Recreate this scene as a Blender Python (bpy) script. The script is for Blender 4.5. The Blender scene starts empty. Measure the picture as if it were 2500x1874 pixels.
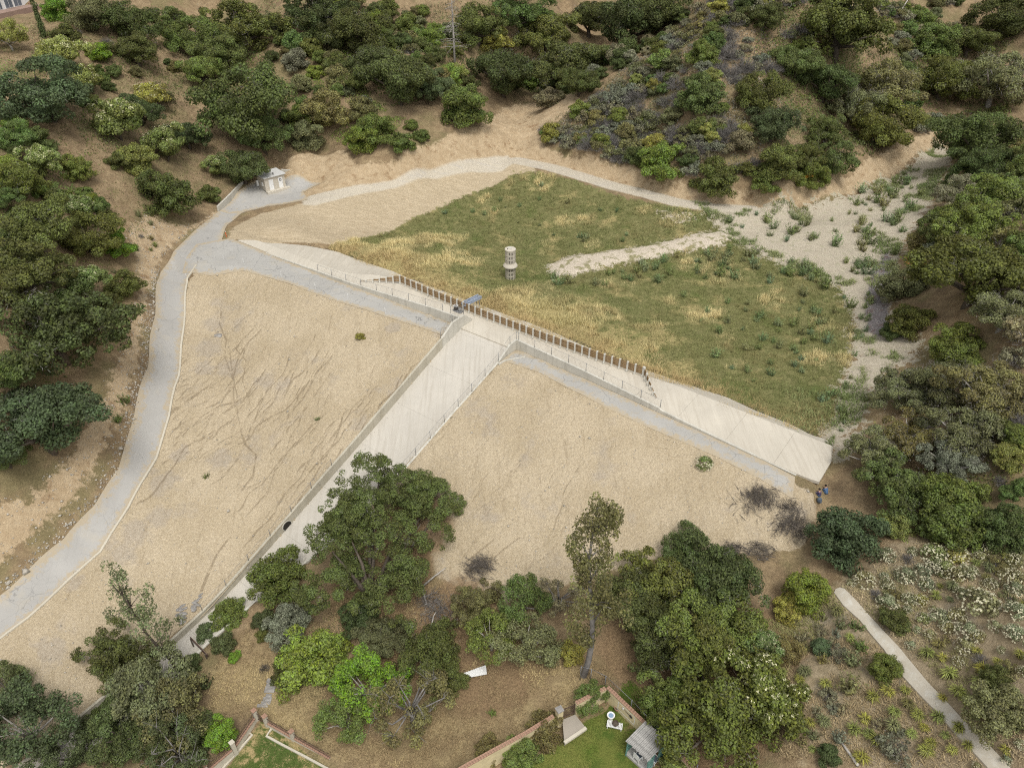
import bpy, math, random
import numpy as np
from mathutils import Vector, Matrix
from mathutils.geometry import delaunay_2d_cdt

S = bpy.context.scene
COL = S.collection
rng = np.random.default_rng(7)
random.seed(7)

# ------------------------------------------------------------------ camera
F_PX, PITCH, CAM_H = 1850.0, math.radians(35.5), 55.0      # focal length for a 2500 px wide frame
cam_d = bpy.data.cameras.new('camera')
cam_d.sensor_fit = 'HORIZONTAL'; cam_d.sensor_width = 36.0
cam_d.lens = 36.0 * F_PX / 2500.0
cam_d.clip_end = 3000.0; cam_d.clip_start = 0.5
cam = bpy.data.objects.new('camera', cam_d); COL.objects.link(cam)
cam.location = (0, 0, CAM_H); cam.rotation_euler = (math.pi/2 - PITCH, 0, 0)
S.camera = cam

# ------------------------------------------------------------------ sky and sun (bright overcast)
SUN_EL, SUN_AZ = math.radians(62), math.radians(163)        # azimuth measured from +Y, clockwise
w = bpy.data.worlds.new('World'); S.world = w; w.use_nodes = True
nt = w.node_tree; nt.nodes.clear()
sky = nt.nodes.new('ShaderNodeTexSky'); sky.sky_type = 'NISHITA'; sky.sun_disc = False
sky.sun_elevation = SUN_EL; sky.sun_rotation = SUN_AZ; sky.dust_density = 4.0; sky.air_density = 1.0; sky.ozone_density = 1.0
hsv = nt.nodes.new('ShaderNodeHueSaturation'); hsv.inputs['Saturation'].default_value = 0.10
bg = nt.nodes.new('ShaderNodeBackground'); bg.inputs['Strength'].default_value = 0.145
out = nt.nodes.new('ShaderNodeOutputWorld')
nt.links.new(sky.outputs[0], hsv.inputs['Color']); nt.links.new(hsv.outputs[0], bg.inputs['Color']); nt.links.new(bg.outputs[0], out.inputs['Surface'])
sd_ = bpy.data.lights.new('sun', 'SUN'); sd_.energy = 1.3; sd_.angle = math.radians(20); sd_.color = (1.0, 0.955, 0.88)
sun = bpy.data.objects.new('sun', sd_); COL.objects.link(sun)
sun_dir = Vector((math.sin(SUN_AZ)*math.cos(SUN_EL), math.cos(SUN_AZ)*math.cos(SUN_EL), math.sin(SUN_EL)))
sun.rotation_euler = sun_dir.to_track_quat('Z', 'Y').to_euler(); sun.location = (0, -40, 120)
S.view_settings.view_transform = 'Standard'; S.view_settings.look = 'None'
S.view_settings.gamma = 1.0; S.view_settings.use_curve_mapping = False
S.view_settings.exposure = 0.30
S.render.engine = 'CYCLES'
S.cycles.max_bounces = 5; S.cycles.diffuse_bounces = 3; S.cycles.glossy_bounces = 2; S.cycles.transmission_bounces = 2
S.cycles.use_denoising = False; S.cycles.pixel_filter_type = 'BLACKMAN_HARRIS'; S.cycles.filter_width = 1.15

# ------------------------------------------------------------------ survey helpers: a pixel of the 2500x1874 photo and a height give a place
SP, CP = math.sin(PITCH), math.cos(PITCH)
def at(x, y, z=0.0):
    v = (y - 937.0)/F_PX
    Z = (CAM_H - z)/(SP + v*CP)
    return np.array([Z*(x - 1250.0)/F_PX, Z*(CP - v*SP), z])
def proj(P):
    X, Y, z = P; h = CAM_H - z
    Z = Y*CP + h*SP
    return 1250 + F_PX*X/Z, 937 + F_PX*(h*CP - Y*SP)/Z, Z

# dam frame: u along the crest, v downstream
DANG = math.radians(-36.3)
U2 = np.array([math.cos(DANG), math.sin(DANG)]); V2 = np.array([math.sin(DANG), -math.cos(DANG)])
O2 = np.array([1.15, 85.02])
FS, FV0 = 0.36, 3.6
def uvw(u, v, z): p = O2 + U2*u + V2*v; return np.array([p[0], p[1], z])
def to_uv(x, y):
    dx, dy = x - O2[0], y - O2[1]
    return dx*U2[0] + dy*U2[1], dx*V2[0] + dy*V2[1]

# ------------------------------------------------------------------ noise
def _hash(ix, iy, seed):
    h = (ix.astype(np.int64)*374761393 + iy.astype(np.int64)*668265263 + seed*974634777) & 0x7fffffff
    h = ((h ^ (h >> 13))*1274126177) & 0x7fffffff
    return ((h ^ (h >> 16)) & 0xffff)/65535.0
def vnoise(x, y, seed=0):
    ix = np.floor(x); iy = np.floor(y); fx = x - ix; fy = y - iy
    fx = fx*fx*(3 - 2*fx); fy = fy*fy*(3 - 2*fy)
    a = _hash(ix, iy, seed); b = _hash(ix+1, iy, seed); c = _hash(ix, iy+1, seed); d = _hash(ix+1, iy+1, seed)
    return (a*(1-fx) + b*fx)*(1-fy) + (c*(1-fx) + d*fx)*fy
def fbm(x, y, scale, octv=4, seed=0):
    s = 0; a = 1; t = 0
    for o in range(octv):
        s = s + a*(vnoise(x/scale + 17.3*o, y/scale - 9.1*o, seed + o) - 0.5); t += a; a *= 0.5; scale *= 0.5
    return s/t*2
def sstep(x, a, b):
    t = np.clip((x - a)/(b - a), 0, 1); return t*t*(3 - 2*t)

# ------------------------------------------------------------------ natural ground from surveyed spot heights (photo pixel, height)
SPOT = [
 # access road down the left abutment, and pad by the shed
 (480,560,0.0),(530,520,0.0),(560,490,0.1),(620,470,.1),(700,450,.1),(750,440,.2),(660,420,.3),(420,620,-.3),(400,676,-1.0),(412,770,-2.6),(400,900,-4.6),(370,1033,-6.4),
 (338,1120,-7.8),(272,1237,-9.2),(200,1330,-10.4),(122,1400,-11.3),(20,1490,-12.2),(-120,1600,-13.5),
 # slope between that road and the dam face
 (500,700,-2.0),(480,830,-4.4),(470,950,-6.0),(445,1060,-7.6),(400,1180,-9.2),(330,1300,-10.6),(240,1430,-11.9),(120,1560,-13.0),(0,1680,-14.0),
 (540,740,-3.1),(562,850,-5.1),(577,950,-6.8),(598,1080,-8.8),(600,1210,-10.2),(540,1330,-12.4),(460,1480,-14.8),(330,1560,-15.4),(200,1680,-15.8),(60,1800,-16.3),
 # hillside left of the road
 (330,700,1.2),(320,800,.2),(290,920,-1.5),(250,1050,-3.6),(190,1180,-6.0),(100,1320,-8.6),(0,1400,-10.2),(0,1230,-4.0),(0,1050,1.5),(0,850,6.5),(0,650,11.0),(0,450,15.5),(0,250,20.0),(0,90,23.6),(0,45,24.4),(75,25,24.4),(150,30,24.0),
 (150,600,7.5),(200,780,3.8),(140,950,1.2),(290,600,3.6),(400,540,2.2),(470,530,.8),(520,440,2.6),(440,430,5.0),(300,430,9.0),(150,420,12.5),(150,250,18.5),(300,250,14.5),(450,300,9.0),(560,360,5.5),(640,385,3.2),(710,390,2.6),
 (300,80,21.0),(450,130,16.0),(600,200,12.0),(700,120,16.5),(600,40,19.5),(470,0,22.0),(750,0,24.0),(700,300,7.0),(790,260,9.5),(800,340,4.2),(730,425,1.4),
 # upper valley road, cut slope above it
 (770,492,.1),(900,462,0),(1050,426,-.2),(1180,402,-.4),(1250,388,-.4),(820,440,1.0),(880,420,2.0),(960,420,1.2),(900,350,5.6),(1000,370,4.2),(1060,330,5.2),(1100,370,2.6),(1180,310,4.6),(1240,340,1.6),(1290,290,1.8),(1280,350,.6),
 (1000,290,8.0),(1120,250,7.0),(1210,220,6.5),(900,200,12.5),(870,80,18.0),(1000,150,14.0),(1000,20,21.0),(1110,120,13.5),(1230,130,11.0),(1230,10,18.0),(1320,180,6.0),(1350,60,12.5),(1330,250,3.2),(1440,90,10.0),(1480,0,14.5),
 # middle hill
 (1330,300,4.0),(1400,210,8.0),(1480,160,10.5),(1340,345,2.6),(1310,372,.9),(1420,380,2.8),(1530,405,2.8),(1650,438,2.8),(1800,462,2.6),(1830,502,-.4),(1930,460,2.4),(1940,500,-.5),(2030,432,2.6),(2060,470,-.5),(2130,390,2.6),(2160,425,-.3),(2230,345,3.0),(2260,375,.4),
 (1500,300,7.0),(1600,350,5.0),(1600,230,12.0),(1700,330,8.5),(1720,180,17.0),(1850,340,8.0),(1820,220,14.5),(1960,300,8.0),(1950,160,16.5),(2060,290,6.5),(2080,160,14.5),(2200,260,6.0),(2230,150,12.0),(1640,90,18.0),(1750,0,26.0),(1950,0,27.5),(2100,30,23.0),(1580,0,19.0),(2220,30,20.0),
 # right canyon and right hill
 (2290,340,1.2),(2330,300,2.8),(2400,200,8.0),(2490,80,17.0),(2400,60,17.0),(2320,130,12.5),(2500,300,9.0),(2400,380,6.0),(2330,430,2.8),(2280,480,1.0),(2500,480,11.5),(2300,560,3.0),(2240,600,.9),(2210,700,1.6),(2190,790,.6),(2400,620,8.0),(2500,700,11.0),(2350,760,5.5),(2250,850,1.0),(2330,900,3.0),(2500,900,8.5),(2200,960,.6),(2150,1080,.2),(2300,1050,2.0),(2500,1080,6.5),(2350,1180,2.2),(2200,1190,.2),(2090,1200,-.3),
 # basin floor and wash
 (850,604,-1.9),(640,580,-.45),(700,588,-.8),(780,602,-1.2),(900,650,-2.5),(1000,690,-3.1),(1120,720,-3.4),(1260,770,-3.4),(1420,840,-3.3),(1600,900,-3.1),(1760,970,-2.9),(1880,1010,-2.6),(2000,1060,-2.0),
 (940,560,-3.6),(1050,510,-3.4),(1140,470,-2.9),(1230,425,-1.8),(1246,683,-4.6),(1100,600,-4.2),(1300,500,-3.0),(1300,430,-1.4),(1450,640,-3.5),(1500,560,-2.8),(1400,470,-1.9),(1500,492,-1.4),(1600,760,-3.7),(1750,700,-3.0),(1750,560,-1.8),(1650,532,-1.3),(1900,800,-2.7),(1900,620,-1.7),(1850,540,-1.1),(2000,700,-1.6),(2000,550,-.8),(2100,480,-.3),(2150,550,-.1),(2100,680,-.8),(2150,760,-.1),(2050,900,-1.3),(2120,880,-.3),(2080,1010,-.7),
 (1320,402,-.5),(1393,415,-.3),(1393,431,-.4),(1505,443,-.35),(1505,469,-.5),(1580,462,-.4),(1580,486,-.55),(1650,484,-.5),(1650,504,-.6),(1740,498,-.6),(1740,514,-.7),(1650,474,.0),(1580,450,.2),(1505,432,.2),(1740,488,.0),
 (660,530,-.3),(760,520,-.8),(800,565,-1.7),(900,500,-1.3),(960,520,-2.8),(1050,455,-1.4),
 # below the dam: toe, valley floor, gardens, right-hand slope
 (1960,1330,-2.6),(2060,1260,-1.6),(1840,1320,-3.6),(1700,1335,-4.6),(1560,1350,-5.9),(1400,1390,-7.2),(1230,1430,-9.0),(1080,1410,-9.9),(1010,1450,-10.4),(950,1380,-10.2),
 (1250,1560,-10.3),(1120,1640,-11.8),(1000,1560,-11.8),(880,1500,-12.4),(800,1560,-13.6),(700,1600,-14.3),(600,1650,-14.8),(560,1560,-14.9),(620,1500,-14.2),(740,1420,-12.6),(650,1760,-15.2),(500,1740,-15.6),(850,1780,-14.4),(1000,1800,-13.8),(1200,1750,-10.6),(1400,1690,-9.3),(1480,1650,-8.8),(1500,1800,-9.2),(1300,1860,-9.7),(1200,1860,-10.2),(1650,1850,-8.4),
 (1620,1560,-7.3),(1750,1480,-5.2),(1720,1620,-7.2),(1850,1650,-5.8),(1900,1500,-5.2),(1950,1400,-3.6),(1900,1800,-6.0),(2000,1650,-3.8),(2050,1440,-2.0),(2150,1540,-1.2),(2100,1750,-2.6),(2250,1660,0.0),(2350,1770,1.2),(2450,1874,2.2),(2200,1850,-1.6),(2200,1420,-.4),(2350,1350,1.2),(2500,1300,3.5),(2350,1550,1.6),(2500,1500,4.0),(2500,1700,4.6),(400,1860,-16.0),(150,1874,-16.6),
 # hidden old valley floor under the dam
 (1000,840,-7.0),(1300,900,-7.0),(1600,1080,-5.5),(750,760,-6.5),(900,1000,-10),(1150,1150,-9.5),(1500,1200,-7.5),(750,1150,-10.5),(1800,1190,-4.0),(1300,840,-6.0),(1600,990,-5),(900,715,-6),(1830,1130,-3.6),(640,660,-4.6),
]
FAR = [(-170,60,14),(-190,150,45),(-150,260,62),(-60,290,66),(20,300,62),(110,300,66),(190,240,58),(190,140,45),(150,70,20),(110,20,8),(60,-10,-4),(0,-15,-20),(-60,-10,-22),(-120,10,-14),(-260,20,30),(260,60,45),(0,-120,-30),(-200,-120,-25),(200,-120,-10),(-300,300,90),(300,300,90),(0,420,95),
       (-60,235,40),(0,230,33),(60,240,42),(100,235,40),(-110,220,45)]
pts = [at(*p) for p in SPOT] + [np.array(p, float) for p in FAR]
pts = np.array(pts)
KX = pts[:, :2]/50.0; KZ = pts[:, 2]
def _tps(r2): return np.where(r2 > 1e-12, 0.5*r2*np.log(r2 + 1e-20), 0.0)
n = len(pts)
D2 = ((KX[:, None, :] - KX[None])**2).sum(-1)
A = np.zeros((n+3, n+3)); A[:n, :n] = _tps(D2) + np.eye(n)*2e-4
A[:n, n] = 1; A[:n, n+1:] = KX; A[n, :n] = 1; A[n+1:, :n] = KX.T
RB = np.linalg.solve(A, np.concatenate([KZ, np.zeros(3)]))
def natural(x, y):
    q = np.stack([x, y], -1)/50.0; res = np.empty(len(q))
    for i in range(0, len(q), 20000):
        b = q[i:i+20000]
        r2 = (b[:, 0:1] - KX[:, 0])**2 + (b[:, 1:2] - KX[:, 1])**2
        res[i:i+20000] = _tps(r2) @ RB[:n] + RB[n] + b @ RB[n+1:]
    return res
def dam_profile(u, v):
    v0 = FV0 + np.interp(-u, [13, 24, 31, 40, 49, 56], [0, 1.0, 2.0, 2.4, 3.2, 6.4])      # the crest road widens to the left
    z = np.where(v > 20, -FS*(v - FV0), -FS*(20 - FV0)*np.clip(v - v0, 0, None)/(20 - v0))
    vb = 4.4 - 3.4*sstep(-u, 27, 36)
    z = np.where(v < -vb, -(-v - vb)*(0.47 - 0.26*sstep(-u, 27, 42)), z)
    z = z - sstep(u, 39.5, 43)*2.0 - sstep(-u, 70, 80)*6
    return np.maximum(z, -40)
def smax(a, b, k=0.35):
    h = np.clip(0.5 + 0.5*(a - b)/k, 0, 1); return b*(1-h) + a*h + k*h*(1-h)*0.6

# terrain axes: fine where the photograph looks, coarse beyond
def axis(lo, hi, step, far_lo, far_hi):
    mid = list(np.arange(lo, hi + 1e-6, step)); a = []; x = lo; d = step
    while x > far_lo: d *= 1.35; x -= d; a.append(x)
    b = []; x = mid[-1]; d = step
    while x < far_hi: d *= 1.35; x += d; b.append(x)
    return np.array(a[::-1] + mid + b)
AX = axis(-118, 122, 0.46, -420, 420); AY = axis(22, 236, 0.46, -260, 480)
GX, GY = np.meshgrid(AX, AY)
fx_, fy_ = GX.ravel(), GY.ravel()
NAT = natural(fx_, fy_)
gu, gv = to_uv(fx_, fy_)
DZ = dam_profile(gu, gv)
HS = smax(NAT, DZ)
# level bench of the dirt track along the far side of the basin
BENCH = np.array([at(*p) for p in [(1262,392,-.4),(1300,400,-.45),(1345,409,-.4),(1393,423,-.35),(1450,440,-.4),(1505,456,-.42),(1580,474,-.48),(1650,494,-.55),(1740,507,-.65),(1830,511,-.7)]])
bd = np.full(len(fx_), 99.0); bz = np.zeros(len(fx_))
for a_, b_ in zip(BENCH[:-1], BENCH[1:]):
    e_ = b_ - a_; t_ = np.clip(((fx_ - a_[0])*e_[0] + (fy_ - a_[1])*e_[1])/(e_[0]**2 + e_[1]**2), 0, 1); d_ = np.hypot(fx_ - a_[0] - t_*e_[0], fy_ - a_[1] - t_*e_[1])
    bz = np.where(d_ < bd, a_[2] + t_*e_[2], bz); bd = np.minimum(bd, d_)
bw = 1 - sstep(bd, 2.2, 5.0)
HS = (HS*(1 - bw) + bz*bw).reshape(GX.shape)
class Field:
    def __init__(s, arr): s.a = arr
    def __call__(s, x, y):
        x = np.asarray(x, float); y = np.asarray(y, float)
        i = np.clip(np.interp(x, AX, np.arange(len(AX))), 0, len(AX)-1.001); j = np.clip(np.interp(y, AY, np.arange(len(AY))), 0, len(AY)-1.001)
        i0 = i.astype(int); j0 = j.astype(int); fi = i - i0; fj = j - j0; a = s.a
        return (a[j0, i0]*(1-fi) + a[j0, i0+1]*fi)*(1-fj) + (a[j0+1, i0]*(1-fi) + a[j0+1, i0+1]*fi)*fj
Hs = Field(HS)
def hit(px, py, field=None):
    field = field or Hs
    px = np.atleast_1d(np.asarray(px, float)); py = np.atleast_1d(np.asarray(py, float))
    v = (py - 937)/F_PX
    dx = (px - 1250)/F_PX; dy = CP - v*SP; dz = -(SP + v*CP)
    t = np.arange(30, 420, 0.4)
    X = dx[:, None]*t; Y = dy[:, None]*t; Zz = CAM_H + dz[:, None]*t
    below = Zz < field(X, Y)
    k = np.argmax(below, 1); k = np.where(below.any(1), k, len(t)-1)
    lo = t[np.maximum(k-1, 0)]; hi = t[k]
    for _ in range(12):
        m = (lo + hi)/2; bl = CAM_H + dz*m < field(dx*m, dy*m)
        hi = np.where(bl, m, hi); lo = np.where(bl, lo, m)
    return np.stack([dx*hi, dy*hi, CAM_H + dz*hi], -1)
def poly_w(px): a = np.array(px, float); return hit(a[:, 0], a[:, 1])[:, :2]
def inside_sd(poly, x, y, pad=9.0):
    """signed distance (positive inside), clipped at -pad outside the polygon's box"""
    res = np.full(len(x), -pad)
    lo = poly.min(0) - pad; hi = poly.max(0) + pad
    m = (x > lo[0]) & (x < hi[0]) & (y > lo[1]) & (y < hi[1])
    X = x[m]; Y = y[m]
    if len(X) == 0: return res
    d2 = np.full(len(X), 1e9); ins = np.zeros(len(X), bool)
    a = poly; b = np.roll(poly, -1, 0)
    for (ax, ay), (bx, by) in zip(a, b):
        ex, ey = bx-ax, by-ay; L = ex*ex + ey*ey + 1e-12
        t = np.clip(((X-ax)*ex + (Y-ay)*ey)/L, 0, 1)
        d2 = np.minimum(d2, (X-ax-t*ex)**2 + (Y-ay-t*ey)**2)
        c = (ay > Y) != (by > Y)
        ins ^= c & (X < (bx-ax)*(Y-ay)/(by-ay + 1e-12) + ax)
    res[m] = np.clip(np.where(ins, 1, -1)*np.sqrt(d2), -pad, pad)
    return res
def line_d(line, x, y, pad=9.0):
    res = np.full(len(x), pad); d2 = np.full(len(x), pad*pad)
    for (ax, ay), (bx, by) in zip(line[:-1], line[1:]):
        ex, ey = bx-ax, by-ay; L = ex*ex + ey*ey + 1e-12
        m = (x > min(ax,bx)-pad) & (x < max(ax,bx)+pad) & (y > min(ay,by)-pad) & (y < max(ay,by)+pad)
        t = np.clip(((x[m]-ax)*ex + (y[m]-ay)*ey)/L, 0, 1)
        d2[m] = np.minimum(d2[m], (x[m]-ax-t*ex)**2 + (y[m]-ay-t*ey)**2)
    return np.sqrt(d2)
# ------------------------------------------------------------------ zones of the ground (traced outlines carried onto the terrain)
ZP = {}
ZP['grass'] = poly_w([(800,606),(860,632),(930,668),(1010,704),(1120,742),(1260,798),(1420,860),(1600,933),(1700,973),(1850,1028),(1960,1064),(2022,1066),(2052,1030),(2040,985),(2058,930),(2078,870),(2088,800),(2085,730),(2098,660),(2060,620),(1990,585),(1900,560),(1830,545),(1760,520),(1700,517),(1590,495),(1500,476),(1400,438),(1310,420),(1250,425),(1200,455),(1130,480),(1060,512),(1000,535),(950,566),(905,578),(850,585)])
ZP['sand'] = poly_w([(1690,492),(1800,508),(1950,508),(2050,482),(2150,436),(2230,400),(2290,345),(2335,370),(2300,440),(2262,520),(2210,590),(2185,650),(2170,720),(2180,800),(2245,835),(2235,880),(2165,905),(2125,980),(2090,1060),(2075,1120),(2040,1120),(2000,1062),(2050,1010),(2040,960),(2080,870),(2080,760),(2040,700),(1960,668),(1850,625),(1780,585)])
ZP['spit'] = poly_w([(1333,648),(1350,678),(1401,674),(1469,655),(1605,629),(1695,612),(1763,601),(1797,578),(1763,563),(1695,571),(1627,590),(1560,603),(1469,616),(1390,628)])
ZP['spit2'] = poly_w([(1605,518),(1640,513),(1695,530),(1690,543),(1640,538)])
ZP['gravel'] = poly_w([(2130,660),(2165,610),(2180,640),(2165,720),(2172,800),(2150,822),(2118,808),(2112,750)])
ZP['track'] = poly_w([(735,484),(900,449),(1050,414),(1180,386),(1240,380),(1262,398),(1235,412),(1150,420),(1050,436),(900,470),(770,502),(740,500)])
ZP['track2'] = poly_w([(1285,388),(1340,398),(1393,413),(1450,428),(1505,442),(1580,461),(1650,482),(1740,497),(1830,503),(1830,517),(1740,516),(1650,506),(1580,488),(1505,471),(1450,453),(1393,433),(1310,412)])
ZP['slope'] = poly_w([(2060,1420),(2200,1330),(2500,1300),(2500,1900),(1980,1900),(1900,1700),(1960,1520)])
ZP['dry'] = poly_w([(560,1560),(700,1520),(760,1700),(900,1800),(1060,1660),(1150,1600),(1350,1600),(1480,1640),(1380,1740),(1120,1880),(700,1830),(620,1740),(480,1760)])
ZP['bank'] = poly_w([(556,582),(572,553),(640,520),(760,488),(900,456),(1050,424),(1240,392),(1300,400),(1310,424),(1250,428),(1200,458),(1130,484),(1060,518),(1000,540),(950,570),(880,590),(820,600),(720,592),(640,592)])
ZP['cut'] = poly_w([(690,476),(700,400),(760,372),(830,356),(875,405),(960,398),(1060,355),(1150,300),(1230,262),(1320,250),(1400,232),(1415,246),(1330,330),(1330,360),(1420,382),(1560,405),(1650,452),(1800,470),(1950,462),(2080,428),(2150,380),(2250,325),(2310,320),(2295,352),(2210,405),(2060,476),(1900,510),(1700,505),(1500,456),(1300,402),(1180,398),(900,456),(760,490)])
ZP['cut2'] = poly_w([(300,560),(360,520),(420,540),(470,545),(540,500),(545,520),(470,565),(400,625),(375,700),(345,900),(300,1050),(245,1150),(180,1240),(80,1330),(0,1400),(-100,1500),(-100,1250),(60,1200),(150,1120),(230,1000),(290,850),(330,720),(330,640)])
ZP['face'] = poly_w([(462,690),(480,660),(560,645),(700,688),(900,760),(1060,806),(1090,830),(900,1090),(640,1352),(420,1550),(200,1740),(-150,1990),(-150,1640),(0,1560),(160,1420),(310,1245),(385,1120),(435,930)])
ZP['face2'] = poly_w([(1225,880),(1250,876),(1420,956),(1600,1046),(1760,1108),(1880,1162),(1985,1210),(1990,1260),(1960,1330),(1860,1350),(1720,1350),(1560,1370),(1400,1420),(1230,1470),(1130,1440),(1060,1400),(1040,1290),(1000,1230),(900,1240),(1020,1100),(1120,995)])
ZP['lawn'] = poly_w([(1415,1768),(1480,1735),(1540,1655),(1690,1800),(1640,1900),(1250,1960),(1200,1900),(1330,1840)])
ZP['yard'] = poly_w([(640,1755),(560,1870),(520,1950),(850,1950),(800,1880)])
ZP['green_bank'] = poly_w([(1395,330),(1500,232),(1590,170),(1640,190),(1560,240),(1470,300)])
LINES = {}
def seam(name, px): LINES[name] = poly_w(px)
ROAD_L = [(540,512),(470,568),(420,622),(392,665),(383,690),(379,770),(360,901),(323,1033),(289,1145),(229,1235),(153,1316),(76,1385),(0,1454),(-90,1530)]
ROAD_R = [(640,498),(590,520),(556,548),(540,590),(480,648),(458,680),(448,808),(437,920),(413,1018),(383,1119),(313,1240),(245,1347),(168,1416),(69,1508),(0,1561),(-90,1632)]
# hard surfaces the bare ground must stay below
PAVE = {}
PAVE['road'] = poly_w(ROAD_L + ROAD_R[::-1])
PAVE['pad'] = poly_w([(534,515),(580,468),(612,448),(640,436),(745,436),(783,447),(740,470),(752,486),(650,504),(560,522)])
PAVE['path'] = poly_w([(2036,1446),(2040,1437),(2050,1433),(2061,1436),(2100,1477),(2146,1527),(2195,1580),(2233,1626),(2272,1672),(2329,1733),(2386,1790),(2432,1836),(2467,1873),(2500,1908),(2440,1908),(2409,1871),(2371,1829),(2310,1764),(2256,1706),(2199,1645),(2157,1584),(2100,1515),(2058,1477)])
def crest_poly():
    p = [(-60.5,1.0),(-52,1.05),(-46.6,1.1),(-30.7,.9),(-13,.15),(-10.9,.15)] + [(-10.9,3.4),(-16.5,3.9),(-23.6,4.6),(-31,5.6),(-40,6.0),(-49,7.2),(-53,10.5),(-58.2,12.3),(-63,6)]
    q = [(-.55,.12),(10,.7),(21.4,1.6),(34.9,2.5),(38.2,3.0),(39,5.6),(35.2,4.9),(30.3,4.5),(21.1,4.4),(16.3,4.2),(9.9,3.6),(4.8,3.0),(.2,3.5),(-.5,3.7)]
    return [np.array([uvw(a, b, 0)[:2] for a, b in r]) for r in (p, q)]
PAVE['crest_a'], PAVE['crest_b'] = crest_poly()
AO_U = [-58.6,-55.4,-52.3,-49.5,-44.2,-40.5,-33,-14,-3,6,18,25.6,30,34,37,38.5,39.7,40.3,40.6]; AO_V = [.9,-1.4,-4.2,-6.2,-8.2,-8.6,-9.8,-10,-10.1,-9.3,-8.9,-9.2,-8.5,-8.1,-7.2,-6.8,-5.8,-3.9,-1.2]
AI_U = [-58.6,-46.6,-30.7,-13,-.6,10,21.4,34.9,38.6,40.2,40.6]; AI_V = [1.0,1.1,.85,-.05,-.05,.5,1.4,2.35,2.5,2.45,2.3]
APRON_OUT = list(zip(AO_U, AO_V)); APRON_IN = list(zip(AI_U, AI_V))
PAVE['apron'] = np.array([uvw(a, b, 0)[:2] for a, b in APRON_OUT + APRON_IN[::-1]])
CHUTE = np.array([uvw(a, b, 0)[:2] for a, b in [(-10.5,-3.6),(-1.0,-3.6),(-1.0,4),(-1.4,12),(-1.8,20),(-2.1,29),(-4.4,36),(-6.3,42),(-7,48),(-7.2,84),(-10.4,84),(-10.4,40),(-10.3,20),(-10.4,4)]])
ch_sd = inside_sd(CHUTE, fx_, fy_)
ZS = {k: inside_sd(p, fx_, fy_) for k, p in ZP.items()}
ZS['track2'] = np.clip(2.0 - bd, -9, 9)
PS = {k: inside_sd(p, fx_, fy_) for k, p in PAVE.items()}

# ------------------------------------------------------------------ final terrain height
calm = np.max([ZS[k] for k in ('grass','sand','spit','track','track2','face','face2','lawn','yard','bank')] + list(PS.values()) + [ch_sd], axis=0)
wild = 1 - sstep(calm, -2.5, 0.3)
rough = fbm(fx_, fy_, 9.0, 4, 3)*0.85 + fbm(fx_, fy_, 2.2, 3, 11)*0.22
mid = fbm(fx_, fy_, 3.0, 4, 5)*0.10
HF = HS.ravel() + rough*wild + fbm(fx_, fy_, 24.0, 3, 77)*2.2*sstep(-calm, 3, 9) + mid*(1 - wild)
HF += sstep(ZS['spit'], -.6, 1.6)*0.5 + sstep(ZS['sand'], -1, 2)*fbm(fx_, fy_, 4, 3, 21)*0.25
trk = np.max([ZS['track'], ZS['track2'], ZS['sand']], axis=0); HF += (1 - sstep(trk, -2.2, -.6))*sstep(ZS['cut'], -.5, 1.0)*np.abs(fbm(fx_, fy_, 2.6, 3, 31))*0.45
# erosion rills: meandering lines running down the fall line of the two faces
class Rills:
    def __init__(s): s.d = []
    def line(s, pts_, wd, dp): s.d.append((np.array(pts_), wd, dp))
RL = Rills()
r2 = np.random.default_rng(5)
def run_rill(u, v, v1, wd, dp, lean):
    P = [uvw(u, v, 0)[:2]]; a = 0
    while v < v1:
        v += 0.5; a = 0.75*a + r2.normal(0, .16); u += a*0.5 + lean*0.5 + r2.normal(0, .05)
        P.append(uvw(u, v, 0)[:2])
    RL.line(P, wd, dp)
for k in range(95):
    u = r2.uniform(-42, -11.5); v = r2.uniform(9, 30)
    run_rill(u, v, min(v + r2.uniform(5, 18), 45), r2.uniform(.07, .11), r2.uniform(.07, .19), r2.uniform(.02, .2))
for k in range(46):
    u = r2.uniform(-1, 28); v = r2.uniform(10, 24)
    run_rill(u, v, v + r2.uniform(4, 12), r2.uniform(.07, .10), r2.uniform(.05, .11), r2.uniform(-.1, .05))
RL.line(poly_w([(1045,868),(1028,880),(1003,897),(992,915),(982,936),(960,958),(938,975),(925,990),(920,1008),(905,1030),(897,1048),(895,1068)]), .12, .3)
RL.line(poly_w([(866,1092),(850,1115),(832,1135),(815,1150)]), .12, .2)
RL.line(poly_w([(535,745),(548,800),(560,850),(566,905),(578,960),(580,1010),(590,1060),(600,1085),(625,1110),(618,1160),(590,1195)]), .11, .15)
RL.line(poly_w([(540,760),(536,790),(552,830),(549,870),(570,930),(571,985)]), .12, .18)
RL.line(poly_w([(575,850),(600,880),(592,930),(610,985)]), .12, .16)
RL.line(poly_w([(742,1195),(730,1225),(712,1240),(715,1255)]), .12, .16)
RL.line(poly_w([(560,1312),(530,1350),(510,1395),(492,1440)]), .13, .2)
RL.line(poly_w([(1205,1318),(1170,1345),(1140,1370)]), .11, .15)
RL.line(poly_w([(1270,1310),(1230,1340),(1195,1372)]), .11, .15)
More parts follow.
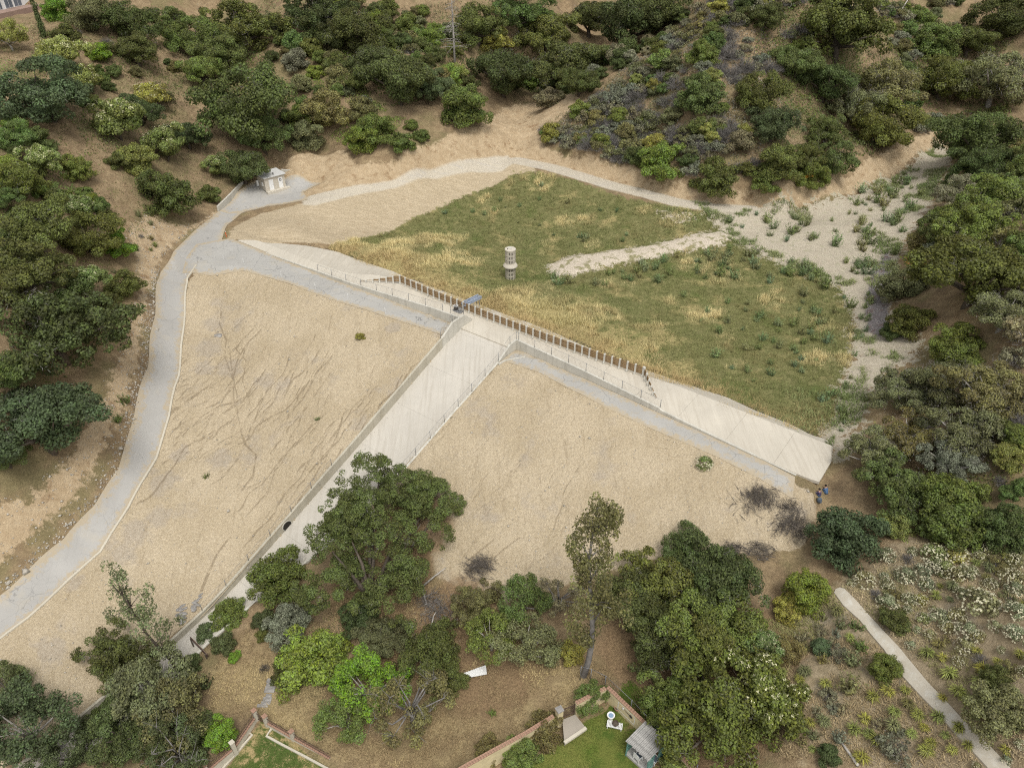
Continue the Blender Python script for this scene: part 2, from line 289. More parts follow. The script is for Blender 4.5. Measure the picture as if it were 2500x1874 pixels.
def rill_field(x, y):
    g = np.zeros(len(x)); pieces = []; rq = np.random.default_rng(8)
    for P, wd, dp in RL.d:
        n_ = len(P)
        for i in range(0, n_-1, 2): t = (i+1)/n_; pieces.append((P[i:i+3], wd*rq.uniform(.7, 1.25), dp*min(1, math.sin(math.pi*min(max(t, .02), .98))*1.5)*rq.uniform(.75, 1.4)))
    for P, wd, dp in pieces:
        R = 4*wd; lo = P.min(0) - R; hi = P.max(0) + R
        m = (x > lo[0]) & (x < hi[0]) & (y > lo[1]) & (y < hi[1])
        if not m.any(): continue
        d = line_d(P, x[m], y[m], R)
        g[m] = np.maximum(g[m], dp*np.exp(-(d/wd)**2))
    return g
def apron_in(u): return np.interp(u, AI_U, AI_V)
def apron_out(u): return np.interp(u, AO_U, AO_V)
def trough_z(u): return np.interp(u, [-63,-47,-36,-31,-26,-20,-10,0,10,17,21,35,40.5], [.12,.14,.4,.42,.12,-.2,-.45,-.45,-.2,.1,.3,.14,.1])
def apron_z(u, v):
    vb = -4.4 + 3.4*sstep(-np.asarray(u, float), 27, 36); vo = apron_out(u)
    zo = np.interp(u, [-58.6,-55,-52,-49.5,-44,-38,-30,-14,6,18,30,37,40.6], [0,-.4,-.8,-1.1,-1.5,-2.1,-2.65,-2.8,-2.7,-2.4,-2.1,-1.6,-.3])
    t = np.clip((vb - v)/np.maximum(vb - vo, .2), 0, 1.2); return trough_z(u) + (zo - trough_z(u))*t
HF = np.where(PS['apron'] > -0.05, np.minimum(HF, apron_z(gu, gv) - 0.12), HF)
HN = HF.copy()                                     # height before cutting for hard surfaces: used to drape them
HF = HF - 0.22*sstep(np.max(list(PS.values()), axis=0), -.3, 0.3)
def chute_z(v):                                     # concrete floor of the spillway
    v = np.asarray(v, float)
    z = np.interp(v, [-5, -1.5, 0, 1.5, 3.0, 4.5, 6, 40, 44, 50, 60, 90], [-.3, -.45, -.62, -.95, -1.3, -1.75, -2.25, -14.3, -15.4, -16.3, -16.9, -17.9])
    return z
gv_ch = to_uv(fx_, fy_)[1]
HF = np.where(ch_sd > -0.15, np.minimum(HF, chute_z(gv_ch) - 0.45), HF)
face_in = np.maximum(ZS['face'], ZS['face2'])
GROUND = HF - 0.5*sstep(face_in, 0.6, 1.4)
Hn = Field(HN.reshape(GX.shape)); Hf = Field(HF.reshape(GX.shape))
def ground_at(px, py): return hit(px, py, Hf)[0]

# ------------------------------------------------------------------ mesh building
def link(o, parent=None):
    COL.objects.link(o)
    if parent is not None: o.parent = parent
    return o
def tag(o, label=None, cat=None, group=None, kind=None):
    if label: o['label'] = label
    if cat: o['category'] = cat
    if group: o['group'] = group
    if kind: o['kind'] = kind
    return o
def np_mesh(name, V, F, mats, midx=None, attrs=None, smooth=False):
    """V (n,3), F (m,k) one polygon size, attrs {name: per-vertex float}"""
    me = bpy.data.meshes.new(name)
    V = np.asarray(V, np.float32); F = np.asarray(F, np.int32); k = F.shape[1]
    me.vertices.add(len(V)); me.vertices.foreach_set('co', V.ravel())
    me.loops.add(F.size); me.loops.foreach_set('vertex_index', F.ravel())
    me.polygons.add(len(F)); me.polygons.foreach_set('loop_start', np.arange(0, F.size, k, dtype=np.int32))
    if midx is not None: me.polygons.foreach_set('material_index', np.asarray(midx, np.int32))
    if smooth: me.polygons.foreach_set('use_smooth', np.ones(len(F), bool))
    for m in mats: me.materials.append(m)
    for an, av in (attrs or {}).items():
        av = np.asarray(av, np.float32)
        if av.ndim == 2:
            a = me.attributes.new(an, 'FLOAT_COLOR', 'POINT'); a.data.foreach_set('color', np.concatenate([av, np.ones((len(av), 1), np.float32)], 1).ravel())
        else:
            a = me.attributes.new(an, 'FLOAT', 'POINT'); a.data.foreach_set('value', av)
    me.update(calc_edges=True); me.validate()
    return me
class MB:
    """collects boxes, bars, prisms, tubes and lathes; build() links them as ONE mesh object"""
    def __init__(s): s.v = []; s.f = []; s.m = []; s.sm = []
    def add(s, V, F, m=0, sm=False):
        b = len(s.v); s.v += [tuple(map(float, p)) for p in V]; s.f += [tuple(i + b for i in f) for f in F]; s.m += [m]*len(F); s.sm += [sm]*len(F); return s
    def box(s, c, d, rz=0, m=0, rx=0):
        x, y, z = d[0]/2, d[1]/2, d[2]/2
        R = Matrix.Rotation(rz, 3, 'Z') @ Matrix.Rotation(rx, 3, 'X')
        P = [Vector(c) + R @ Vector((a*x, b*y, e*z)) for e in (-1, 1) for a, b in ((-1,-1),(1,-1),(1,1),(-1,1))]
        return s.add(P, [(3,2,1,0),(4,5,6,7),(0,1,5,4),(1,2,6,5),(2,3,7,6),(3,0,4,7)], m)
    def prism(s, top, depth, m=0):
        """top: list of 3-D points (counter-clockwise from above), extruded down by depth"""
        n_ = len(top); P = [tuple(p) for p in top] + [(p[0], p[1], p[2] - depth) for p in top]
        F = [tuple(range(n_)), tuple(range(2*n_-1, n_-1, -1))] + [(i, i+n_, (i+1) % n_ + n_, (i+1) % n_) for i in range(n_)]
        return s.add(P, F, m)
    def wall(s, line, thick, m=0):
        """line: list of (x, y, z_bottom, z_top); a wall of constant thickness along it"""
        L = [Vector((p[0], p[1])) for p in line]; P = []
        for i in range(len(L)):
            d = (L[min(i+1, len(L)-1)] - L[max(i-1, 0)]).normalized(); nn = Vector((-d.y, d.x))*thick/2
            a, b = L[i] + nn, L[i] - nn; zb, zt = line[i][2], line[i][3]
            P += [(a.x, a.y, zb), (b.x, b.y, zb), (b.x, b.y, zt), (a.x, a.y, zt)]
        F = [(0,1,2,3), tuple(reversed(range(len(P)-4, len(P))))]
        for i in range(len(L)-1):
            o = 4*i
            F += [(o+j, o+4+j, o+4+(j+1) % 4, o+(j+1) % 4) for j in range(4)]
        F = [tuple(reversed(f)) for f in F]
        return s.add(P, F, m)
    def tube(s, path, rad, n_=6, m=0, cap=True):
        path = [Vector(p) for p in path]; rad = rad if hasattr(rad, '__len__') else [rad]*len(path)
        P = []; F = []; up = Vector((0, 0, 1))
        for i, p in enumerate(path):
            d = path[min(i+1, len(path)-1)] - path[max(i-1, 0)]
            if d.length < 1e-9: d = Vector((0, 0, 1))
            d.normalize(); a = d.cross(up if abs(d.z) < .95 else Vector((1, 0, 0))).normalized(); b = d.cross(a)
            P += [p + (a*math.cos(2*math.pi*k/n_) + b*math.sin(2*math.pi*k/n_))*rad[i] for k in range(n_)]
        for i in range(len(path)-1):
            F += [(i*n_+k, i*n_+(k+1) % n_, (i+1)*n_+(k+1) % n_, (i+1)*n_+k) for k in range(n_)]
        if cap: F += [tuple(range(n_-1, -1, -1)), tuple(range(len(P)-n_, len(P)))]
        return s.add(P, F, m, True)
    def lathe(s, prof, n_=24, c=(0, 0, 0), m=0, cap=True):
        P = []; F = []
        for r, z in prof: P += [(c[0] + r*math.cos(2*math.pi*k/n_), c[1] + r*math.sin(2*math.pi*k/n_), c[2] + z) for k in range(n_)]
        for i in range(len(prof)-1): F += [(i*n_+k, i*n_+(k+1) % n_, (i+1)*n_+(k+1) % n_, (i+1)*n_+k) for k in range(n_)]
        if cap: F += [tuple(range(n_-1, -1, -1)), tuple(range(len(P)-n_, len(P)))]
        return s.add(P, F, m)
    def mesh(s, name, mats):
        me = bpy.data.meshes.new(name); me.from_pydata(s.v, [], s.f)
        for m in mats: me.materials.append(m)
        for p, mi, sm in zip(me.polygons, s.m, s.sm): p.material_index = mi; p.use_smooth = sm
        me.update(); return me
    def build(s, name, mats, parent=None, loc=None, rz=0, bevel=0):
        if not isinstance(mats, (list, tuple)): mats = [mats]
        o = bpy.data.objects.new(name, s.mesh(name, mats)); link(o, parent)
        if loc is not None: o.location = loc
        o.rotation_euler.z = rz
        if bevel:
            b = o.modifiers.new('bevel', 'BEVEL'); b.width = bevel; b.segments = 1; b.limit_method = 'ANGLE'
        return o
def empty(name, loc, rz=0, parent=None):
    o = bpy.data.objects.new(name, None); o.empty_display_size = 0.3; link(o, parent); o.location = loc; o.rotation_euler.z = rz; return o
def copy_tree(o, parent=None):
    c = o.copy(); COL.objects.link(c)
    if parent is not None: c.parent = parent
    for ch in o.children: copy_tree(ch, c)
    return c

# ------------------------------------------------------------------ materials
class NB:
    def __init__(s, name):
        s.mat = bpy.data.materials.new(name); s.mat.use_nodes = True; s.t = s.mat.node_tree; s.t.nodes.clear()
        s.o = s.t.nodes.new('ShaderNodeOutputMaterial'); s.p = s.t.nodes.new('ShaderNodeBsdfPrincipled')
        s.t.links.new(s.p.outputs[0], s.o.inputs[0])
        s.tc = s.t.nodes.new('ShaderNodeTexCoord')
    def put(s, sock, val):
        if val is None: return
        if hasattr(val, 'is_output'): s.t.links.new(val, sock)
        else:
            if isinstance(val, (tuple, list)) and len(val) == 3 and sock.type == 'RGBA': val = (*val, 1)
            sock.default_value = val
    def math(s, op, a, b=None, clamp=False):
        n_ = s.t.nodes.new('ShaderNodeMath'); n_.operation = op; n_.use_clamp = clamp; s.put(n_.inputs[0], a); s.put(n_.inputs[1], b); return n_.outputs[0]
    def mix(s, f, a, b, mode='MIX'):
        n_ = s.t.nodes.new('ShaderNodeMix'); n_.data_type = 'RGBA'; n_.blend_type = mode; s.put(n_.inputs[0], f); s.put(n_.inputs[6], a); s.put(n_.inputs[7], b); return n_.outputs[2]
    def noise(s, scale, det=3, rough=.55, vec=None, dist=0, col=False):
        n_ = s.t.nodes.new('ShaderNodeTexNoise'); n_.inputs['Scale'].default_value = scale; n_.inputs['Detail'].default_value = det; n_.inputs['Roughness'].default_value = rough; n_.inputs['Distortion'].default_value = dist
        s.t.links.new(vec if vec is not None else s.tc.outputs['Object'], n_.inputs['Vector']); return n_.outputs[1 if col else 0]
    def vor(s, scale, feat='F1', vec=None, out=0, rnd=1.0):
        n_ = s.t.nodes.new('ShaderNodeTexVoronoi'); n_.feature = feat; n_.inputs['Scale'].default_value = scale; n_.inputs['Randomness'].default_value = rnd
        s.t.links.new(vec if vec is not None else s.tc.outputs['Object'], n_.inputs['Vector']); return n_.outputs[out]
    def map(s, rot=(0,0,0), scale=(1,1,1), vec=None):
        n_ = s.t.nodes.new('ShaderNodeMapping'); n_.inputs['Rotation'].default_value = rot; n_.inputs['Scale'].default_value = scale
        s.t.links.new(vec if vec is not None else s.tc.outputs['Object'], n_.inputs['Vector']); return n_.outputs[0]
    def warp(s, vec, amt, scale):
        n_ = s.t.nodes.new('ShaderNodeVectorMath'); n_.operation = 'MULTIPLY_ADD'
        s.t.links.new(s.noise(scale, 2, col=True), n_.inputs[0]); n_.inputs[1].default_value = (amt, amt, amt); s.t.links.new(vec, n_.inputs[2]); return n_.outputs[0]
    def step(s, x, a, b):
        n_ = s.t.nodes.new('ShaderNodeMapRange'); n_.interpolation_type = 'SMOOTHSTEP'; s.put(n_.inputs[0], x); n_.inputs[1].default_value = a; n_.inputs[2].default_value = b; return n_.outputs[0]
    def attr(s, name, out=2):
        n_ = s.t.nodes.new('ShaderNodeAttribute'); n_.attribute_name = name; return n_.outputs[out]
    def bump(s, h, st=.4, d=.05):
        n_ = s.t.nodes.new('ShaderNodeBump'); n_.inputs['Strength'].default_value = st; n_.inputs['Distance'].default_value = d; s.put(n_.inputs['Height'], h); s.t.links.new(n_.outputs[0], s.p.inputs['Normal']); return n_
    def fin(s, col, rough=.9, spec=.2, metal=0):
        s.put(s.p.inputs['Base Color'], col); s.put(s.p.inputs['Roughness'], rough); s.p.inputs['Specular IOR Level'].default_value = spec; s.p.inputs['Metallic'].default_value = metal; return s.mat

def mat_plain(name, col, var=.25, scale=6, rough=.85, spec=.25, metal=0, bump=.2):
    b = NB(name); n1 = b.noise(scale, 4, .6); n2 = b.noise(scale*.13, 3)
    f = b.math('ADD', b.math('MULTIPLY', n1, .6), b.math('MULTIPLY', n2, .4))
    dk = tuple(c*(1-var*1.3) for c in col); lt = tuple(min(1, c*(1+var)) for c in col)
    c = b.mix(b.step(f, .3, .7), dk, lt); b.bump(n1, bump, .02); return b.fin(c, rough, spec, metal)

def mat_ground():
    b = NB('ground')
    nL = b.noise(.16, 3); nM = b.noise(.9, 4, .6); nS = b.noise(4.5, 4, .65); nF = b.noise(13, 3, .7); nP = b.vor(5.5, out=0)
    edge = b.math('ADD', b.math('MULTIPLY', b.math('SUBTRACT', nM, .5), 3.4), b.math('MULTIPLY', b.math('SUBTRACT', nS, .5), 1.6))
    def zone(name, soft=.25, amp=1.0, off=0.0):
        return b.step(b.math('ADD', b.math('ADD', b.attr(name), off), b.math('MULTIPLY', edge, amp)), -soft, soft)
    gr = b.math('ADD', b.math('MULTIPLY', nS, .55), b.math('MULTIPLY', nF, .45))
    # bare hillside: leaf litter, dry grass, soil, moss
    hill = b.mix(b.step(nM, .35, .65), (.235, .165, .095), (.34, .255, .15))
    hill = b.mix(b.step(b.noise(.33, 4, .6), .48, .66), hill, (.175, .125, .075))
    hill = b.mix(b.math('MULTIPLY', b.step(b.noise(.12, 4, .62), .47, .64), .6), hill, (.15, .155, .06))
    hill = b.mix(b.step(gr, .3, .72), b.mix(.5, hill, (.11, .085, .055)), b.mix(.25, hill, (.42, .31, .18)))
    tanl = b.mix(b.step(nM, .3, .7), (.30, .24, .15), (.43, .35, .235)); tanl = b.mix(b.math('MULTIPLY', b.step(b.noise(.4, 5, .65), .52, .66), .6), tanl, (.27, .25, .20)); tanl = b.mix(b.step(gr, .3, .7), b.mix(.45, tanl, (.14, .11, .07)), tanl)
    hill = b.mix(b.math('MULTIPLY', zone('z_slope', 1.0, 1.5), .85), hill, tanl)
    dryl = b.mix(b.step(b.noise(.5, 5, .65), .36, .64), (.27, .20, .11), (.42, .33, .175)); dryl = b.mix(b.step(gr, .3, .7), b.mix(.4, dryl, (.12, .09, .05)), dryl)
    hill = b.mix(b.math('MULTIPLY', zone('z_dry', 1.0, 1.5), .75), hill, dryl)
    # orange-tan cut banks
    cut = b.mix(b.step(nM, .3, .7), (.395, .295, .18), (.485, .38, .245))
    cut = b.mix(b.step(b.noise(.5, 5, .65), .55, .72), cut, (.27, .18, .10))
    cut = b.mix(b.step(gr, .3, .66), b.mix(.35, cut, (.2, .15, .1)), cut)
    col = b.mix(zone('z_cut', .3, .8), hill, cut)
    # gravelly tan faces
    stone = b.vor(7.5, out=1); sx = b.t.nodes.new('ShaderNodeSeparateColor'); b.t.links.new(stone, sx.inputs[0])
    face = b.mix(b.step(nL, .35, .65), (.41, .335, .22), (.475, .395, .272))
    face = b.mix(b.math('MULTIPLY', b.math('MAXIMUM', b.step(b.noise(.22, 5, .65), .54, .70), b.step(b.math('ADD', b.attr('gpatch'), b.math('MULTIPLY', b.math('SUBTRACT', nM, .5), 1.4)), .4, .8)), .6), face, (.34, .30, .25))
    stretched = b.noise(1.0, 5, .65, vec=b.map((0, 0, -DANG), (1.6, .22, .5), vec=b.warp(b.tc.outputs['Object'], .5, .6)))
    face = b.mix(b.math('MULTIPLY', b.step(stretched, .54, .68), .42), face, (.27, .21, .13))
    face = b.mix(b.math('MULTIPLY', sx.outputs[0], .24), face, (.58, .51, .40))
    face = b.mix(b.step(gr, .34, .6), b.mix(.5, face, (.21, .155, .095)), face)
    face = b.mix(b.math('MULTIPLY', b.math('MULTIPLY', b.step(b.attr('rill'), .035, .12), .52), b.step(b.noise(.9, 3, .6), .34, .5)), face, (.16, .12, .075))
    fz = zone('z_face', .3, .5)
    fz = b.math('MULTIPLY', fz, 1.0)
    col = b.mix(fz, col, face)
    bank = b.mix(b.step(b.noise(1.0, 4, .6, vec=b.map((0, 0, math.radians(20)), (.5, 3.2, 1))), .35, .65), (.40, .325, .215), (.49, .405, .28))
    bank = b.mix(b.math('MULTIPLY', b.step(nM, .6, .75), .5), bank, (.33, .22, .12))
    bank = b.mix(b.step(gr, .34, .62), b.mix(.35, bank, (.2, .16, .11)), bank)
    col = b.mix(zone('z_bank', .3, .5), col, bank)
    # basin grass
    dist = b.attr('straw')
    g1 = b.mix(b.step(nM, .35, .65), (.155, .158, .06), (.235, .222, .098))
    g1 = b.mix(b.math('MULTIPLY', b.step(b.math('ADD', b.noise(.22, 4, .6), b.math('MULTIPLY', dist, .28)), .52, .70), .85), g1, (.47, .38, .18))
    g1 = b.mix(b.math('MULTIPLY', b.step(b.noise(.17, 4, .6, vec=b.map((0, 0, .5), (1.1, .9, 1))), .56, .70), .7), g1, (.10, .14, .036))
    g1 = b.mix(b.step(gr, .34, .64), b.mix(.5, g1, (.05, .05, .02)), g1)
    col = b.mix(zone('z_grass', .2, 1.1), col, g1)
    # pale sand
    sand = b.mix(b.step(nM, .3, .7), (.42, .37, .285), (.50, .45, .36))
    sand = b.mix(b.math('MULTIPLY', b.step(b.noise(.9, 5, .7), .50, .66), .6), sand, (.27, .26, .15))
    sand = b.mix(b.step(gr, .36, .6), b.mix(.4, sand, (.24, .2, .14)), sand)
    col = b.mix(zone('z_sand', .3, 2.4), col, sand)
    spit = b.mix(b.step(gr, .35, .6), (.40, .34, .26), (.56, .495, .40))
    spit = b.mix(b.math('MULTIPLY', b.step(b.noise(.55, 5, .68), .50, .60), .8), spit, (.19, .18, .075))
    col = b.mix(zone('z_spit', .2, 1.7), col, spit)
    track = b.mix(b.step(gr, .3, .62), (.41, .36, .28), (.51, .46, .37))
    track = b.mix(b.math('MULTIPLY', b.step(b.noise(.8, 3, .6, vec=b.map((0, 0, math.radians(14)), (.25, 2, 1))), .5, .7), .5), track, (.40, .375, .34))
    col = b.mix(zone('z_track', .35, .12), col, track)
    gv_ = b.mix(b.step(gr, .35, .62), (.13, .115, .115), (.30, .27, .265))
    gv_ = b.mix(b.step(nM, .52, .7), gv_, (.17, .115, .10))
    col = b.mix(zone('z_gravel', .3, .6), col, gv_)
    lawn = b.mix(b.step(b.noise(.5, 4, .6), .35, .65), (.075, .118, .022), (.15, .165, .04))
    lawn = b.mix(b.math('MULTIPLY', b.step(b.noise(.28, 3, .6), .57, .72), .6), lawn, (.26, .22, .08))
    lawn = b.mix(b.step(gr, .34, .6), b.mix(.35, lawn, (.03, .05, .01)), lawn)
    col = b.mix(zone('z_lawn', .1, .1), col, lawn)
    yard = b.mix(b.step(b.noise(1.3, 4, .65), .42, .58), (.34, .265, .13), (.085, .11, .03))
    col = b.mix(zone('z_yard', .15, .2), col, yard)
    lit = b.mix(b.step(gr, .32, .64), (.12, .078, .045), (.27, .185, .105))
    col = b.mix(b.math('MULTIPLY', zone('z_litter', .8, .8), .85), col, lit)
    grn = b.mix(b.step(gr, .35, .65), (.06, .075, .02), (.17, .19, .06))
    col = b.mix(b.math('MULTIPLY', zone('z_green', .8, 1.0), .8), col, grn)
    hgt = b.math('ADD', b.math('MULTIPLY', nS, .7), b.math('ADD', b.math('MULTIPLY', nF, .35), b.math('MULTIPLY', nP, -.25)))
    b.bump(hgt, .75, .16)
    return b.fin(col, .95, .1)
M = {}
M['ground'] = mat_ground()
def mat_concrete(name, base, stain, streak=False, crack=0.0, dust=0.0, crack_scale=.33, rot=0):
    b = NB(name)
    nL = b.noise(.18, 4, .6); nM = b.noise(1.1, 5, .6); nF = b.noise(14, 3, .7)
    c = b.mix(b.step(nL, .35, .68), tuple(x*.9 for x in base), base)
    c = b.mix(b.math('MULTIPLY', b.step(nM, .5, .75), .3), c, stain)
    if streak:
        st = b.noise(1.0, 4, .7, vec=b.map((0, 0, rot), (2.2, .12, .18)))
        c = b.mix(b.math('MULTIPLY', b.step(st, .46, .66), .62), c, stain)
        pt = b.noise(.28, 5, .7); c = b.mix(b.math('MULTIPLY', b.step(pt, .52, .66), .4), c, tuple(x*.86 for x in base))
        st2 = b.noise(1.0, 3, .6, vec=b.map((0, 0, rot), (.9, .07, .1)))
        c = b.mix(b.math('MULTIPLY', b.step(st2, .58, .75), .4), c, tuple(min(1, x*1.16) for x in base))
    c = b.mix(b.math('MULTIPLY', b.step(nF, .35, .7), .12), c, tuple(x*.6 for x in base))
    if crack:
        wv = b.warp(b.tc.outputs['Object'], 1.0, .7)
        e = b.vor(crack_scale, 'DISTANCE_TO_EDGE', vec=wv); e2 = b.vor(crack_scale*2.6, 'DISTANCE_TO_EDGE', vec=wv)
        m1 = b.math('MULTIPLY', b.math('SUBTRACT', 1.0, b.step(e, .002, .010)), b.step(b.noise(.11, 2), .40, .52))
        m2 = b.math('MULTIPLY', b.math('SUBTRACT', 1.0, b.step(e2, .003, .012)), b.step(b.noise(.17, 2, vec=b.map((1, 0, 0))), .50, .60))
        c = b.mix(b.math('MULTIPLY', b.math('MAXIMUM', m1, m2), crack), c, (.10, .10, .10))
    if dust:
        ed = b.math('SUBTRACT', b.attr('edge_d'), b.math('MULTIPLY', b.math('SUBTRACT', b.math('ADD', b.math('MULTIPLY', nM, .6), b.math('MULTIPLY', b.noise(3.5, 4, .65), .4)), .42), 4.5))
        c = b.mix(b.math('MULTIPLY', b.math('SUBTRACT', 1.0, b.step(ed, -.25, .55)), dust), c, (.40, .33, .225))
        c = b.mix(b.math('MULTIPLY', b.step(b.noise(.35, 4, .65), .52, .68), .3), c, (.44, .39, .30))
    b.bump(b.math('ADD', nM, nF), .15, .02)
    return b.fin(c, .9, .2)
M['slab'] = mat_concrete('pale_concrete', (.56, .515, .43), (.44, .395, .32), streak=True, rot=-DANG)
M['chute'] = mat_concrete('chute_concrete', (.53, .495, .43), (.41, .375, .315), streak=True, rot=-DANG)
M['wallc'] = mat_concrete('wall_concrete', (.57, .545, .475), (.38, .36, .305), streak=True)
M['wall_tan'] = mat_concrete('stained_concrete', (.47, .435, .35), (.35, .315, .24), streak=True)
M['asphalt'] = mat_concrete('grey_asphalt', (.395, .382, .355), (.33, .32, .295), crack=.4, dust=.85)
M['crest_asphalt'] = mat_concrete('cracked_asphalt', (.40, .388, .358), (.34, .328, .30), crack=.75, crack_scale=.36, dust=.85)
M['kerb'] = mat_concrete('kerb_concrete', (.55, .505, .41), (.36, .32, .25))
M['pathc'] = mat_concrete('path_concrete', (.62, .59, .515), (.48, .42, .33), crack=.1, dust=.4)
M['wood'] = mat_plain('weathered_timber', (.25, .165, .085), .4, 5, .9, .1)
M['post'] = mat_plain('pale_post', (.55, .53, .47), .12, 8, .7)
M['white'] = mat_plain('white_paint', (.74, .74, .72), .07, 8, .6)
M['steel'] = mat_plain('galvanised_steel', (.26, .265, .27), .15, 10, .55, .4, .5)
M['dark'] = mat_plain('dark_metal', (.06, .055, .05), .2, 10, .6)
M['blue_steel'] = mat_plain('blue_grey_steel', (.36, .42, .52), .15, 6, .5, .4, .3)
M['hollow_shade'] = mat_plain('painted_shade', (.03, .028, .025), .2, 3)  # near-black colour that paints the shade inside hollows
M['rock'] = mat_plain('pale_stone', (.42, .385, .325), .3, 2.5, .9, .1, 0, .5)
M['rockg'] = mat_plain('grey_stone', (.29, .275, .255), .3, 3, .9, .1, 0, .5)
M['brick'] = mat_plain('terracotta', (.33, .205, .145), .3, 9, .9, .1)
M['stucco'] = mat_plain('yellow_stucco', (.62, .53, .33), .14, 2, .9, .1)
M['iron'] = mat_plain('rusty_iron', (.085, .055, .045), .3, 9, .8, .2)
M['bark'] = mat_plain('bark', (.115, .095, .075), .35, 5, .95, .1, 0, .6)
M['bark_pale'] = mat_plain('pale_bark', (.36, .335, .30), .3, 3, .9, .1, 0, .4)
M['twig'] = mat_plain('grey_twigs', (.23, .215, .20), .35, 3, .95, .05)
M['twig_dark'] = mat_plain('dark_twigs', (.165, .145, .125), .35, 3, .95, .05)
M['teal'] = mat_plain('teal_paint', (.14, .30, .26), .2, 6, .7)
M['greywood'] = mat_plain('grey_slat_wood', (.36, .35, .33), .25, 4, .85, .1)
M['roof'] = mat_concrete('roof_membrane', (.56, .555, .53), (.36, .355, .34))
M['jeans'] = mat_plain('denim', (.085, .15, .27), .2, 20)
M['shirt'] = mat_plain('plaid_cloth', (.075, .06, .12), .5, 30)
M['skin'] = mat_plain('skin', (.42, .25, .17), .06, 10, .6)
M['hair'] = mat_plain('dark_hair', (.012, .01, .009), .2, 30, .6)
M['pack'] = mat_plain('grey_blue_fabric', (.10, .125, .155), .3, 14)
M['orange'] = mat_plain('orange_plastic', (.62, .11, .03), .1, 8, .6)
M['glass'] = mat_plain('window_glass', (.13, .15, .18), .2, 1, .12, .6, 0, 0)
M['paver'] = mat_concrete('patio_paving', (.36, .32, .265), (.27, .24, .2))

def mat_leaf(name, spec=.22, trans=.36, lo=.42, hi=1.66):
    b = NB(name); t = b.t
    oi = t.nodes.new('ShaderNodeObjectInfo')
    ti = b.attr('tint'); cl = b.attr('clump')
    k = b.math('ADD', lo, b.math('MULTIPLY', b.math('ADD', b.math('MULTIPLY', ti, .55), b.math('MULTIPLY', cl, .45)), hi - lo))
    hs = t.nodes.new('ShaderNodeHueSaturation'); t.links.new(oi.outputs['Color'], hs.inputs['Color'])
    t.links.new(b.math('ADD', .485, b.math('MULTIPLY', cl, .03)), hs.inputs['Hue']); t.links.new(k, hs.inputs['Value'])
    t.links.new(b.math('ADD', .82, b.math('MULTIPLY', ti, .3)), hs.inputs['Saturation'])
    tr = t.nodes.new('ShaderNodeBsdfTranslucent'); t.links.new(hs.outputs[0], tr.inputs[0])
    mx = t.nodes.new('ShaderNodeMixShader'); mx.inputs[0].default_value = trans
    b.fin(hs.outputs[0], .6, spec); t.links.new(b.p.outputs[0], mx.inputs[1]); t.links.new(tr.outputs[0], mx.inputs[2]); t.links.new(mx.outputs[0], b.o.inputs[0])
    return b.mat
M['leaf'] = mat_leaf('foliage')
M['flower'] = mat_plain('cream_blossom', (.60, .58, .36), .12, 3)
M['flower_w'] = mat_plain('white_blossom', (.53, .50, .35), .2, 3)
def mat_vcol(name):
    b = NB(name); return b.fin(b.attr('col', 0), .95, .08)
M['blade'] = mat_vcol('grass_blades')

# ------------------------------------------------------------------ ground sheets
ATT = dict(z_cut=np.maximum(ZS['cut'], ZS['cut2'] - .5), z_face=face_in, z_bank=ZS['bank'], z_grass=ZS['grass'], z_sand=ZS['sand'], z_spit=np.maximum(ZS['spit'], ZS['spit2']),
           z_track=np.maximum(ZS['track'], ZS['track2']), z_gravel=ZS['gravel'], z_lawn=ZS['lawn'], z_yard=ZS['yard'], z_green=ZS['green_bank'])
LIT = [(1010,1290,4.5),(960,1340,4),(930,1400,6),(1100,1530,5),(1010,1560,4),(1200,1640,5),(1560,1580,4),(1700,1760,6),(1850,1590,4)]
lit = np.full(len(fx_), -9.0)
for px, py, r in LIT:
    c = hit(px, py)[0]; lit = np.maximum(lit, r - np.hypot(fx_ - c[0], fy_ - c[1]))
ATT['z_litter'] = np.clip(lit, -9, 9); ATT['z_slope'] = ZS['slope']; ATT['z_dry'] = ZS['dry']
ATT['straw'] = sstep(-gv, 24, 9)*sstep(ZS['grass'], -2, 1)*sstep(gu, -52, -30)*sstep(-gu, -26, -10)
ATT['rill'] = np.zeros(len(fx_)); ATT['gpatch'] = np.zeros(len(fx_))
GP = [hit(px, py)[0].tolist() + [r] for px, py, r in [(525,790,2.2),(510,850,2.6),(560,900,2.4),(500,900,2.0),(690,940,1.4),(400,1180,2.4),(440,1110,1.6),(330,1300,2.4),(300,1350,1.8),(120,1590,2.0),(540,1120,2.2),(390,1260,1.8),(960,800,1.5),(180,1420,1.4)]]
ny, nx = GX.shape
idx = np.arange(nx*ny).reshape(ny, nx)
quads = np.stack([idx[:-1, :-1], idx[:-1, 1:], idx[1:, 1:], idx[1:, :-1]], -1).reshape(-1, 4)
qc = lambda a: a[quads].mean(1)
zone_id = np.zeros(len(quads), int)
for i, k in enumerate(['z_bank', 'z_grass', 'z_sand', 'z_track', 'z_lawn'], 1): zone_id[qc(ATT[k]) > 0] = i
hid = qc(face_in) > 1.6
GV = np.stack([fx_, fy_, GROUND], -1)
for i, nm in enumerate(['hillside', 'dirt_bank', 'basin_floor', 'sandy_wash', 'dirt_road', 'garden_ground']):
    q = quads[(zone_id == i) & ~hid]
    used, inv = np.unique(q, return_inverse=True)
    me = np_mesh(nm, GV[used], inv.reshape(-1, 4), [M['ground']], attrs={k: v[used] for k, v in ATT.items()}, smooth=True)
    tag(link(bpy.data.objects.new(nm, me)), kind='structure')

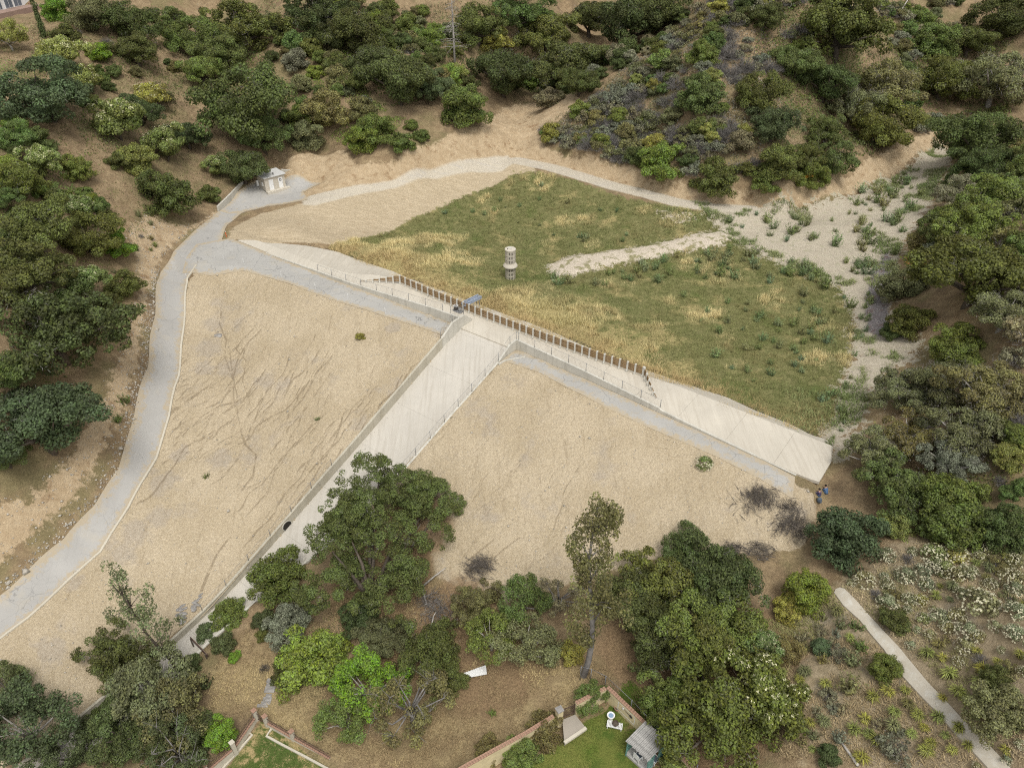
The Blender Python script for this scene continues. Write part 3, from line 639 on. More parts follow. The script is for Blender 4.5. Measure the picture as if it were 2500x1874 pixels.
def face_sheet(name, poly, step=0.15):
    u, v = to_uv(poly[:, 0], poly[:, 1])
    uu = np.arange(u.min() - .4, u.max() + .4, step); vv = np.arange(v.min() - .4, v.max() + .4, step)
    A_, B_ = np.meshgrid(uu, vv); A_ = A_.ravel(); B_ = B_.ravel()
    x = O2[0] + U2[0]*A_ + V2[0]*B_; y = O2[1] + U2[1]*A_ + V2[1]*B_
    sd = inside_sd(poly, x, y); ch = inside_sd(CHUTE, x, y)
    rl = rill_field(x, y)
    z = Hn(x, y) + fbm(x, y, 1.2, 4, 41)*0.07 + fbm(x, y, .42, 2, 47)*0.05 - rl*.55 + np.clip(sd*0.25, -.15, .03)
    pv = np.full(len(x), -9.0)
    for k in ('road', 'crest_a', 'crest_b'): pv = np.maximum(pv, inside_sd(PAVE[k], x, y))
    z -= 0.3*sstep(pv, .0, .35)
    ii = np.arange(len(x)).reshape(len(vv), len(uu))
    q = np.stack([ii[:-1, :-1], ii[1:, :-1], ii[1:, 1:], ii[:-1, 1:]], -1).reshape(-1, 4)
    keep = (sd[q].max(1) > -.35) & (ch[q].max(1) < 0.12) & (pv[q].min(1) < .8)
    q = q[keep]; used, inv = np.unique(q, return_inverse=True)
    X, Y = x[used], y[used]
    at_ = {k: np.full(len(used), -9.0) for k in ATT}
    at_['z_face'] = np.full(len(used), 4.0) ; at_['straw'] = np.zeros(len(used)); at_['rill'] = rl[used]
    lt = Field(ATT['z_litter'].reshape(GX.shape)); at_['z_litter'] = lt(X, Y)
    at_['z_face'] = sd[used] + 1.2
    gp = np.zeros(len(used))
    for cx_, cy_, _, r_ in GP: gp = np.maximum(gp, np.exp(-((X - cx_)**2 + (Y - cy_)**2)/(r_*r_)))
    at_['gpatch'] = gp
    me = np_mesh(name, np.stack([X, Y, z[used]], -1), inv.reshape(-1, 4), [M['ground']], attrs=at_, smooth=True)
    return tag(link(bpy.data.objects.new(name, me)), kind='structure')
face_sheet('dam_slope', ZP['face']); face_sheet('dam_slope', ZP['face2'])
# ------------------------------------------------------------------ hard surfaces
def drape(name, poly, dz, mat, step=1.0, skirt=.3, zfun=None):
    lo = poly.min(0); hi = poly.max(0)
    dens = []
    for a, b in zip(poly, np.roll(poly, -1, 0)):
        k = max(1, int(np.linalg.norm(b-a)/step)); dens += [a + (b-a)*i/k for i in range(k)]
    P = np.array(dens); nb = len(P)
    gx, gy = np.meshgrid(np.arange(lo[0], hi[0], step), np.arange(lo[1], hi[1], step)); q = np.stack([gx.ravel(), gy.ravel()], -1)
    q = q[inside_sd(poly, q[:, 0], q[:, 1]) > step*.45]
    allp = [Vector(p) for p in np.concatenate([P, q])]
    vo, eo, fo, *_ = delaunay_2d_cdt(allp, [(i, (i+1) % nb) for i in range(nb)], [], 1, 1e-5)
    X = np.array([p.x for p in vo]); Y = np.array([p.y for p in vo])
    Z = (zfun(X, Y) if zfun else Hn(X, Y)) + dz
    F = [tuple(f) for f in fo if len(f) == 3]
    F = [f if (X[f[1]]-X[f[0]])*(Y[f[2]]-Y[f[0]]) - (X[f[2]]-X[f[0]])*(Y[f[1]]-Y[f[0]]) > 0 else f[::-1] for f in F]
    V = [(x, y, z) for x, y, z in zip(X, Y, Z)]
    cnt = {}
    for f in F:
        for i in range(3): cnt[(f[i], f[(i+1) % 3])] = 1
    ed = [e for e in cnt if (e[1], e[0]) not in cnt]; m = {}
    for a, b in ed:
        for k in (a, b):
            if k not in m: m[k] = len(V); V.append((V[k][0], V[k][1], V[k][2] - skirt))
        F.append((a, m[a], m[b], b))
    me = bpy.data.meshes.new(name); me.from_pydata(V, [], F); me.materials.append(mat); me.update()
    a_ = me.attributes.new('edge_d', 'FLOAT', 'POINT'); VV = np.array(V); a_.data.foreach_set('value', np.clip(inside_sd(poly, VV[:, 0], VV[:, 1]), 0, 9).astype(np.float32))
    return tag(link(bpy.data.objects.new(name, me)), kind='structure')
drape('access_road', PAVE['road'], .035, M['asphalt'], .6)
drape('concrete_yard', PAVE['pad'], .045, M['asphalt'], .9)
drape('crest_road', PAVE['crest_a'], .06, M['crest_asphalt'], .9, .25); drape('crest_road', PAVE['crest_b'], .06, M['crest_asphalt'], .9, .25)
drape('garden_path', PAVE['path'], .03, M['pathc'], .4, .2)
# kerb along the downhill side of the road
kl = poly_w(ROAD_R[4:]); kp = []
for a, b in zip(kl[:-1], kl[1:]):
    k = max(1, int(np.linalg.norm(b-a)/1.0)); kp += [a + (b-a)*i/k for i in range(k)]
mb = MB(); mb.wall([(p[0], p[1], float(Hn(*p))-.3, float(Hn(*p))+.17) for p in kp], .26)
tag(mb.build('kerb', M['kerb']), kind='structure')

# upstream concrete apron in slabs
ap = tag(empty('concrete_apron', (0, 0, 0)), kind='structure')
def sheet_part(name, grid, mat, parent, skirt=.3):
    """grid: rows of (x,y,z)"""
    G = np.array(grid, float); r, c = G.shape[:2]; V = G.reshape(-1, 3); i = np.arange(r*c).reshape(r, c)
    F = [(i[a, b], i[a, b+1], i[a+1, b+1], i[a+1, b]) for a in range(r-1) for b in range(c-1)]
    per = list(i[0, :]) + list(i[1:, -1]) + list(i[-1, -2::-1]) + list(i[-2:0:-1, 0])
    V = [tuple(p) for p in V]; base = len(V); V += [(V[k][0], V[k][1], V[k][2]-skirt) for k in per]
    n_ = len(per); F += [(per[k], base+k, base+(k+1) % n_, per[(k+1) % n_]) for k in range(n_)]
    me = bpy.data.meshes.new(name); me.from_pydata(V, [], F); me.materials.append(mat); me.update()
    # faces must point up
    if me.polygons[0].normal.z < 0: me.flip_normals()
    return link(bpy.data.objects.new(name, me), parent)
edges = [-58.5,-54,-50,-44,-38,-32,-26,-19.7,-13.4,-7,-.6,5.5,11.5,17.5,23.6,29.8,35.6,40.55]
for a, b in zip(edges[:-1], edges[1:]):
    us = np.linspace(a + .01, b - .01, 7); rows = []
    for u in us:
        vi, vo_ = float(apron_in(u)), float(apron_out(u))
        brk = -4.4 + 3.4*float(sstep(np.array(-u), 27, 36)); brk = min(max(brk, vo_ + .05), vi - .02)
        vs = [vi, vi*.5 + brk*.5, brk + .02] + [brk + (vo_ - brk)*t for t in (.2, .45, .7, 1.0)]
        rows.append([uvw(u, v, float(apron_z(u, v)) + .03) for v in vs])
    sheet_part('slab_panel', rows, M['slab'], ap, .35)
# spillway chute floor in slabs
uL = lambda v: float(np.interp(v, [-5, 20, 40, 84], [-10.4, -10.25, -10.4, -10.4]))
uR = lambda v: float(np.interp(v, [-4, 4, 12, 20, 29, 36, 42, 48, 84], [-.85, -.85, -1.3, -1.7, -2.1, -4.4, -6.3, -7, -7.2]))
chn = tag(empty('spillway_chute', (0, 0, 0)), kind='structure')
cj = [.6, 7.2, 13.8, 20.6, 27.4, 34.2, 41, 48, 55, 62, 69, 76, 83]
for a, b in zip([-1.0] + cj[:-1], cj):
    vs = np.linspace(a + .008, b - .008, 9)
    rows = [[uvw(uL(v) + (uR(v) - uL(v))*t, v, float(chute_z(v)) + .02 + (.12*abs(t-.5)*2 if v > 40 else 0)) for t in np.linspace(0, 1, 5)] for v in vs]
    sheet_part('slab_panel', rows, M['chute'], chn, .3)
# sill between trough and chute
rows = [[uvw(-10.6 + 9.8*t, v, float(chute_z(v)) + .05) for t in np.linspace(0, 1, 8)] for v in (-.06, -.35, -.7, -1.0)]
sheet_part('sill_panel', rows, M['slab'], chn, .3)

def lw(pts_): return [(*uvw(u, v, 0)[:2], zb, zt) for u, v, zb, zt in pts_]
# ---- parapet walls along the crest
def wall_thing(name, label, cat, line, th, mat, loc, group=None, cap=None):
    mb = MB(); mb.wall(line, th); o = mb.build(name, mat, bevel=.02); return tag(o, label, cat, group)
ptL = [(u, np.interp(u, [-52, -46.6, -30.7, -13, -10.4], [1.0, 1.1, .85, -.05, -.05]), -.6, t) for u, t in [(-51,.10),(-46.6,.22),(-40,.4),(-34,.55),(-30.7,.62),(-26,.78),(-20,1.05),(-15,1.25),(-10.6,1.32)]]
wall_thing('parapet_wall', 'streaked concrete parapet along the crest road left of the spillway', 'wall', lw(ptL), .28, M['wallc'], None, 'crest parapets')
ptR = [(u, np.interp(u, [-.6, 10, 21.4, 34.9, 38.6], [-.05, .5, 1.4, 2.35, 2.55]), -.6, t) for u, t in [(-.55,1.32),(4,1.25),(10,1.08),(16,.9),(21.3,.7),(21.5,.5),(28,.3),(34.9,.16),(38.2,.06)]]
wall_thing('parapet_wall', 'streaked concrete parapet along the crest road right of the spillway', 'wall', lw(ptR), .28, M['wallc'], None, 'crest parapets')
# ---- chute side walls
def facez(u, v):
    p = uvw(u, v, 0); return float(Hn(p[0], p[1]))
L1 = []
for v in [-2.6,-1.6,-.9]: L1.append((uL(v)-.12, v, float(chute_z(v))-.6, float(np.interp(v, [-2.6,-.9], [-.1,1.32])) if v < -.95 else 1.32))
for v in (-.2, .6, 1.6, 2.4, 3.2, 4.0): L1.append((uL(v)-.12, v, float(chute_z(v))-.6, float(np.interp(v, [1.6, 4.0], [1.32, -.05]))))
wall_thing('chute_wall', 'grey stained concrete corner wall stepping down at the left head of the spillway', 'wall', lw(L1), .3, M['wallc'], None)
L2 = [(uL(v)-.12, v, float(chute_z(v))-.6, max(facez(uL(v)-.9, v)+.1, float(chute_z(v))+1.0)) for v in np.concatenate([[4.03], np.arange(6, 84, 2.0)])]
wl = wall_thing('chute_wall', 'long tan stained concrete wall down the left side of the spillway', 'wall', lw(L2), .3, M['wall_tan'], None)
R1 = [(uR(v)+.12, v, float(chute_z(v))-.6, float(np.interp(v, [-.2, 1.4, 4.0], [1.32, 1.32, .0]))) for v in (-.2, .6, 1.4, 2.2, 3.1, 4.0)]
wall_thing('chute_wall', 'pale concrete corner wall stepping down at the right head of the spillway', 'wall', lw(R1), .3, M['wallc'], None)
R2 = [(uR(v)+.12, v, float(chute_z(v))-.6, max(facez(uR(v)+.9, v)+.08, float(chute_z(v))+.25)) for v in np.concatenate([[4.03], np.arange(6, 84, 2.0)])]
wall_thing('chute_wall', 'long concrete wall flush with the slope on the right side of the spillway', 'wall', lw(R2), .3, M['wallc'], None)
mb = MB(); mb.wall(lw([(.05, 3.3, -.3, .12), (-.35, 4.4, -.4, .02)] ), .2); mb.wall(lw([(1.6, 1.2, -.3, .16), (.05, 3.28, -.3, .14)]), .18)
tag(mb.build('corner_kerb', M['wallc']), 'low concrete kerb across the corner of the crest road right of the spillway', 'kerb')

# ---- drain outlet in the left chute wall
v_d = 33.5; pc = uvw(uL(v_d)+.06, v_d, float(chute_z(v_d)) + .42)
dr = tag(empty('drain_outlet', pc, DANG), 'dark round drain opening in the tan spillway wall above the oak', 'drain')
mb = MB(); prof = [(.62, -.05), (.72, -.05), (.72, .06), (.62, .06)]
n_ = 24; P = []; F = []
for r, z in prof: P += [(z, r*math.cos(2*math.pi*k/n_), r*math.sin(2*math.pi*k/n_)) for k in range(n_)]
for i in range(4): F += [(i*n_+k, ((i+1) % 4)*n_+k, ((i+1) % 4)*n_+(k+1) % n_, i*n_+(k+1) % n_) for k in range(n_)]
mb.add(P, F).build('pipe_collar', M['wallc'], dr)
mb = MB(); mb.add([(.012, .62*math.cos(2*math.pi*k/n_), .62*math.sin(2*math.pi*k/n_)) for k in range(n_)] + [(-.02, .62*math.cos(2*math.pi*k/n_), .62*math.sin(2*math.pi*k/n_)) for k in range(n_)], [tuple(range(n_)), tuple(range(2*n_-1, n_-1, -1))] + [(k, k+n_, (k+1) % n_+n_, (k+1) % n_) for k in range(n_)]).build('mouth_shade_disc', M['hollow_shade'], dr)  # flat near-black disc, painted shade in place of an open bore

# ---- flashboard barrier: posts and planks on the upstream sill
br = tag(empty('flashboard_barrier', uvw(-4.6, -3.95, 0), DANG), 'long barrier of brown planks between pale posts along the dam crest', 'barrier')
def loc_uv(u, v, z): return (u + 4.6, -(v + 3.95), z)      # local frame of the barrier
PM = {}
def post(u, v, zb, zt, rz):
    key = round(zt - zb, 2)
    if key not in PM:
        m_ = MB(); h = key; m_.box((0, 0, h/2), (.22, .24, h)); m_.box((0, -.16, .14), (.22, .2, .28))
        PM[key] = m_.mesh('post', [M['post']])
    o = link(bpy.data.objects.new('post', PM[key]), br); o.location = loc_uv(u, v, zb); o.rotation_euler.z = rz
PLK = {}
def plank(p, q, z, h):
    d = Vector((q[0]-p[0], q[1]-p[1])); L = round(d.length - .24, 2); key = (L, round(h, 2))
    if key not in PLK: PLK[key] = MB().box((0, 0, 0), (L, .07, h)).mesh('plank', [M['wood']])
    o = link(bpy.data.objects.new('plank', PLK[key]), br); o.location = ((p[0]+q[0])/2, (p[1]+q[1])/2 + random.uniform(-.012, .012), z); o.rotation_euler = (random.uniform(-.03, .03), -random.uniform(-.008, .008), math.atan2(d.y, d.x))
def bays(line):
    """line: list of (u, v, zb, zt)"""
    for i, (u, v, zb, zt) in enumerate(line):
        a = line[max(i-1, 0)]; b = line[min(i+1, len(line)-1)]; rz = math.atan2(-(b[1]-a[1]), b[0]-a[0])
        if zt - zb > .2: post(u, v, zb, zt + .07, rz)
    for (u, v, zb, zt), (u2, v2, zb2, zt2) in zip(line[:-1], line[1:]):
        p, q = loc_uv(u, v, 0), loc_uv(u2, v2, 0); lo = (zb + zb2)/2 + .34; hi = (zt + zt2)/2; k = max(1, round((hi - lo)/.26)); h = (hi - lo)/k
        for j in range(k): plank(p, q, lo + h*(j + .5), max(.05, h - .07))
row = [(-25.5 + 41.7*i/37, -3.95, float(trough_z(-25.5 + 41.7*i/37)) + .02, float(trough_z(-25.5 + 41.7*i/37)) + 1.45) for i in range(38)]
bays(row)
MB().wall([(*loc_uv(u, v - .05, 0)[:2], zb - .2, zb + .3) for u, v, zb, zt in row], .16).build('sill', M['slab'], br)
bays([(-30.6 + 5.1*t, -.3 - 3.65*t, .36 - .2*t, .50 + 1.05*t) for t in np.linspace(0, .995, 7)])
bays([(16.3 + 3.7*t, -3.95 + 3.6*t, .14 + .12*t, 1.5 - 1.1*t) for t in np.linspace(.005, 1, 6)])

# ---- wire fences on the walls
def wire_fence(label, pts_, h=1.15, mesh=False, rail=True):
    """pts_: list of world (x,y,z) post feet"""
    c = np.mean(pts_, 0); t = tag(empty('wire_fence', tuple(c)), label, 'fence', 'wire fences on the dam walls')
    pm = MB().tube([(0, 0, -.05), (0, 0, h)], .038, 6).mesh('fence_post', [M['steel']])
    for p in pts_:
        o = link(bpy.data.objects.new('fence_post', pm), t); o.location = tuple(np.array(p) - c)
    if rail: 
        m_ = MB()
        for p, q in zip(pts_[:-1], pts_[1:]): m_.tube([np.array(p) - c + [0, 0, h-.04], np.array(q) - c + [0, 0, h-.04]], .014, 5)
        m_.build('top_wire', M['steel'], t)
    m_ = MB()
    for p, q in zip(pts_[:-1], pts_[1:]):
        p = np.array(p) - c; q = np.array(q) - c; L = np.linalg.norm(q-p); k = max(2, int(L/(.3 if mesh else .6)))
        for i in range(k):
            a = p + (q-p)*i/k; b = p + (q-p)*(i+1)/k
            m_.tube([a + [0,0,.03], b + [0,0,h-.06]], .0045, 3, cap=False); m_.tube([b + [0,0,.03], a + [0,0,h-.06]], .0045, 3, cap=False)
    m_.build('wire_mesh', M['steel'], t)
    return t
topL = lambda u: float(np.interp(u, [q[0] for q in ptL], [q[3] for q in ptL])); topR = lambda u: float(np.interp(u, [q[0] for q in ptR], [q[3] for q in ptR]))
vL = lambda u: float(np.interp(u, [-52, -46.6, -30.7, -13, -10.4], [1.0, 1.1, .85, -.05, -.05])); vR = lambda u: float(np.interp(u, [-.6, 10, 21.4], [-.05, .5, 1.4]))
wire_fence('thin wire fence on the crest parapet left of the spillway', [uvw(u, vL(u)-.05, topL(u)) for u in np.linspace(-38.5, -13.6, 9)], 1.1)
wire_fence('wire fence turning the corner at the left head of the spillway', [uvw(-12.1, -.05, 1.3), uvw(-10.55, -1.0, 1.32), uvw(-10.5, 1.55, 1.32), uvw(-10.5, 4.1, -.05)], 1.2, True)
wire_fence('thin wire fence on the crest parapet right of the spillway', [uvw(u, vR(u)-.05, topR(u)) for u in np.linspace(-.4, 21.3, 9)], 1.15)
wire_fence('wire fence stepping down the wall right of the spillway', [uvw(-.72, -.1, 1.32)] + [uvw(uR(v)+.12, v, float(np.interp(v, [1.4, 4], [1.32, 0])) if v < 4 else facez(uR(v)+.9, v)+.08) for v in (1.4, 3.95, 6.6, 9.2, 11.8, 14.4, 17, 19.6, 22.2, 24.8)], 1.2)
wire_fence('wire fence on the lower left spillway wall', [uvw(uL(v)-.14, v, max(facez(uL(v)-.9, v)+.1, float(chute_z(v))+1.0)) for v in (25.5, 29, 32.4, 35.8, 39.2, 42.6, 46)], 1.0)

# ---- valve machine and the perforated steel chute over the barrier
p = uvw(-13.6, -3.3, float(trough_z(-13.6)))
t = tag(empty('valve_machine', p, DANG), 'small dark valve machine at the foot of the plank barrier', 'machine')
MB().box((0, 0, .1), (1.5, .75, .2)).build('base_plate', M['steel'], t, bevel=.02)
MB().lathe([(.26, .2), (.3, .25), (.3, .7), (.24, .78)], 16, (-.35, 0, 0)).build('gearbox', M['dark'], t)
MB().lathe([(.22, .2), (.24, .55), (.16, .62)], 16, (.35, .02, 0)).build('pump_body', M['steel'], t)
m_ = MB(); m_.tube([(-.35 + .34*math.cos(a), .34*math.sin(a), .86) for a in np.linspace(0, 2*math.pi, 21)], .03, 6); m_.tube([(-.35, 0, .75), (-.35, 0, .88)], .04, 6)
for a in (0, 2.1, 4.2): m_.tube([(-.35, 0, .86), (-.35 + .34*math.cos(a), .34*math.sin(a), .86)], .02, 5)
m_.build('handwheel', M['white'], t)
a_ = at(1131, 741, .9); b_ = at(1171, 727, .55); dv = b_ - a_; Lc = np.linalg.norm(dv)
t = tag(empty('perforated_chute', a_ - [0, 0, .35], math.atan2(dv[1], dv[0])), 'blue grey perforated steel chute resting over the plank barrier', 'chute')
for sy in (-.36, .36):
    m_ = MB(); k = 12; pitch = Lc/k
    m_.box((Lc/2, sy, .06), (Lc, .05, .12)); m_.box((Lc/2, sy, .44), (Lc, .05, .12))
    for i in range(k+1): m_.box((pitch*i, sy, .25), (pitch*.5, .05, .27))
    m_.build('side_plate', M['blue_steel'], t)
MB().box((Lc/2, 0, .02), (Lc, .67, .04)).build('floor_plate', M['blue_steel'], t)
m_ = MB()
for i in range(9): m_.box((Lc*(i+.5)/9, 0, .47), (.1, .67, .05))
m_.build('cross_bars', M['blue_steel'], t)
m_ = MB()
for x in (.4, Lc*.5, Lc-.4): m_.box((x, -.3, -.5), (.08, .08, .98)); m_.box((x, .3, -.5), (.08, .08, .98))
m_.build('legs', M['steel'], t)

# ---- outlet tower
tx = at(1246, 681, -4.75); tz = float(Hf(tx[0], tx[1]))
tw = tag(empty('outlet_tower', (tx[0], tx[1], tz - .15)), 'pale round concrete outlet tower with rows of slots standing in the grass', 'tower')
def slotted(name, z0, z1, r, n_c=20, rows_=3, mat=None):
    m_ = MB(); pitch = 2*math.pi/n_c; rh = (z1-z0)*.075
    for k in range(n_c):
        a = pitch*k; w_ = r*pitch*.52
        P = [(r*math.cos(a+s), r*math.sin(a+s)) for s in (-pitch*.27, pitch*.27)] + [((r-.12)*math.cos(a+s), (r-.12)*math.sin(a+s)) for s in (pitch*.27, -pitch*.27)]
        m_.prism([(x, y, z1) for x, y in P], z1 - z0)
    for j in range(rows_+1):
        zc = z0 + (z1 - z0 - rh)*j/rows_ + rh/2
        V = []; F = []; nn = 40
        for rr, zz in ((r-.004, zc-rh/2), (r-.004, zc+rh/2), (r-.11, zc+rh/2), (r-.11, zc-rh/2)): V += [(rr*math.cos(2*math.pi*k/nn), rr*math.sin(2*math.pi*k/nn), zz) for k in range(nn)]
        for i in range(4): F += [(i*nn+k, i*nn+(k+1) % nn, ((i+1) % 4)*nn+(k+1) % nn, ((i+1) % 4)*nn+k) for k in range(nn)]
        m_.add(V, F)
    return m_.build(name, mat, tw)
slotted('lower_shaft', 0, 2.4, .86, mat=M['wall_tan']); slotted('upper_shaft', 3.02, 5.42, .87, mat=M['slab'])
MB().lathe([(.62, 0), (.62, 5.4)], 24).build('shade_core', M['hollow_shade'], tw)  # added dark cylinder, paints the shade of the hollow behind the slots
MB().lathe([(.88, 2.36), (1.14, 2.42), (1.21, 2.5), (1.2, 2.62), (.93, 3.06), (.8, 3.06)], 40).build('collar', M['slab'], tw)
MB().lathe([(.84, 5.43), (.93, 5.43), (.93, 5.56), (.90, 5.6), (.86, 5.6)], 40).build('cap', M['slab'], tw)
hat = MB().lathe([(.36, 5.604), (.38, 5.68), (.34, 5.72)], 20, (-.08, .28, 0)).build('hatch', M['wallc'], tw)
MB().box((-.45, -.2, 5.66), (.14, .1, .12)).build('lifting_lug', M['dark'], tw)

# ---- control house at the yard
A_ = at(650, 467, .15); ang_s = math.radians(41)
sh = tag(empty('pump_house', (A_[0], A_[1], .12), ang_s), 'small pale block control house with two white doors beside the road', 'building')
Wd, Dp, Ht = 4.2, 3.4, 2.5
m_ = MB(); m_.box((Wd/2, .1, Ht/2), (Wd, .2, Ht)); m_.box((Wd/2, Dp-.1, Ht/2), (Wd, .2, Ht)); m_.box((.1, Dp/2, Ht/2), (.198, Dp-.404, Ht)); m_.box((Wd-.1, Dp/2, Ht/2), (.198, Dp-.404, Ht))
m_.build('wall', M['wall_tan' if False else 'slab'], sh)
rf = MB(); z0 = Ht + .004
rf.add([(-.22,-.3,z0), (Wd+.22,-.3,z0), (Wd+.22,Dp+.2,z0+.06), (-.22,Dp+.2,z0+.06), (-.22,-.3,z0+.15), (Wd+.22,-.3,z0+.15), (Wd+.22,Dp+.2,z0+.22), (-.22,Dp+.2,z0+.22)],
       [(3,2,1,0), (0,1,5,4), (1,2,6,5), (2,3,7,6), (3,0,4,7), (4,5,6,7)])
roof_o = rf.build('roof', M['roof'], sh)
MB().lathe([(.1, .0), (.1, .25), (.16, .25), (.16, .33)], 12, (Wd*.52, .45, z0+.2)).build('vent', M['dark'], roof_o)
for i, (x0, x1) in enumerate(((.2, .41), (.67, .87))):
    d = MB().box((Wd*(x0+x1)/2, -.03, 1.03), (Wd*(x1-x0), .06, 2.04)).build('door', M['white'], sh)
    MB().box((Wd*x1 - .1, -.085, 1.0), (.05, .05, .14)).build('handle', M['steel'], d)
    if i: 
        MB().box((Wd*(x0+x1)/2, -.07, 1.6), (.42, .02, .5)).build('sign', M['dark'], d); MB().box((Wd*(x0+x1)/2, -.084, 1.62), (.2, .008, .22)).build('sign_panel', M['white'], d)
MB().box((-.08, 1.0, 1.2), (.16, .4, .7)).build('meter_box', M['white'], sh)
MB().box((-.25, 2.9, .9), (.4, .35, 1.1)).build('cabinet', M['white'], sh)
MB().box((Wd/2+.2, -.45, -.38), (Wd+.6, .8, .8)).build('door_step', M['slab'], sh)
# retaining walls of the yard
def px_wall(name, label, px, z, h0, h1, th, mat, cat='wall'):
    P = [at(x, y, z) for x, y in px]; k = len(P)
    return wall_thing(name, label, cat, [(p[0], p[1], z - .8, z + h0 + (h1 - h0)*i/(k-1)) for i, p in enumerate(P)], th, mat, None)
px_wall('retaining_wall', 'long concrete retaining wall curving behind the yard below the oak', [(533,516),(548,503),(567,486),(586,467),(602,452),(616,444),(632,438)], .1, 1.0, 1.7, .3, M['wallc'])
px_wall('retaining_wall', 'short concrete retaining wall right of the control house', [(690,434),(706,433),(724,434.5),(743,436.5)], .15, 1.75, 1.3, .3, M['wallc'])

# ---- markers
mk = MB().box((0, 0, .5), (.09, .05, 1.0)).mesh('marker_post', [M['white']]); first = None
MKL = ['beside the top bend of the road kerb', 'at the bend, leftmost along the crest road edge', 'second from the bend along the crest road edge', 'third from the bend along the crest road edge', 'fourth from the bend along the crest road edge', 'fifth from the bend along the crest road edge', 'sixth from the bend along the crest road edge', 'beside the fence corner of the spillway']
for (px, py), lb in zip([(456,681),(546,634),(596,645),(687,676),(770,705),(850,731),(941,766),(1067,809)], MKL):
    p = hit(px, py, Hn)[0]; o = link(bpy.data.objects.new('marker_post', mk)); o.location = (p[0], p[1], p[2]-.05); o.rotation_euler = (0, random.uniform(-.05, .05), DANG)
    tag(o, 'thin white marker post ' + lb, 'marker', 'white marker posts')
p = hit(553, 578, Hn)[0]
t = tag(empty('marker_post', (p[0], p[1], p[2]-.05)), 'orange marker post on the bank above the concrete apron', 'marker')
MB().box((0, 0, .45), (.12, .06, .9)).build('stake', M['orange'], t); MB().box((0, 0, .98), (.1, .05, .16)).build('top_band', M['white'], t)
p = hit(1503, 371)[0]
t = tag(empty('marker_post', (p[0], p[1], p[2]-.05)), 'lone white marker post on the shrubby slope above the cut bank', 'marker')
MB().box((0, 0, .6), (.14, .06, 1.2)).build('stake', M['white'], t); MB().box((0, -.035, .95), (.1, .01, .25)).build('plate', M['steel'], t)

# ---- house at the top left
h0 = at(-60, 40, 25.2); h1 = at(78, 10, 25.2); hd = h1 - h0; ha = math.atan2(hd[1], hd[0]); HL = np.linalg.norm(hd)
hs = tag(empty('house', (h0[0], h0[1], 25.3), ha), 'white house with tall glass doors at the top of the slope', 'house')
m_ = MB(); m_.box((HL/2, .15, 1.75), (HL, .3, 3.5)); m_.box((.15, 4.2, 1.75), (.298, 7.7, 3.5)); m_.box((HL-.15, 4.2, 1.75), (.298, 7.7, 3.5)); m_.box((HL/2, 8.2, 1.75), (HL, .3, 3.5)); m_.build('wall', M['white'], hs)
MB().box((HL/2, 4.1, 3.66), (HL+1.2, 9.4, .3)).build('roof', M['roof'], hs)
MB().box((HL/2, -1.6, -2.0), (HL+6, 3.2, 4.0)).build('terrace', mat_plain('terrace_paving', (.30, .21, .17), .2, 4), hs)
for x0, x1 in ((HL-9.6, HL-8.2), (HL-7.4, HL-5.2), (HL-4.9, HL-2.7)):
    f = MB().box(((x0+x1)/2, -.03, 1.2), (x1-x0, .06, 2.3)).build('window', M['white'], hs)
    for q in (0, 1):
        xa = x0 + .08 + (x1-x0-.08)*q/2; xb = x0 + (x1-x0)*(q+1)/2 - (.0 if q == 0 else .08)
        MB().box(((xa+xb)/2, -.07, 1.2), (xb-xa-.06, .02, 2.1)).build('pane', M['glass'], f)
MB().lathe([(.22, 0), (.3, .4), (.26, .42)], 12, (HL-1.2, -.6, 0)).build('plant_pot', M['brick'], hs)
# ------------------------------------------------------------------ right-hand garden: yellow wall, gate, patio, pergola
GZ = -8.8; WT = GZ + 1.6
def cap_bricks(parent, P, th):
    """terracotta capping bricks along a wall top (list of world points)"""
    bm_ = MB().box((0, 0, .03), (.235, th, .065)).mesh('brick', [M['brick']])
    for a, b in zip(P[:-1], P[1:]):
        d = b - a; L = np.linalg.norm(d[:2]); k = int(L/.25); rz = math.atan2(d[1], d[0])
        for i in range(k):
            q = a + d*(i + .5)/k; o = link(bpy.data.objects.new('brick', bm_), parent)
            o.location = (q[0], q[1], q[2] + random.uniform(0, .012)); o.rotation_euler.z = rz + random.uniform(-.03, .03)
def garden_wall(label, px, zt, th, group):
    P = [at(x, y, zt) for x, y in px]
    t = tag(empty('garden_wall', tuple(P[0] - [0, 0, 1.6])), label, 'wall', group); o = np.array(P[0] - [0, 0, 1.6])
    MB().wall([(p[0]-o[0], p[1]-o[1], -1.2, zt - o[2]) for p in P], th).build('wall', M['stucco'], t)
    cap_bricks(t, [np.array(p) - o for p in P], th + .1)
    return t
garden_wall('yellow stucco wall with a terracotta cap running behind the pergola', [(1483,1676),(1573,1763),(1634,1817),(1690,1872),(1730,1912)], WT, .26, 'yellow garden walls')
garden_wall('short yellow stucco wall behind the citrus tree', [(1406,1716),(1445,1696),(1479,1679)], WT, .26, 'yellow garden walls')
garden_wall('low yellow stucco wall with brick cap at the foot of the dry lawn', [(1352,1747),(1320,1766),(1285,1788),(1205,1831),(1128,1874),(1070,1907)], WT - .55, .26, 'yellow garden walls')
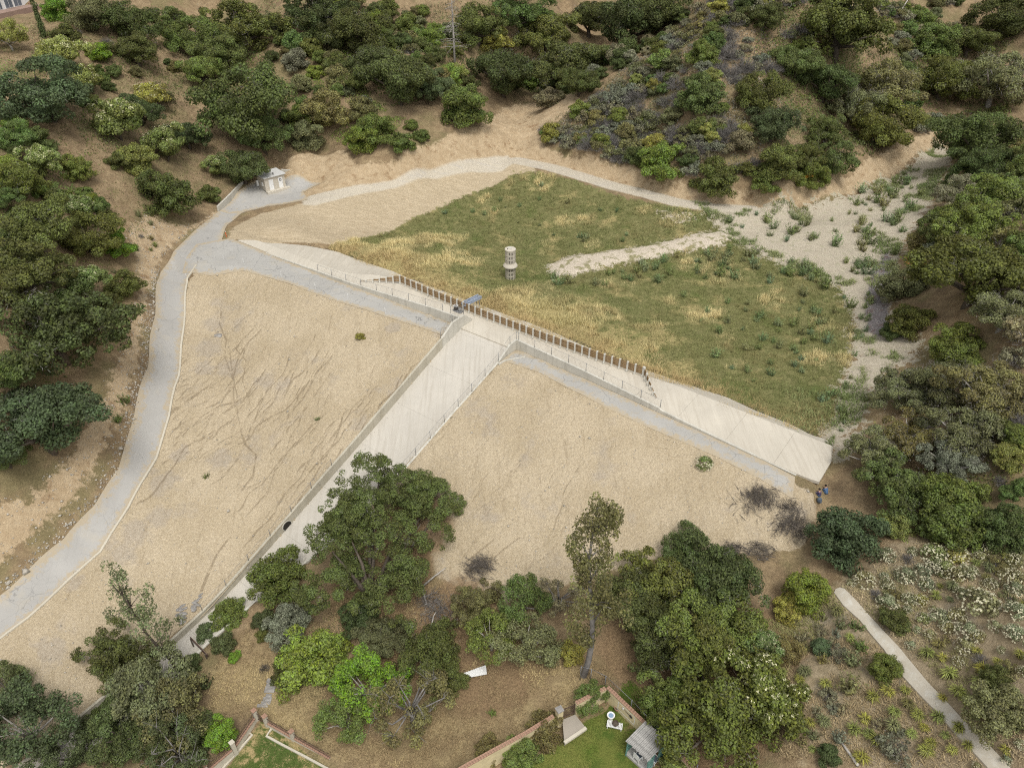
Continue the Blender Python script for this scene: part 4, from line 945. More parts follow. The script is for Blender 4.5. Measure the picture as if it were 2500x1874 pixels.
# gate pillar and iron gate
gp = at(1366, 1733, WT); t = tag(empty('gate_pillar', (gp[0], gp[1], GZ), .5), 'yellow pillar with a grey cap left of the iron garden gate', 'pillar')
MB().box((0, 0, .4), (.5, .5, 2.6)).build('shaft', M['stucco'], t); MB().box((0, 0, 1.74), (.62, .62, .09)).build('cap', M['rockg'], t)
ga, gb = at(1373, 1730, WT-.1), at(1404, 1718, WT-.1); d = gb - ga; L = np.linalg.norm(d[:2])
t = tag(empty('garden_gate', (ga[0], ga[1], GZ), math.atan2(d[1], d[0])), 'rusty iron bar gate between the yellow wall and its pillar', 'gate')
MB().box((L/2, 0, 1.4), (L, .05, .05)).box((L/2, 0, .2), (L, .05, .05)).box((.03, 0, .8), (.06, .06, 1.55)).box((L-.03, 0, .8), (.06, .06, 1.55)).build('frame', M['iron'], t)
bmz = MB().box((0, 0, .8), (.025, .025, 1.3)).mesh('bar', [M['iron']])
for i in range(1, 11): link(bpy.data.objects.new('bar', bmz), t).location = (L*i/11, 0, 0)
# patio
pp = [at(*q, GZ+.1) for q in [(1373,1756),(1404,1743),(1431,1776),(1378,1812)]]
t = tag(empty('patio', tuple(pp[0])), kind='structure')
MB().prism([tuple(p - pp[0]) for p in reversed(pp)], .5).build('paving', M['paver'], t)
dd = pp[3] - pp[2]; MB().box(tuple((pp[2] + dd/2 - pp[0]) + [0, 0, -.02]), (np.linalg.norm(dd), .28, .2), math.atan2(dd[1], dd[0])).build('edge_step', M['kerb'], t)
# pergola
RZ = GZ + 2.25
c4 = [at(*q, RZ) for q in [(1530,1805),(1573,1762),(1630,1813),(1584,1857)]]
ex = c4[1] - c4[0]; ey = c4[3] - c4[0]; pa = math.atan2(ex[1], ex[0]); PLx = np.linalg.norm(ex); PLy = abs(np.cross(ex[:2]/PLx, ey[:2]))
t = tag(empty('pergola', (c4[0][0], c4[0][1], GZ), pa), 'garden pergola with a grey slatted roof and teal lattice sides', 'pergola')
sl = MB().box((PLx/2, 0, 2.3), (PLx + .3, .125, .035)).mesh('slat', [M['greywood']])
ns = 17
for i in range(ns):
    o = link(bpy.data.objects.new('slat', sl), t); o.location = (random.uniform(-.05, .05), -PLy*(i + .5)/ns, 0); o.rotation_euler.z = random.uniform(-.008, .008)
for x in (.1, PLx/2, PLx-.1): MB().box((x, -PLy/2, 2.22), (.07, PLy, .12)).build('rafter', M['greywood'], t)
for x in (.1, PLx-.1):
    for y in (-.1, -PLy+.1): MB().box((x, y, .9), (.09, .09, 2.52)).build('post', M['teal'], t)
def lattice(x0, x1, y0, y1):
    m_ = MB(); n_ = 6; a = np.array([x0, y0]); b = np.array([x1, y1]); L_ = np.linalg.norm(b-a); rz = math.atan2(*(b-a)[::-1])
    for i in range(n_+1): q = a + (b-a)*i/n_; m_.box((q[0], q[1], 1.1), (.03, .02, 1.9), rz)
    for j in range(9): m_.box(((x0+x1)/2, (y0+y1)/2, .2 + j*.225), (L_, .03, .03), rz)
    m_.build('lattice', M['teal'], t)
lattice(.1, .85, -.06, -.06); lattice(.1, .85, -PLy+.06, -PLy+.06); lattice(PLx-.9, PLx-.1, -PLy+.06, -PLy+.06); lattice(PLx-.9, PLx-.1, -.06, -.06)
MB().box((PLx/2, -PLy/2, -.1), (PLx-.2, PLy-.1, .3)).build('floor', M['greywood'], t)
def bench(x, y, rz, label):
    Rm = np.array([[math.cos(pa), -math.sin(pa)], [math.sin(pa), math.cos(pa)]]); q = Rm @ np.array([x, y])
    b = tag(empty('garden_chair', (c4[0][0] + q[0], c4[0][1] + q[1], GZ + .05), pa + rz), label, 'chair', 'chairs under the pergola')
    MB().box((0, 0, .42), (.62, .55, .06)).build('seat', M['white'], b); MB().box((0, .27, .75), (.62, .05, .6)).build('backrest', M['white'], b)
    for s in (-1, 1):
        MB().box((s*.3, 0, .62), (.06, .6, .05)).build('armrest', M['white'], b)
        for yy in (-.25, .25): MB().box((s*.3, yy, .3), (.05, .05, .6)).build('leg', M['white'], b)
    MB().box((0, -.02, .48), (.52, .48, .08)).build('cushion', M['pack'], b)
bench(.45, -PLy*.45, 1.5, 'white garden chair with a blue grey cushion under the open side of the pergola'); bench(1.3, -PLy+.25, 0, 'white garden chair at the near lattice corner of the pergola')
# trellis on the wall with two ornaments
ta, tb = at(1510, 1712, GZ + 1.25), at(1551, 1752, GZ + 1.25); d = tb - ta; L = np.linalg.norm(d[:2]); rz = math.atan2(d[1], d[0])
nrm = np.array([math.sin(rz), -math.cos(rz), 0]); ctr = ta
t = tag(empty('wall_trellis', (ta[0], ta[1], GZ), rz), 'white lattice trellis leaning on the yellow wall beside the pergola', 'trellis')
m_ = MB(); m_.box((L/2, 0, 1.3), (L, .05, .06)).box((L/2, 0, .2), (L, .05, .06)).box((.03, 0, .75), (.06, .05, 1.1)).box((L-.03, 0, .75), (.06, .05, 1.1)); m_.build('frame', M['white'], t)
m_ = MB(); k = int(L/.13)
for i in range(1, k): m_.box((L*i/k, .012, .75), (.055, .012, 1.1))
for j in range(1, 7): m_.box((L/2, -.006, .2 + 1.1*j/7), (L, .012, .045))
m_.build('lattice', M['white'], t)
q = ta + d*.33; o = MB().lathe([(.03, 0), (.13, .02), (.13, .04)], 16).build('wall_plate', M['white'], loc=(q[0]+nrm[0]*.06, q[1]+nrm[1]*.06, GZ+1.1)); o.rotation_euler = (math.pi/2, 0, rz); tag(o, 'round white plate hung on the lattice trellis', 'ornament')
q = ta + d*.78
t = tag(empty('wall_ornament', (q[0]+nrm[0]*.06, q[1]+nrm[1]*.06, GZ+.95), rz), 'black metal ornament with a round head hung on the trellis', 'ornament')
m_ = MB(); m_.lathe([(.01, -.02), (.17, -.015), (.17, .02)], 16); ob = m_.build('disc', M['dark'], t); ob.rotation_euler.x = math.pi/2
MB().tube([(-.15, 0, .02), (-.6, 0, .08), (-1.05, 0, .22)], [.03, .02, .01], 5).build('tail', M['dark'], t)
# bird bath, slatted table with planter, orange pot
p = hit(1490, 1757, Hf)[0]
t = tag(empty('bird_bath', tuple(p)), 'white pedestal bird bath with blue water on the lawn', 'bird bath')
MB().lathe([(.22, 0), (.2, .08), (.09, .14), (.08, .62), (.14, .68)], 16).build('pedestal', M['white'], t)
MB().lathe([(.12, .66), (.34, .76), (.36, .82), (.31, .82), (.1, .74)], 20).build('bowl', M['white'], t)
MB().lathe([(.02, .785), (.295, .79)], 18, cap=True).build('water', mat_plain('blue_water', (.22, .32, .45), .05, 4, .15, .5), t)
p = hit(1500, 1774, Hf)[0]; rz = math.radians(-14)
t = tag(empty('slatted_table', tuple(p), rz), 'low white slatted table on the lawn beside the bird bath', 'table')
s_ = MB().box((0, 0, .36), (.085, .62, .03)).mesh('slat', [M['white']])
for i in range(12): link(bpy.data.objects.new('slat', s_), t).location.x = -.65 + i*.118
MB().box((0, .22, .32), (1.36, .05, .05)).box((0, -.22, .32), (1.36, .05, .05)).build('frame', M['white'], t)
for x in (-.6, .6):
    for y in (-.25, .25): MB().box((x, y, .16), (.06, .06, .32)).build('leg', M['white'], t)
t = tag(empty('planter', (p[0]+.05, p[1]+.02, p[2]+.385)), 'round brown planter standing on the white slatted table', 'planter')
MB().lathe([(.2, 0), (.27, .22), (.29, .24), (.24, .24), (.2, .16)], 20).build('pot', M['iron'], t); MB().lathe([(.03, .17), (.22, .18)], 16).build('soil', M['bark'], t)
p = hit(1506, 1733, Hf)[0]
t = tag(empty('flower_pot', tuple(p)), 'orange clay flower pot at the corner of the white trellis', 'pot')
MB().lathe([(.17, 0), (.25, .36), (.29, .37), (.29, .44), (.24, .44), (.2, .34)], 20).build('pot', M['brick'], t); MB().lathe([(.02, .35), (.21, .36)], 16).build('soil', M['bark'], t)
# wire fence outside the yellow wall
PF = [at(x, y, GZ + .9) for x, y in [(1418,1640),(1443,1646),(1478,1663),(1541,1722),(1588,1772),(1640,1822),(1700,1880)]]
t = tag(empty('field_fence', tuple(PF[2])), 'rusty wire field fence running behind the yellow garden wall', 'fence'); o_ = np.array(PF[2])
pm = MB().tube([(0, 0, -1.4), (0, 0, .9)], .045, 6).mesh('fence_post', [M['steel']])
for p in PF: link(bpy.data.objects.new('fence_post', pm), t).location = tuple(p - o_)
m_ = MB()
for a, b in zip(PF[:-1], PF[1:]):
    for h in (.85,): m_.tube([a - o_ + [0, 0, h], b - o_ + [0, 0, h]], .02, 5)
m_.build('top_rail', M['steel'], t)
m_ = MB()
for a, b in zip(PF[:-1], PF[1:]):
    a = a - o_; b = b - o_; k = int(np.linalg.norm(b-a)/.14)
    for i in range(k): m_.tube([a + (b-a)*i/k + [0,0,-.8], a + (b-a)*min(i+5,k)/k + [0,0,.84]], .005, 3, cap=False); m_.tube([a + (b-a)*min(i+5,k)/k + [0,0,-.8], a + (b-a)*i/k + [0,0,.84]], .005, 3, cap=False)
m_.build('wire_mesh', M['iron'], t)
a_, b_ = at(1637, 1814, GZ+.3), at(1658, 1772, GZ+2.4)
t = tag(empty('leaning_pole', tuple(a_)), 'grey pole leaning outside the yellow wall right of the pergola', 'pole'); MB().tube([(0, 0, -1.2), tuple(b_ - a_)], .05, 6).build('shaft', M['steel'], t)

# ------------------------------------------------------------------ left-hand garden: low brick-capped fence, bed edging, steps
YZ = -15.1
PIER = {'a': (619, 1733), 'b': (645, 1747), 'c': (710.5, 1784), 'd': (565, 1811), 'e': (497, 1868), 'f': (806, 1838)}
TOP = YZ + 1.55
pos = {k: at(*v, TOP) for k, v in PIER.items()}
plb = {'a': 'terracotta capped garden pillar left of the little gate', 'b': 'terracotta capped garden pillar right of the little gate', 'c': 'terracotta capped garden pillar halfway along the right brick fence', 'd': 'uncapped pale garden pillar beside the bright round shrub', 'e': 'terracotta capped garden pillar at the bottom edge of the left fence'}
for k, lb in plb.items():
    p = pos[k]; t = tag(empty('garden_pillar', (p[0], p[1], YZ), math.radians(-40)), lb, 'pillar', 'garden fence pillars')
    MB().box((0, 0, .45), (.36, .36, 2.1)).build('shaft', M['kerb'], t); MB().box((0, 0, 1.54), (.46, .46, .075)).build('cap', M['brick'] if k != 'd' else M['kerb'], t)
def brick_fence(k1, k2, label):
    a, b = pos[k1].copy(), pos[k2].copy(); a[2] = b[2] = YZ; d = b - a; L = np.linalg.norm(d[:2]); rz = math.atan2(d[1], d[0])
    t = tag(empty('brick_fence', tuple(a), rz), label, 'fence', 'low brick garden fences')
    MB().box((L/2, 0, -.1), (L-.42, .24, 1.2)).build('wall', M['kerb'], t)
    bm_ = MB().box((0, 0, .53), (.225, .32, .065)).mesh('brick', [M['brick']])
    n_ = int((L-.44)/.24)
    for i in range(n_):
        o = link(bpy.data.objects.new('brick', bm_), t); o.location = (.22 + (L-.44)*(i+.5)/n_, random.uniform(-.01, .01), random.uniform(0, .01)); o.rotation_euler.z = random.uniform(-.03, .03)
    MB().box((L/2, 0, 1.28), (L-.4, .035, .03)).box((L/2, 0, .72), (L-.4, .03, .03)).build('rail', M['iron'], t)
    bar = MB().box((0, 0, .97), (.018, .018, .62)).mesh('bar', [M['iron']])
    for i in range(1, int(L/.16)): link(bpy.data.objects.new('bar', bar), t).location.x = .16*i + .1
brick_fence('d', 'a', 'low brick capped fence with iron rail left of the little gate'); brick_fence('e', 'd', 'low brick capped fence with iron rail below the bright round shrub')
brick_fence('b', 'c', 'low brick capped fence with iron rail right of the little gate'); brick_fence('c', 'f', 'low brick capped fence with iron rail ending under the right trees')
a, b = pos['a'], pos['b']; d = b - a; L = np.linalg.norm(d[:2])
t = tag(empty('garden_gate', (a[0], a[1], YZ), math.atan2(d[1], d[0])), 'small dark iron gate between two terracotta capped pillars', 'gate')
MB().box((L/2, 0, 1.15), (L-.4, .04, .04)).box((L/2, 0, .15), (L-.4, .04, .04)).build('frame', M['iron'], t)
bar = MB().box((0, 0, .65), (.02, .02, 1.0)).mesh('bar', [M['iron']])
for i in range(1, 8): link(bpy.data.objects.new('bar', bar), t).location.x = .2 + (L-.4)*i/8
def edging(label, px):
    P = [hit(x, y, Hn)[0] for x, y in px]; m_ = MB(); m_.wall([(p[0], p[1], p[2]-.4, p[2]+.16) for p in P], .2); tag(m_.build('bed_edging', M['kerb']), label, 'edging', 'raised bed edgings')
edging('pale concrete bed edging on the left of the patchy lawn', [(599,1783),(616,1794),(582,1834),(546,1874),(515,1910)]); edging('pale concrete bed edging on the right of the patchy lawn', [(664,1778),(651,1797),(695,1821),(745,1847),(795,1874),(840,1898)])
t0 = hit(655, 1690, Hf)[0]; t = tag(empty('garden_steps', tuple(t0)), 'flight of weathered stone steps above the little gate', 'steps')
for px, py, w_, dpt in [(665,1661,1.15,.5),(659,1670,.7,.35),(659,1682,1.05,.7),(656,1697,.6,.35),(653,1705.5,.9,.4),(649,1715,1.0,.4),(641,1722,1.1,.35)]:
    p = hit(px, py, Hn)[0]; o = MB().box((0, 0, -.05), (w_, dpt, .26), random.uniform(-.08, .08)).build('stone', M['rockg'], t, tuple(p - t0), bevel=.03)
# white sheet lying on stones
ps = [at(*q, -10.5) for q in [(1132,1642),(1151,1653),(1189,1646),(1186,1622)]]
t = tag(empty('white_sheet', tuple(ps[0])), 'white torn sheet panel lying under the tree by the dry lawn', 'sheet')
G = [[tuple((ps[0]*(1-s)*(1-r) + ps[1]*s*(1-r) + ps[3]*(1-s)*r + ps[2]*s*r) - ps[0] + np.array([0, 0, .018*math.sin(r*60) + .1*s])) for s in np.linspace(0, 1, 4)] for r in np.linspace(0, 1, 44)]
sheet_part('panel', G, M['white'], t, .03)

# ------------------------------------------------------------------ beam barrier, stone piles
a_, b_ = at(465, 1556, -14.9), at(507, 1600, -14.9); d = b_ - a_; L = np.linalg.norm(d)
t = tag(empty('guard_board', tuple(a_), math.atan2(d[1], d[0])), 'weathered brown guard board on posts beside the spillway channel', 'barrier')
MB().box((L/2, 0, 0), (L, .1, .34)).build('board', M['iron'], t); MB().box((L/2, .07, .03), (L*.9, .04, .08)).build('stripe', M['stucco'], t)
for x in (.25, L-.25): MB().box((x, -.11, -.75), (.12, .12, 1.9)).build('post', M['bark'], t)
def rock_mesh(seed, sx=1, sy=1, sz=1):
    r = np.random.default_rng(seed); ph = (1+5**.5)/2
    V = np.array([(-1,ph,0),(1,ph,0),(-1,-ph,0),(1,-ph,0),(0,-1,ph),(0,1,ph),(0,-1,-ph),(0,1,-ph),(ph,0,-1),(ph,0,1),(-ph,0,-1),(-ph,0,1)])/1.9
    V = V*r.uniform(.75, 1.15, (12, 1))*[sx, sy, sz]
    F = [(0,11,5),(0,5,1),(0,1,7),(0,7,10),(0,10,11),(1,5,9),(5,11,4),(11,10,2),(10,7,6),(7,1,8),(3,9,4),(3,4,2),(3,2,6),(3,6,8),(3,8,9),(4,9,5),(2,4,11),(6,2,10),(8,6,7),(9,8,1)]
    return V, F
RK = []
for i in range(5):
    V, F = rock_mesh(i, 1, .8, .5); RK.append(MB().add(V, F).mesh('stone', [M['rockg']]))
for px, py, dx, dy, lb in [(443,1502,-3,-30,'pile of flat grey stones nearer the bottom of the tan spillway wall'), (479,1472,-7,-24,'pile of flat grey stones just uphill along the tan spillway wall')]:
    c0 = hit(px, py, Hn)[0]; t = tag(empty('stone_pile', tuple(c0)), lb, 'stones', 'flat stone piles')
    for i in range(8):
        f = i/7 - .5; p = hit(px + dx*f*1.4 + random.uniform(-7, 7), py - dy*f*1.4 + random.uniform(-4, 4), Hn)[0]
        o = link(bpy.data.objects.new('stone', RK[i % 5]), t); o.location = tuple(p - c0 + [0, 0, .12]); s = random.uniform(.25, .5); o.scale = (s*1.25, s*.8, s*.55); o.rotation_euler.z = random.uniform(-1, 1)
# loose stones
def loose(name, X, Y, size, mat, seed, field=None, lift=.1):
    r = np.random.default_rng(seed); n_ = len(X); Z = (field or Hf)(X, Y)
    V0 = np.array([(1,0,0),(0,1,0),(-1,0,0),(0,-1,0),(0,0,1),(0,0,-1)], float); F0 = np.array([(0,1,4),(1,2,4),(2,3,4),(3,0,4),(1,0,5),(2,1,5),(3,2,5),(0,3,5)])
    s = size*r.lognormal(0, .45, n_); a = r.uniform(0, 6.28, n_)
    V = V0[None]*r.uniform(.6, 1.2, (n_, 6, 1))*s[:, None, None]*np.array([1, .8, .6])
    c, sn = np.cos(a)[:, None], np.sin(a)[:, None]
    W = np.stack([V[..., 0]*c - V[..., 1]*sn + X[:, None], V[..., 0]*sn + V[..., 1]*c + Y[:, None], V[..., 2] + Z[:, None] + (s*lift)[:, None]], -1)
    F = (F0[None] + (np.arange(n_)*6)[:, None, None]).reshape(-1, 3)
    return tag(link(bpy.data.objects.new(name, np_mesh(name, W.reshape(-1, 3), F, [mat]))), kind='stuff')
def pts_in(poly, n_, seed):
    r = np.random.default_rng(seed); lo, hi = poly.min(0), poly.max(0); X = []; Y = []
    while len(X) < n_:
        q = r.uniform(lo, hi, (n_*2, 2)); q = q[inside_sd(poly, q[:, 0], q[:, 1]) > 0]; X += list(q[:, 0]); Y += list(q[:, 1])
    return np.array(X[:n_]), np.array(Y[:n_])
L_ = poly_w([(380,655),(378,690),(372,770),(352,901),(315,1033),(281,1145),(221,1233),(145,1314),(70,1381),(-6,1450)]); X = []; Y = []
r = np.random.default_rng(3)
for a, b in zip(L_[:-1], L_[1:]):
    k = int(np.linalg.norm(b-a)*16); q = a + (b-a)*r.uniform(0, 1, (k, 1)) + r.normal(0, .32, (k, 2)); X += list(q[:, 0]); Y += list(q[:, 1])
loose('roadside_rubble', np.array(X), np.array(Y), .13, M['rock'], 1)
X, Y = pts_in(ZP['face'], 2600, 11); loose('loose_stones', X, Y, .065, M['rock'], 2, Hn, .3)
X, Y = pts_in(ZP['face2'], 1500, 12); loose('loose_stones', X, Y, .06, M['rock'], 3, Hn, .3)
X, Y = pts_in(ZP['cut2'], 1400, 13); loose('loose_stones', X, Y, .09, M['rock'], 4)
X, Y = pts_in(ZP['sand'], 900, 14); loose('loose_stones', X, Y, .08, M['rock'], 5)
X, Y = pts_in(ZP['gravel'], 900, 15); loose('loose_stones', X, Y, .09, M['rockg'], 6)
X = []; Y = []
for u0 in np.arange(-50, 39, .03):
    q = uvw(u0 + r.normal(0, .1), float(apron_out(u0)) - .05 - abs(r.normal(0, .22)), 0); X.append(q[0]); Y.append(q[1])
loose('drift_debris', np.array(X), np.array(Y), .055, M['bark'], 21)
p = hit(533, 819, Hn)[0]; o = link(bpy.data.objects.new('boulder', RK[1])); o.location = tuple(p); o.scale = (.75, .65, .6); tag(o, 'large pale boulder in the groin of the left dam face', 'boulder')

# ------------------------------------------------------------------ people and their bag
def person(name, loc, rz, label, joints, edges, mats, face_mat):
    """one continuous skinned body; joints {name: (x,y,z,r)}"""
    names = list(joints); me = bpy.data.meshes.new(name); me.from_pydata([joints[k][:3] for k in names], [(names.index(a), names.index(b)) for a, b in edges], [])
    o = link(bpy.data.objects.new(name, me)); sk = o.modifiers.new('skin', 'SKIN'); sk.use_smooth_shade = True
    for k, v in zip(names, me.skin_vertices[0].data): v.radius = (joints[k][3],)*2; v.use_root = (k == 'pelvis')
    o.modifiers.new('sub', 'SUBSURF').levels = 1
    bpy.context.view_layer.update(); dg = bpy.context.evaluated_depsgraph_get(); nm = bpy.data.meshes.new_from_object(o.evaluated_get(dg)); o.modifiers.clear(); o.data = nm
    for m_ in mats: nm.materials.append(m_)
    J = np.array([joints[k][:3] for k in names]); fm = [face_mat(k) for k in names]
    for p_ in nm.polygons: p_.material_index = fm[int(np.argmin(((J - np.array(p_.center))**2).sum(1)))]
    o.location = loc; o.rotation_euler.z = rz
    return tag(o, label, 'person')
def hand(J, E, side, wrist, d, up):
    d = np.array(d)/np.linalg.norm(d); up = np.array(up); lat = np.cross(d, up)
    w_ = np.array(wrist); J[side+'palm'] = (*(w_ + d*.05), .03); E.append((side+'wrist', side+'palm'))
    for i, ln in enumerate((.07, .08, .075, .06)):
        b = w_ + d*.09 + lat*(.028*(i-1.5)); J[f'{side}f{i}a'] = (*b, .009); J[f'{side}f{i}b'] = (*(b + d*ln*.5 - up*.01), .008); J[f'{side}f{i}c'] = (*(b + d*ln*.9 - up*.03), .007)
        E += [(side+'palm', f'{side}f{i}a'), (f'{side}f{i}a', f'{side}f{i}b'), (f'{side}f{i}b', f'{side}f{i}c')]
    b = w_ + d*.04 + lat*(-.05); J[side+'ta'] = (*b, .011); J[side+'tb'] = (*(b + d*.05 - up*.01 - lat*.015), .009); E += [(side+'palm', side+'ta'), (side+'ta', side+'tb')]
def seated(lean, turn):
    J = {}; E = []
    J['pelvis'] = (0, 0, .16, .15); J['waist'] = (0, lean*.12, .34, .135); J['chest'] = (0, lean*.3, .54, .155); J['neck'] = (turn*.02, lean*.42, .70, .06); J['headlow'] = (turn*.03, lean*.48, .78, .085); J['head'] = (turn*.04, lean*.52, .88, .105)
    E += [('pelvis','waist'), ('waist','chest'), ('chest','neck'), ('neck','headlow'), ('headlow','head')]
    for s, n_ in ((-1, 'l'), (1, 'r')):
        J[n_+'hip'] = (s*.1, .03, .14, .1); J[n_+'knee'] = (s*.2, .42, .38, .065); J[n_+'ankle'] = (s*.16, .62, .07, .045); J[n_+'toe'] = (s*.17, .8, .04, .04)
        J[n_+'shoulder'] = (s*.19, lean*.3, .6, .07); J[n_+'elbow'] = (s*.27, lean*.3+.16, .42, .048); J[n_+'wrist'] = (s*.14, lean*.3+.36, .40, .03)
        E += [('pelvis', n_+'hip'), (n_+'hip', n_+'knee'), (n_+'knee', n_+'ankle'), (n_+'ankle', n_+'toe'), ('chest', n_+'shoulder'), (n_+'shoulder', n_+'elbow'), (n_+'elbow', n_+'wrist')]
        hand(J, E, n_, J[n_+'wrist'][:3], (-s*.5, .8, -.1), (0, 0, 1))
    return J, E
def fm(top, leg, skin_):
    def f(k):
        if k in ('pelvis',) or k[1:] in ('hip', 'knee', 'ankle'): return leg
        if k in ('neck', 'headlow', 'head') or 'wrist' in k or 'palm' in k or k[1:2] in ('f', 't') and k not in ('ltoe', 'rtoe'): return skin_
        if k in ('ltoe', 'rtoe'): return 3
        return top
    return f
def face_bits(o, head, face_dir=1):
    x, y, z = head[:3]
    V = MB(); V.lathe([(.02, -.02), (.10, 0), (.122, .05), (.118, .09), (.08, .135), (.02, .15)], 14, (x, y-.015, z-.02)); V.build('hair', M['hair'], o)
    m_ = MB()
    for s in (-1, 1): m_.box((x + s*.04, y + .1, z - .005), (.025, .012, .014))
    m_.build('eyes', M['dark'], o); MB().box((x, y + .112, z - .04), (.025, .03, .04)).build('nose', M['skin'], o); MB().box((x, y + .1, z - .078), (.05, .012, .012)).build('mouth', M['shirt'], o)
    for s in (-1, 1): MB().box((x + s*.108, y, z - .02), (.018, .04, .055)).build('ear', M['skin'], o)
p1 = hit(2001, 1210, Hf)[0]; J, E = seated(.55, 0)
o1 = person('person', (p1[0]-.05, p1[1]-.15, p1[2]-.02), math.radians(28), 'person with dark hair in a plaid shirt sitting on the bare dirt', J, E, [M['shirt'], M['jeans'], M['skin'], M['dark']], fm(0, 1, 2)); face_bits(o1, J['head'])
p2 = hit(2015, 1206, Hf)[0]; J, E = seated(.95, 0)
o2 = person('person', (p2[0]+.1, p2[1]-.05, p2[2]-.02), math.radians(14), 'person in blue denim bending forward next to the plaid shirt', J, E, [M['jeans'], M['jeans'], M['skin'], M['dark']], fm(0, 1, 2)); face_bits(o2, J['head'])
p3 = hit(1999, 1221, Hf)[0]
t = tag(empty('backpack', tuple(p3 + [-.05, -.2, 0]), .3), 'grey blue backpack on the ground behind the seated person', 'backpack')
MB().lathe([(.17, 0), (.24, .08), (.25, .3), (.2, .46), (.1, .53), (.02, .54)], 14).build('bag', M['pack'], t, bevel=0); MB().lathe([(.1, 0), (.13, .05), (.12, .2), (.05, .26)], 12, (.0, -.2, .06)).build('pocket', M['pack'], t)
for s in (-1, 1): MB().tube([(s*.12, .2, .45), (s*.2, .32, .25), (s*.15, .22, .05)], .025, 5).build('strap', M['dark'], t)
# ------------------------------------------------------------------ plants: leaf-by-leaf crowns
def leaf_quads(P, N, size, r, aspect=.62, jit=.55):
    """one diamond leaf (spray) per point, facing about N"""
    n_ = len(P); N = N + r.normal(0, jit, N.shape); N /= np.linalg.norm(N, axis=1, keepdims=True) + 1e-9
    T = r.normal(0, 1, N.shape); T -= N*(T*N).sum(1, keepdims=True); T /= np.linalg.norm(T, axis=1, keepdims=True) + 1e-9; B = np.cross(N, T)
    s = (size*r.uniform(.6, 1.35, n_))[:, None]
    V = np.stack([P - T*s*.5, P - B*s*.5*aspect + N*s*.08, P + T*s*.5, P + B*s*.5*aspect + N*s*.08], 1)
    return V.reshape(-1, 3)
def sphere_pts(n_, r):
    d = r.normal(0, 1, (n_, 3)); return d/np.linalg.norm(d, axis=1, keepdims=True)
def clump_cloud(C, R, dens, size, r, squash=.85, jit=.55, floor=None, inner=.12):
    """leaf shells round clump centres C with radii R; returns verts, tint, clump"""
    Vs = []; Ti = []; Cl = []
    ctr = C.mean(0)
    for c, rad in zip(C, R):
        n_ = max(8, int(dens*4*math.pi*rad*rad)); d = sphere_pts(n_, r)
        outw = (c - ctr)/(np.linalg.norm(c - ctr) + 1e-6)
        keep = (d @ outw > -.35) | (d[:, 2] > .1); d = d[keep]
        rr = np.where(r.uniform(size=len(d)) < inner, r.uniform(.3, .8, len(d)), r.normal(.95, .10, len(d)))
        P = c + d*rad*rr[:, None]*[1, 1, squash]
        N = d + [0, 0, .35]
        if floor is not None: k = P[:, 2] > floor; P = P[k]; N = N[k]
        if not len(P): continue
        Vs.append(leaf_quads(P, N, size, r, jit=jit)); Ti.append(np.repeat(r.uniform(0, 1, len(P)), 4)); Cl.append(np.full(len(P)*4, r.uniform(0, 1)))
    return np.concatenate(Vs), np.concatenate(Ti), np.concatenate(Cl)
def leaf_mesh(name, V, ti, cl, extra=None):
    """extra: (verts of flower quads)"""
    nF = len(V)//4; mats = [M['leaf']]; mi = np.zeros(nF, int)
    if extra is not None:
        W, mat = extra; V = np.concatenate([V, W]); ti = np.concatenate([ti, np.full(len(W), .5)]); cl = np.concatenate([cl, np.full(len(W), .5)]); mi = np.concatenate([mi, np.ones(len(W)//4, int)]); mats.append(mat)
    return np_mesh(name, V, np.arange(len(V)).reshape(-1, 4), mats, mi, dict(tint=ti, clump=cl))
def dome(nl, r, rad, h, z0, up=-.15):
    """lobe centres spread over a dome"""
    P = []
    while len(P) < nl:
        d = sphere_pts(1, r)[0]
        if d[2] < up: continue
        q = np.array([d[0]*rad, d[1]*rad, z0 + d[2]*h])*np.array([1, 1, 1])
        if all(np.linalg.norm((q - p)/[rad, rad, h]) > .42*(14/nl)**.5 for p in P) or r.uniform() < .04: P.append(q)
    return np.array(P)
def lobed(nl, seed, rad=3.0, h=2.4, z0=3.2, lobe=1.35, sub=9, srad=.62, dens=10, size=.3, up=-.2, irregular=.25, squash=.8, floor=None, core=True):
    r = np.random.default_rng(seed); L_ = dome(nl, r, rad, h, z0, up)
    L_ = L_*(1 + r.normal(0, irregular*.4, (nl, 1))*[1, 1, .4])
    C = []; R = []
    for c in L_:
        k = int(sub*r.uniform(.7, 1.2)); lr = lobe*r.uniform(.7, 1.2)
        d = sphere_pts(k, r); d[:, 2] = np.abs(d[:, 2])*.9 - .15
        C += list(c + d*lr*[1, 1, .75]); R += list(srad*r.uniform(.65, 1.25, k))
    if core:
        k = nl; q = r.normal(0, .4, (k, 3))*[rad, rad, h*.8] + [0, 0, z0 + .2*h]; C += list(q); R += [srad*1.5]*k
    C = np.array(C); R = np.array(R)
    return clump_cloud(C, R, dens, size, r, squash, floor=floor), L_, C
def trunk_mesh(name, L_, seed, r0=.32, z_split=1.2, mat='bark', nl=7, lean=.25):
    r = np.random.default_rng(seed); m_ = MB(); b = np.array([r.normal(0, lean), r.normal(0, lean), z_split])
    m_.tube([(0, 0, -.6), (b[0]*.4, b[1]*.4, z_split*.55), tuple(b)], [r0*1.25, r0, r0*.85], 8)
    for c in L_[:nl]:
        md = b*.45 + c*.55 + r.normal(0, .2, 3); m_.tube([tuple(b - [0, 0, .1]), tuple(md), tuple(c*.96)], [r0*.6, r0*.34, r0*.12], 6)
    return m_.mesh(name, [M[mat]])
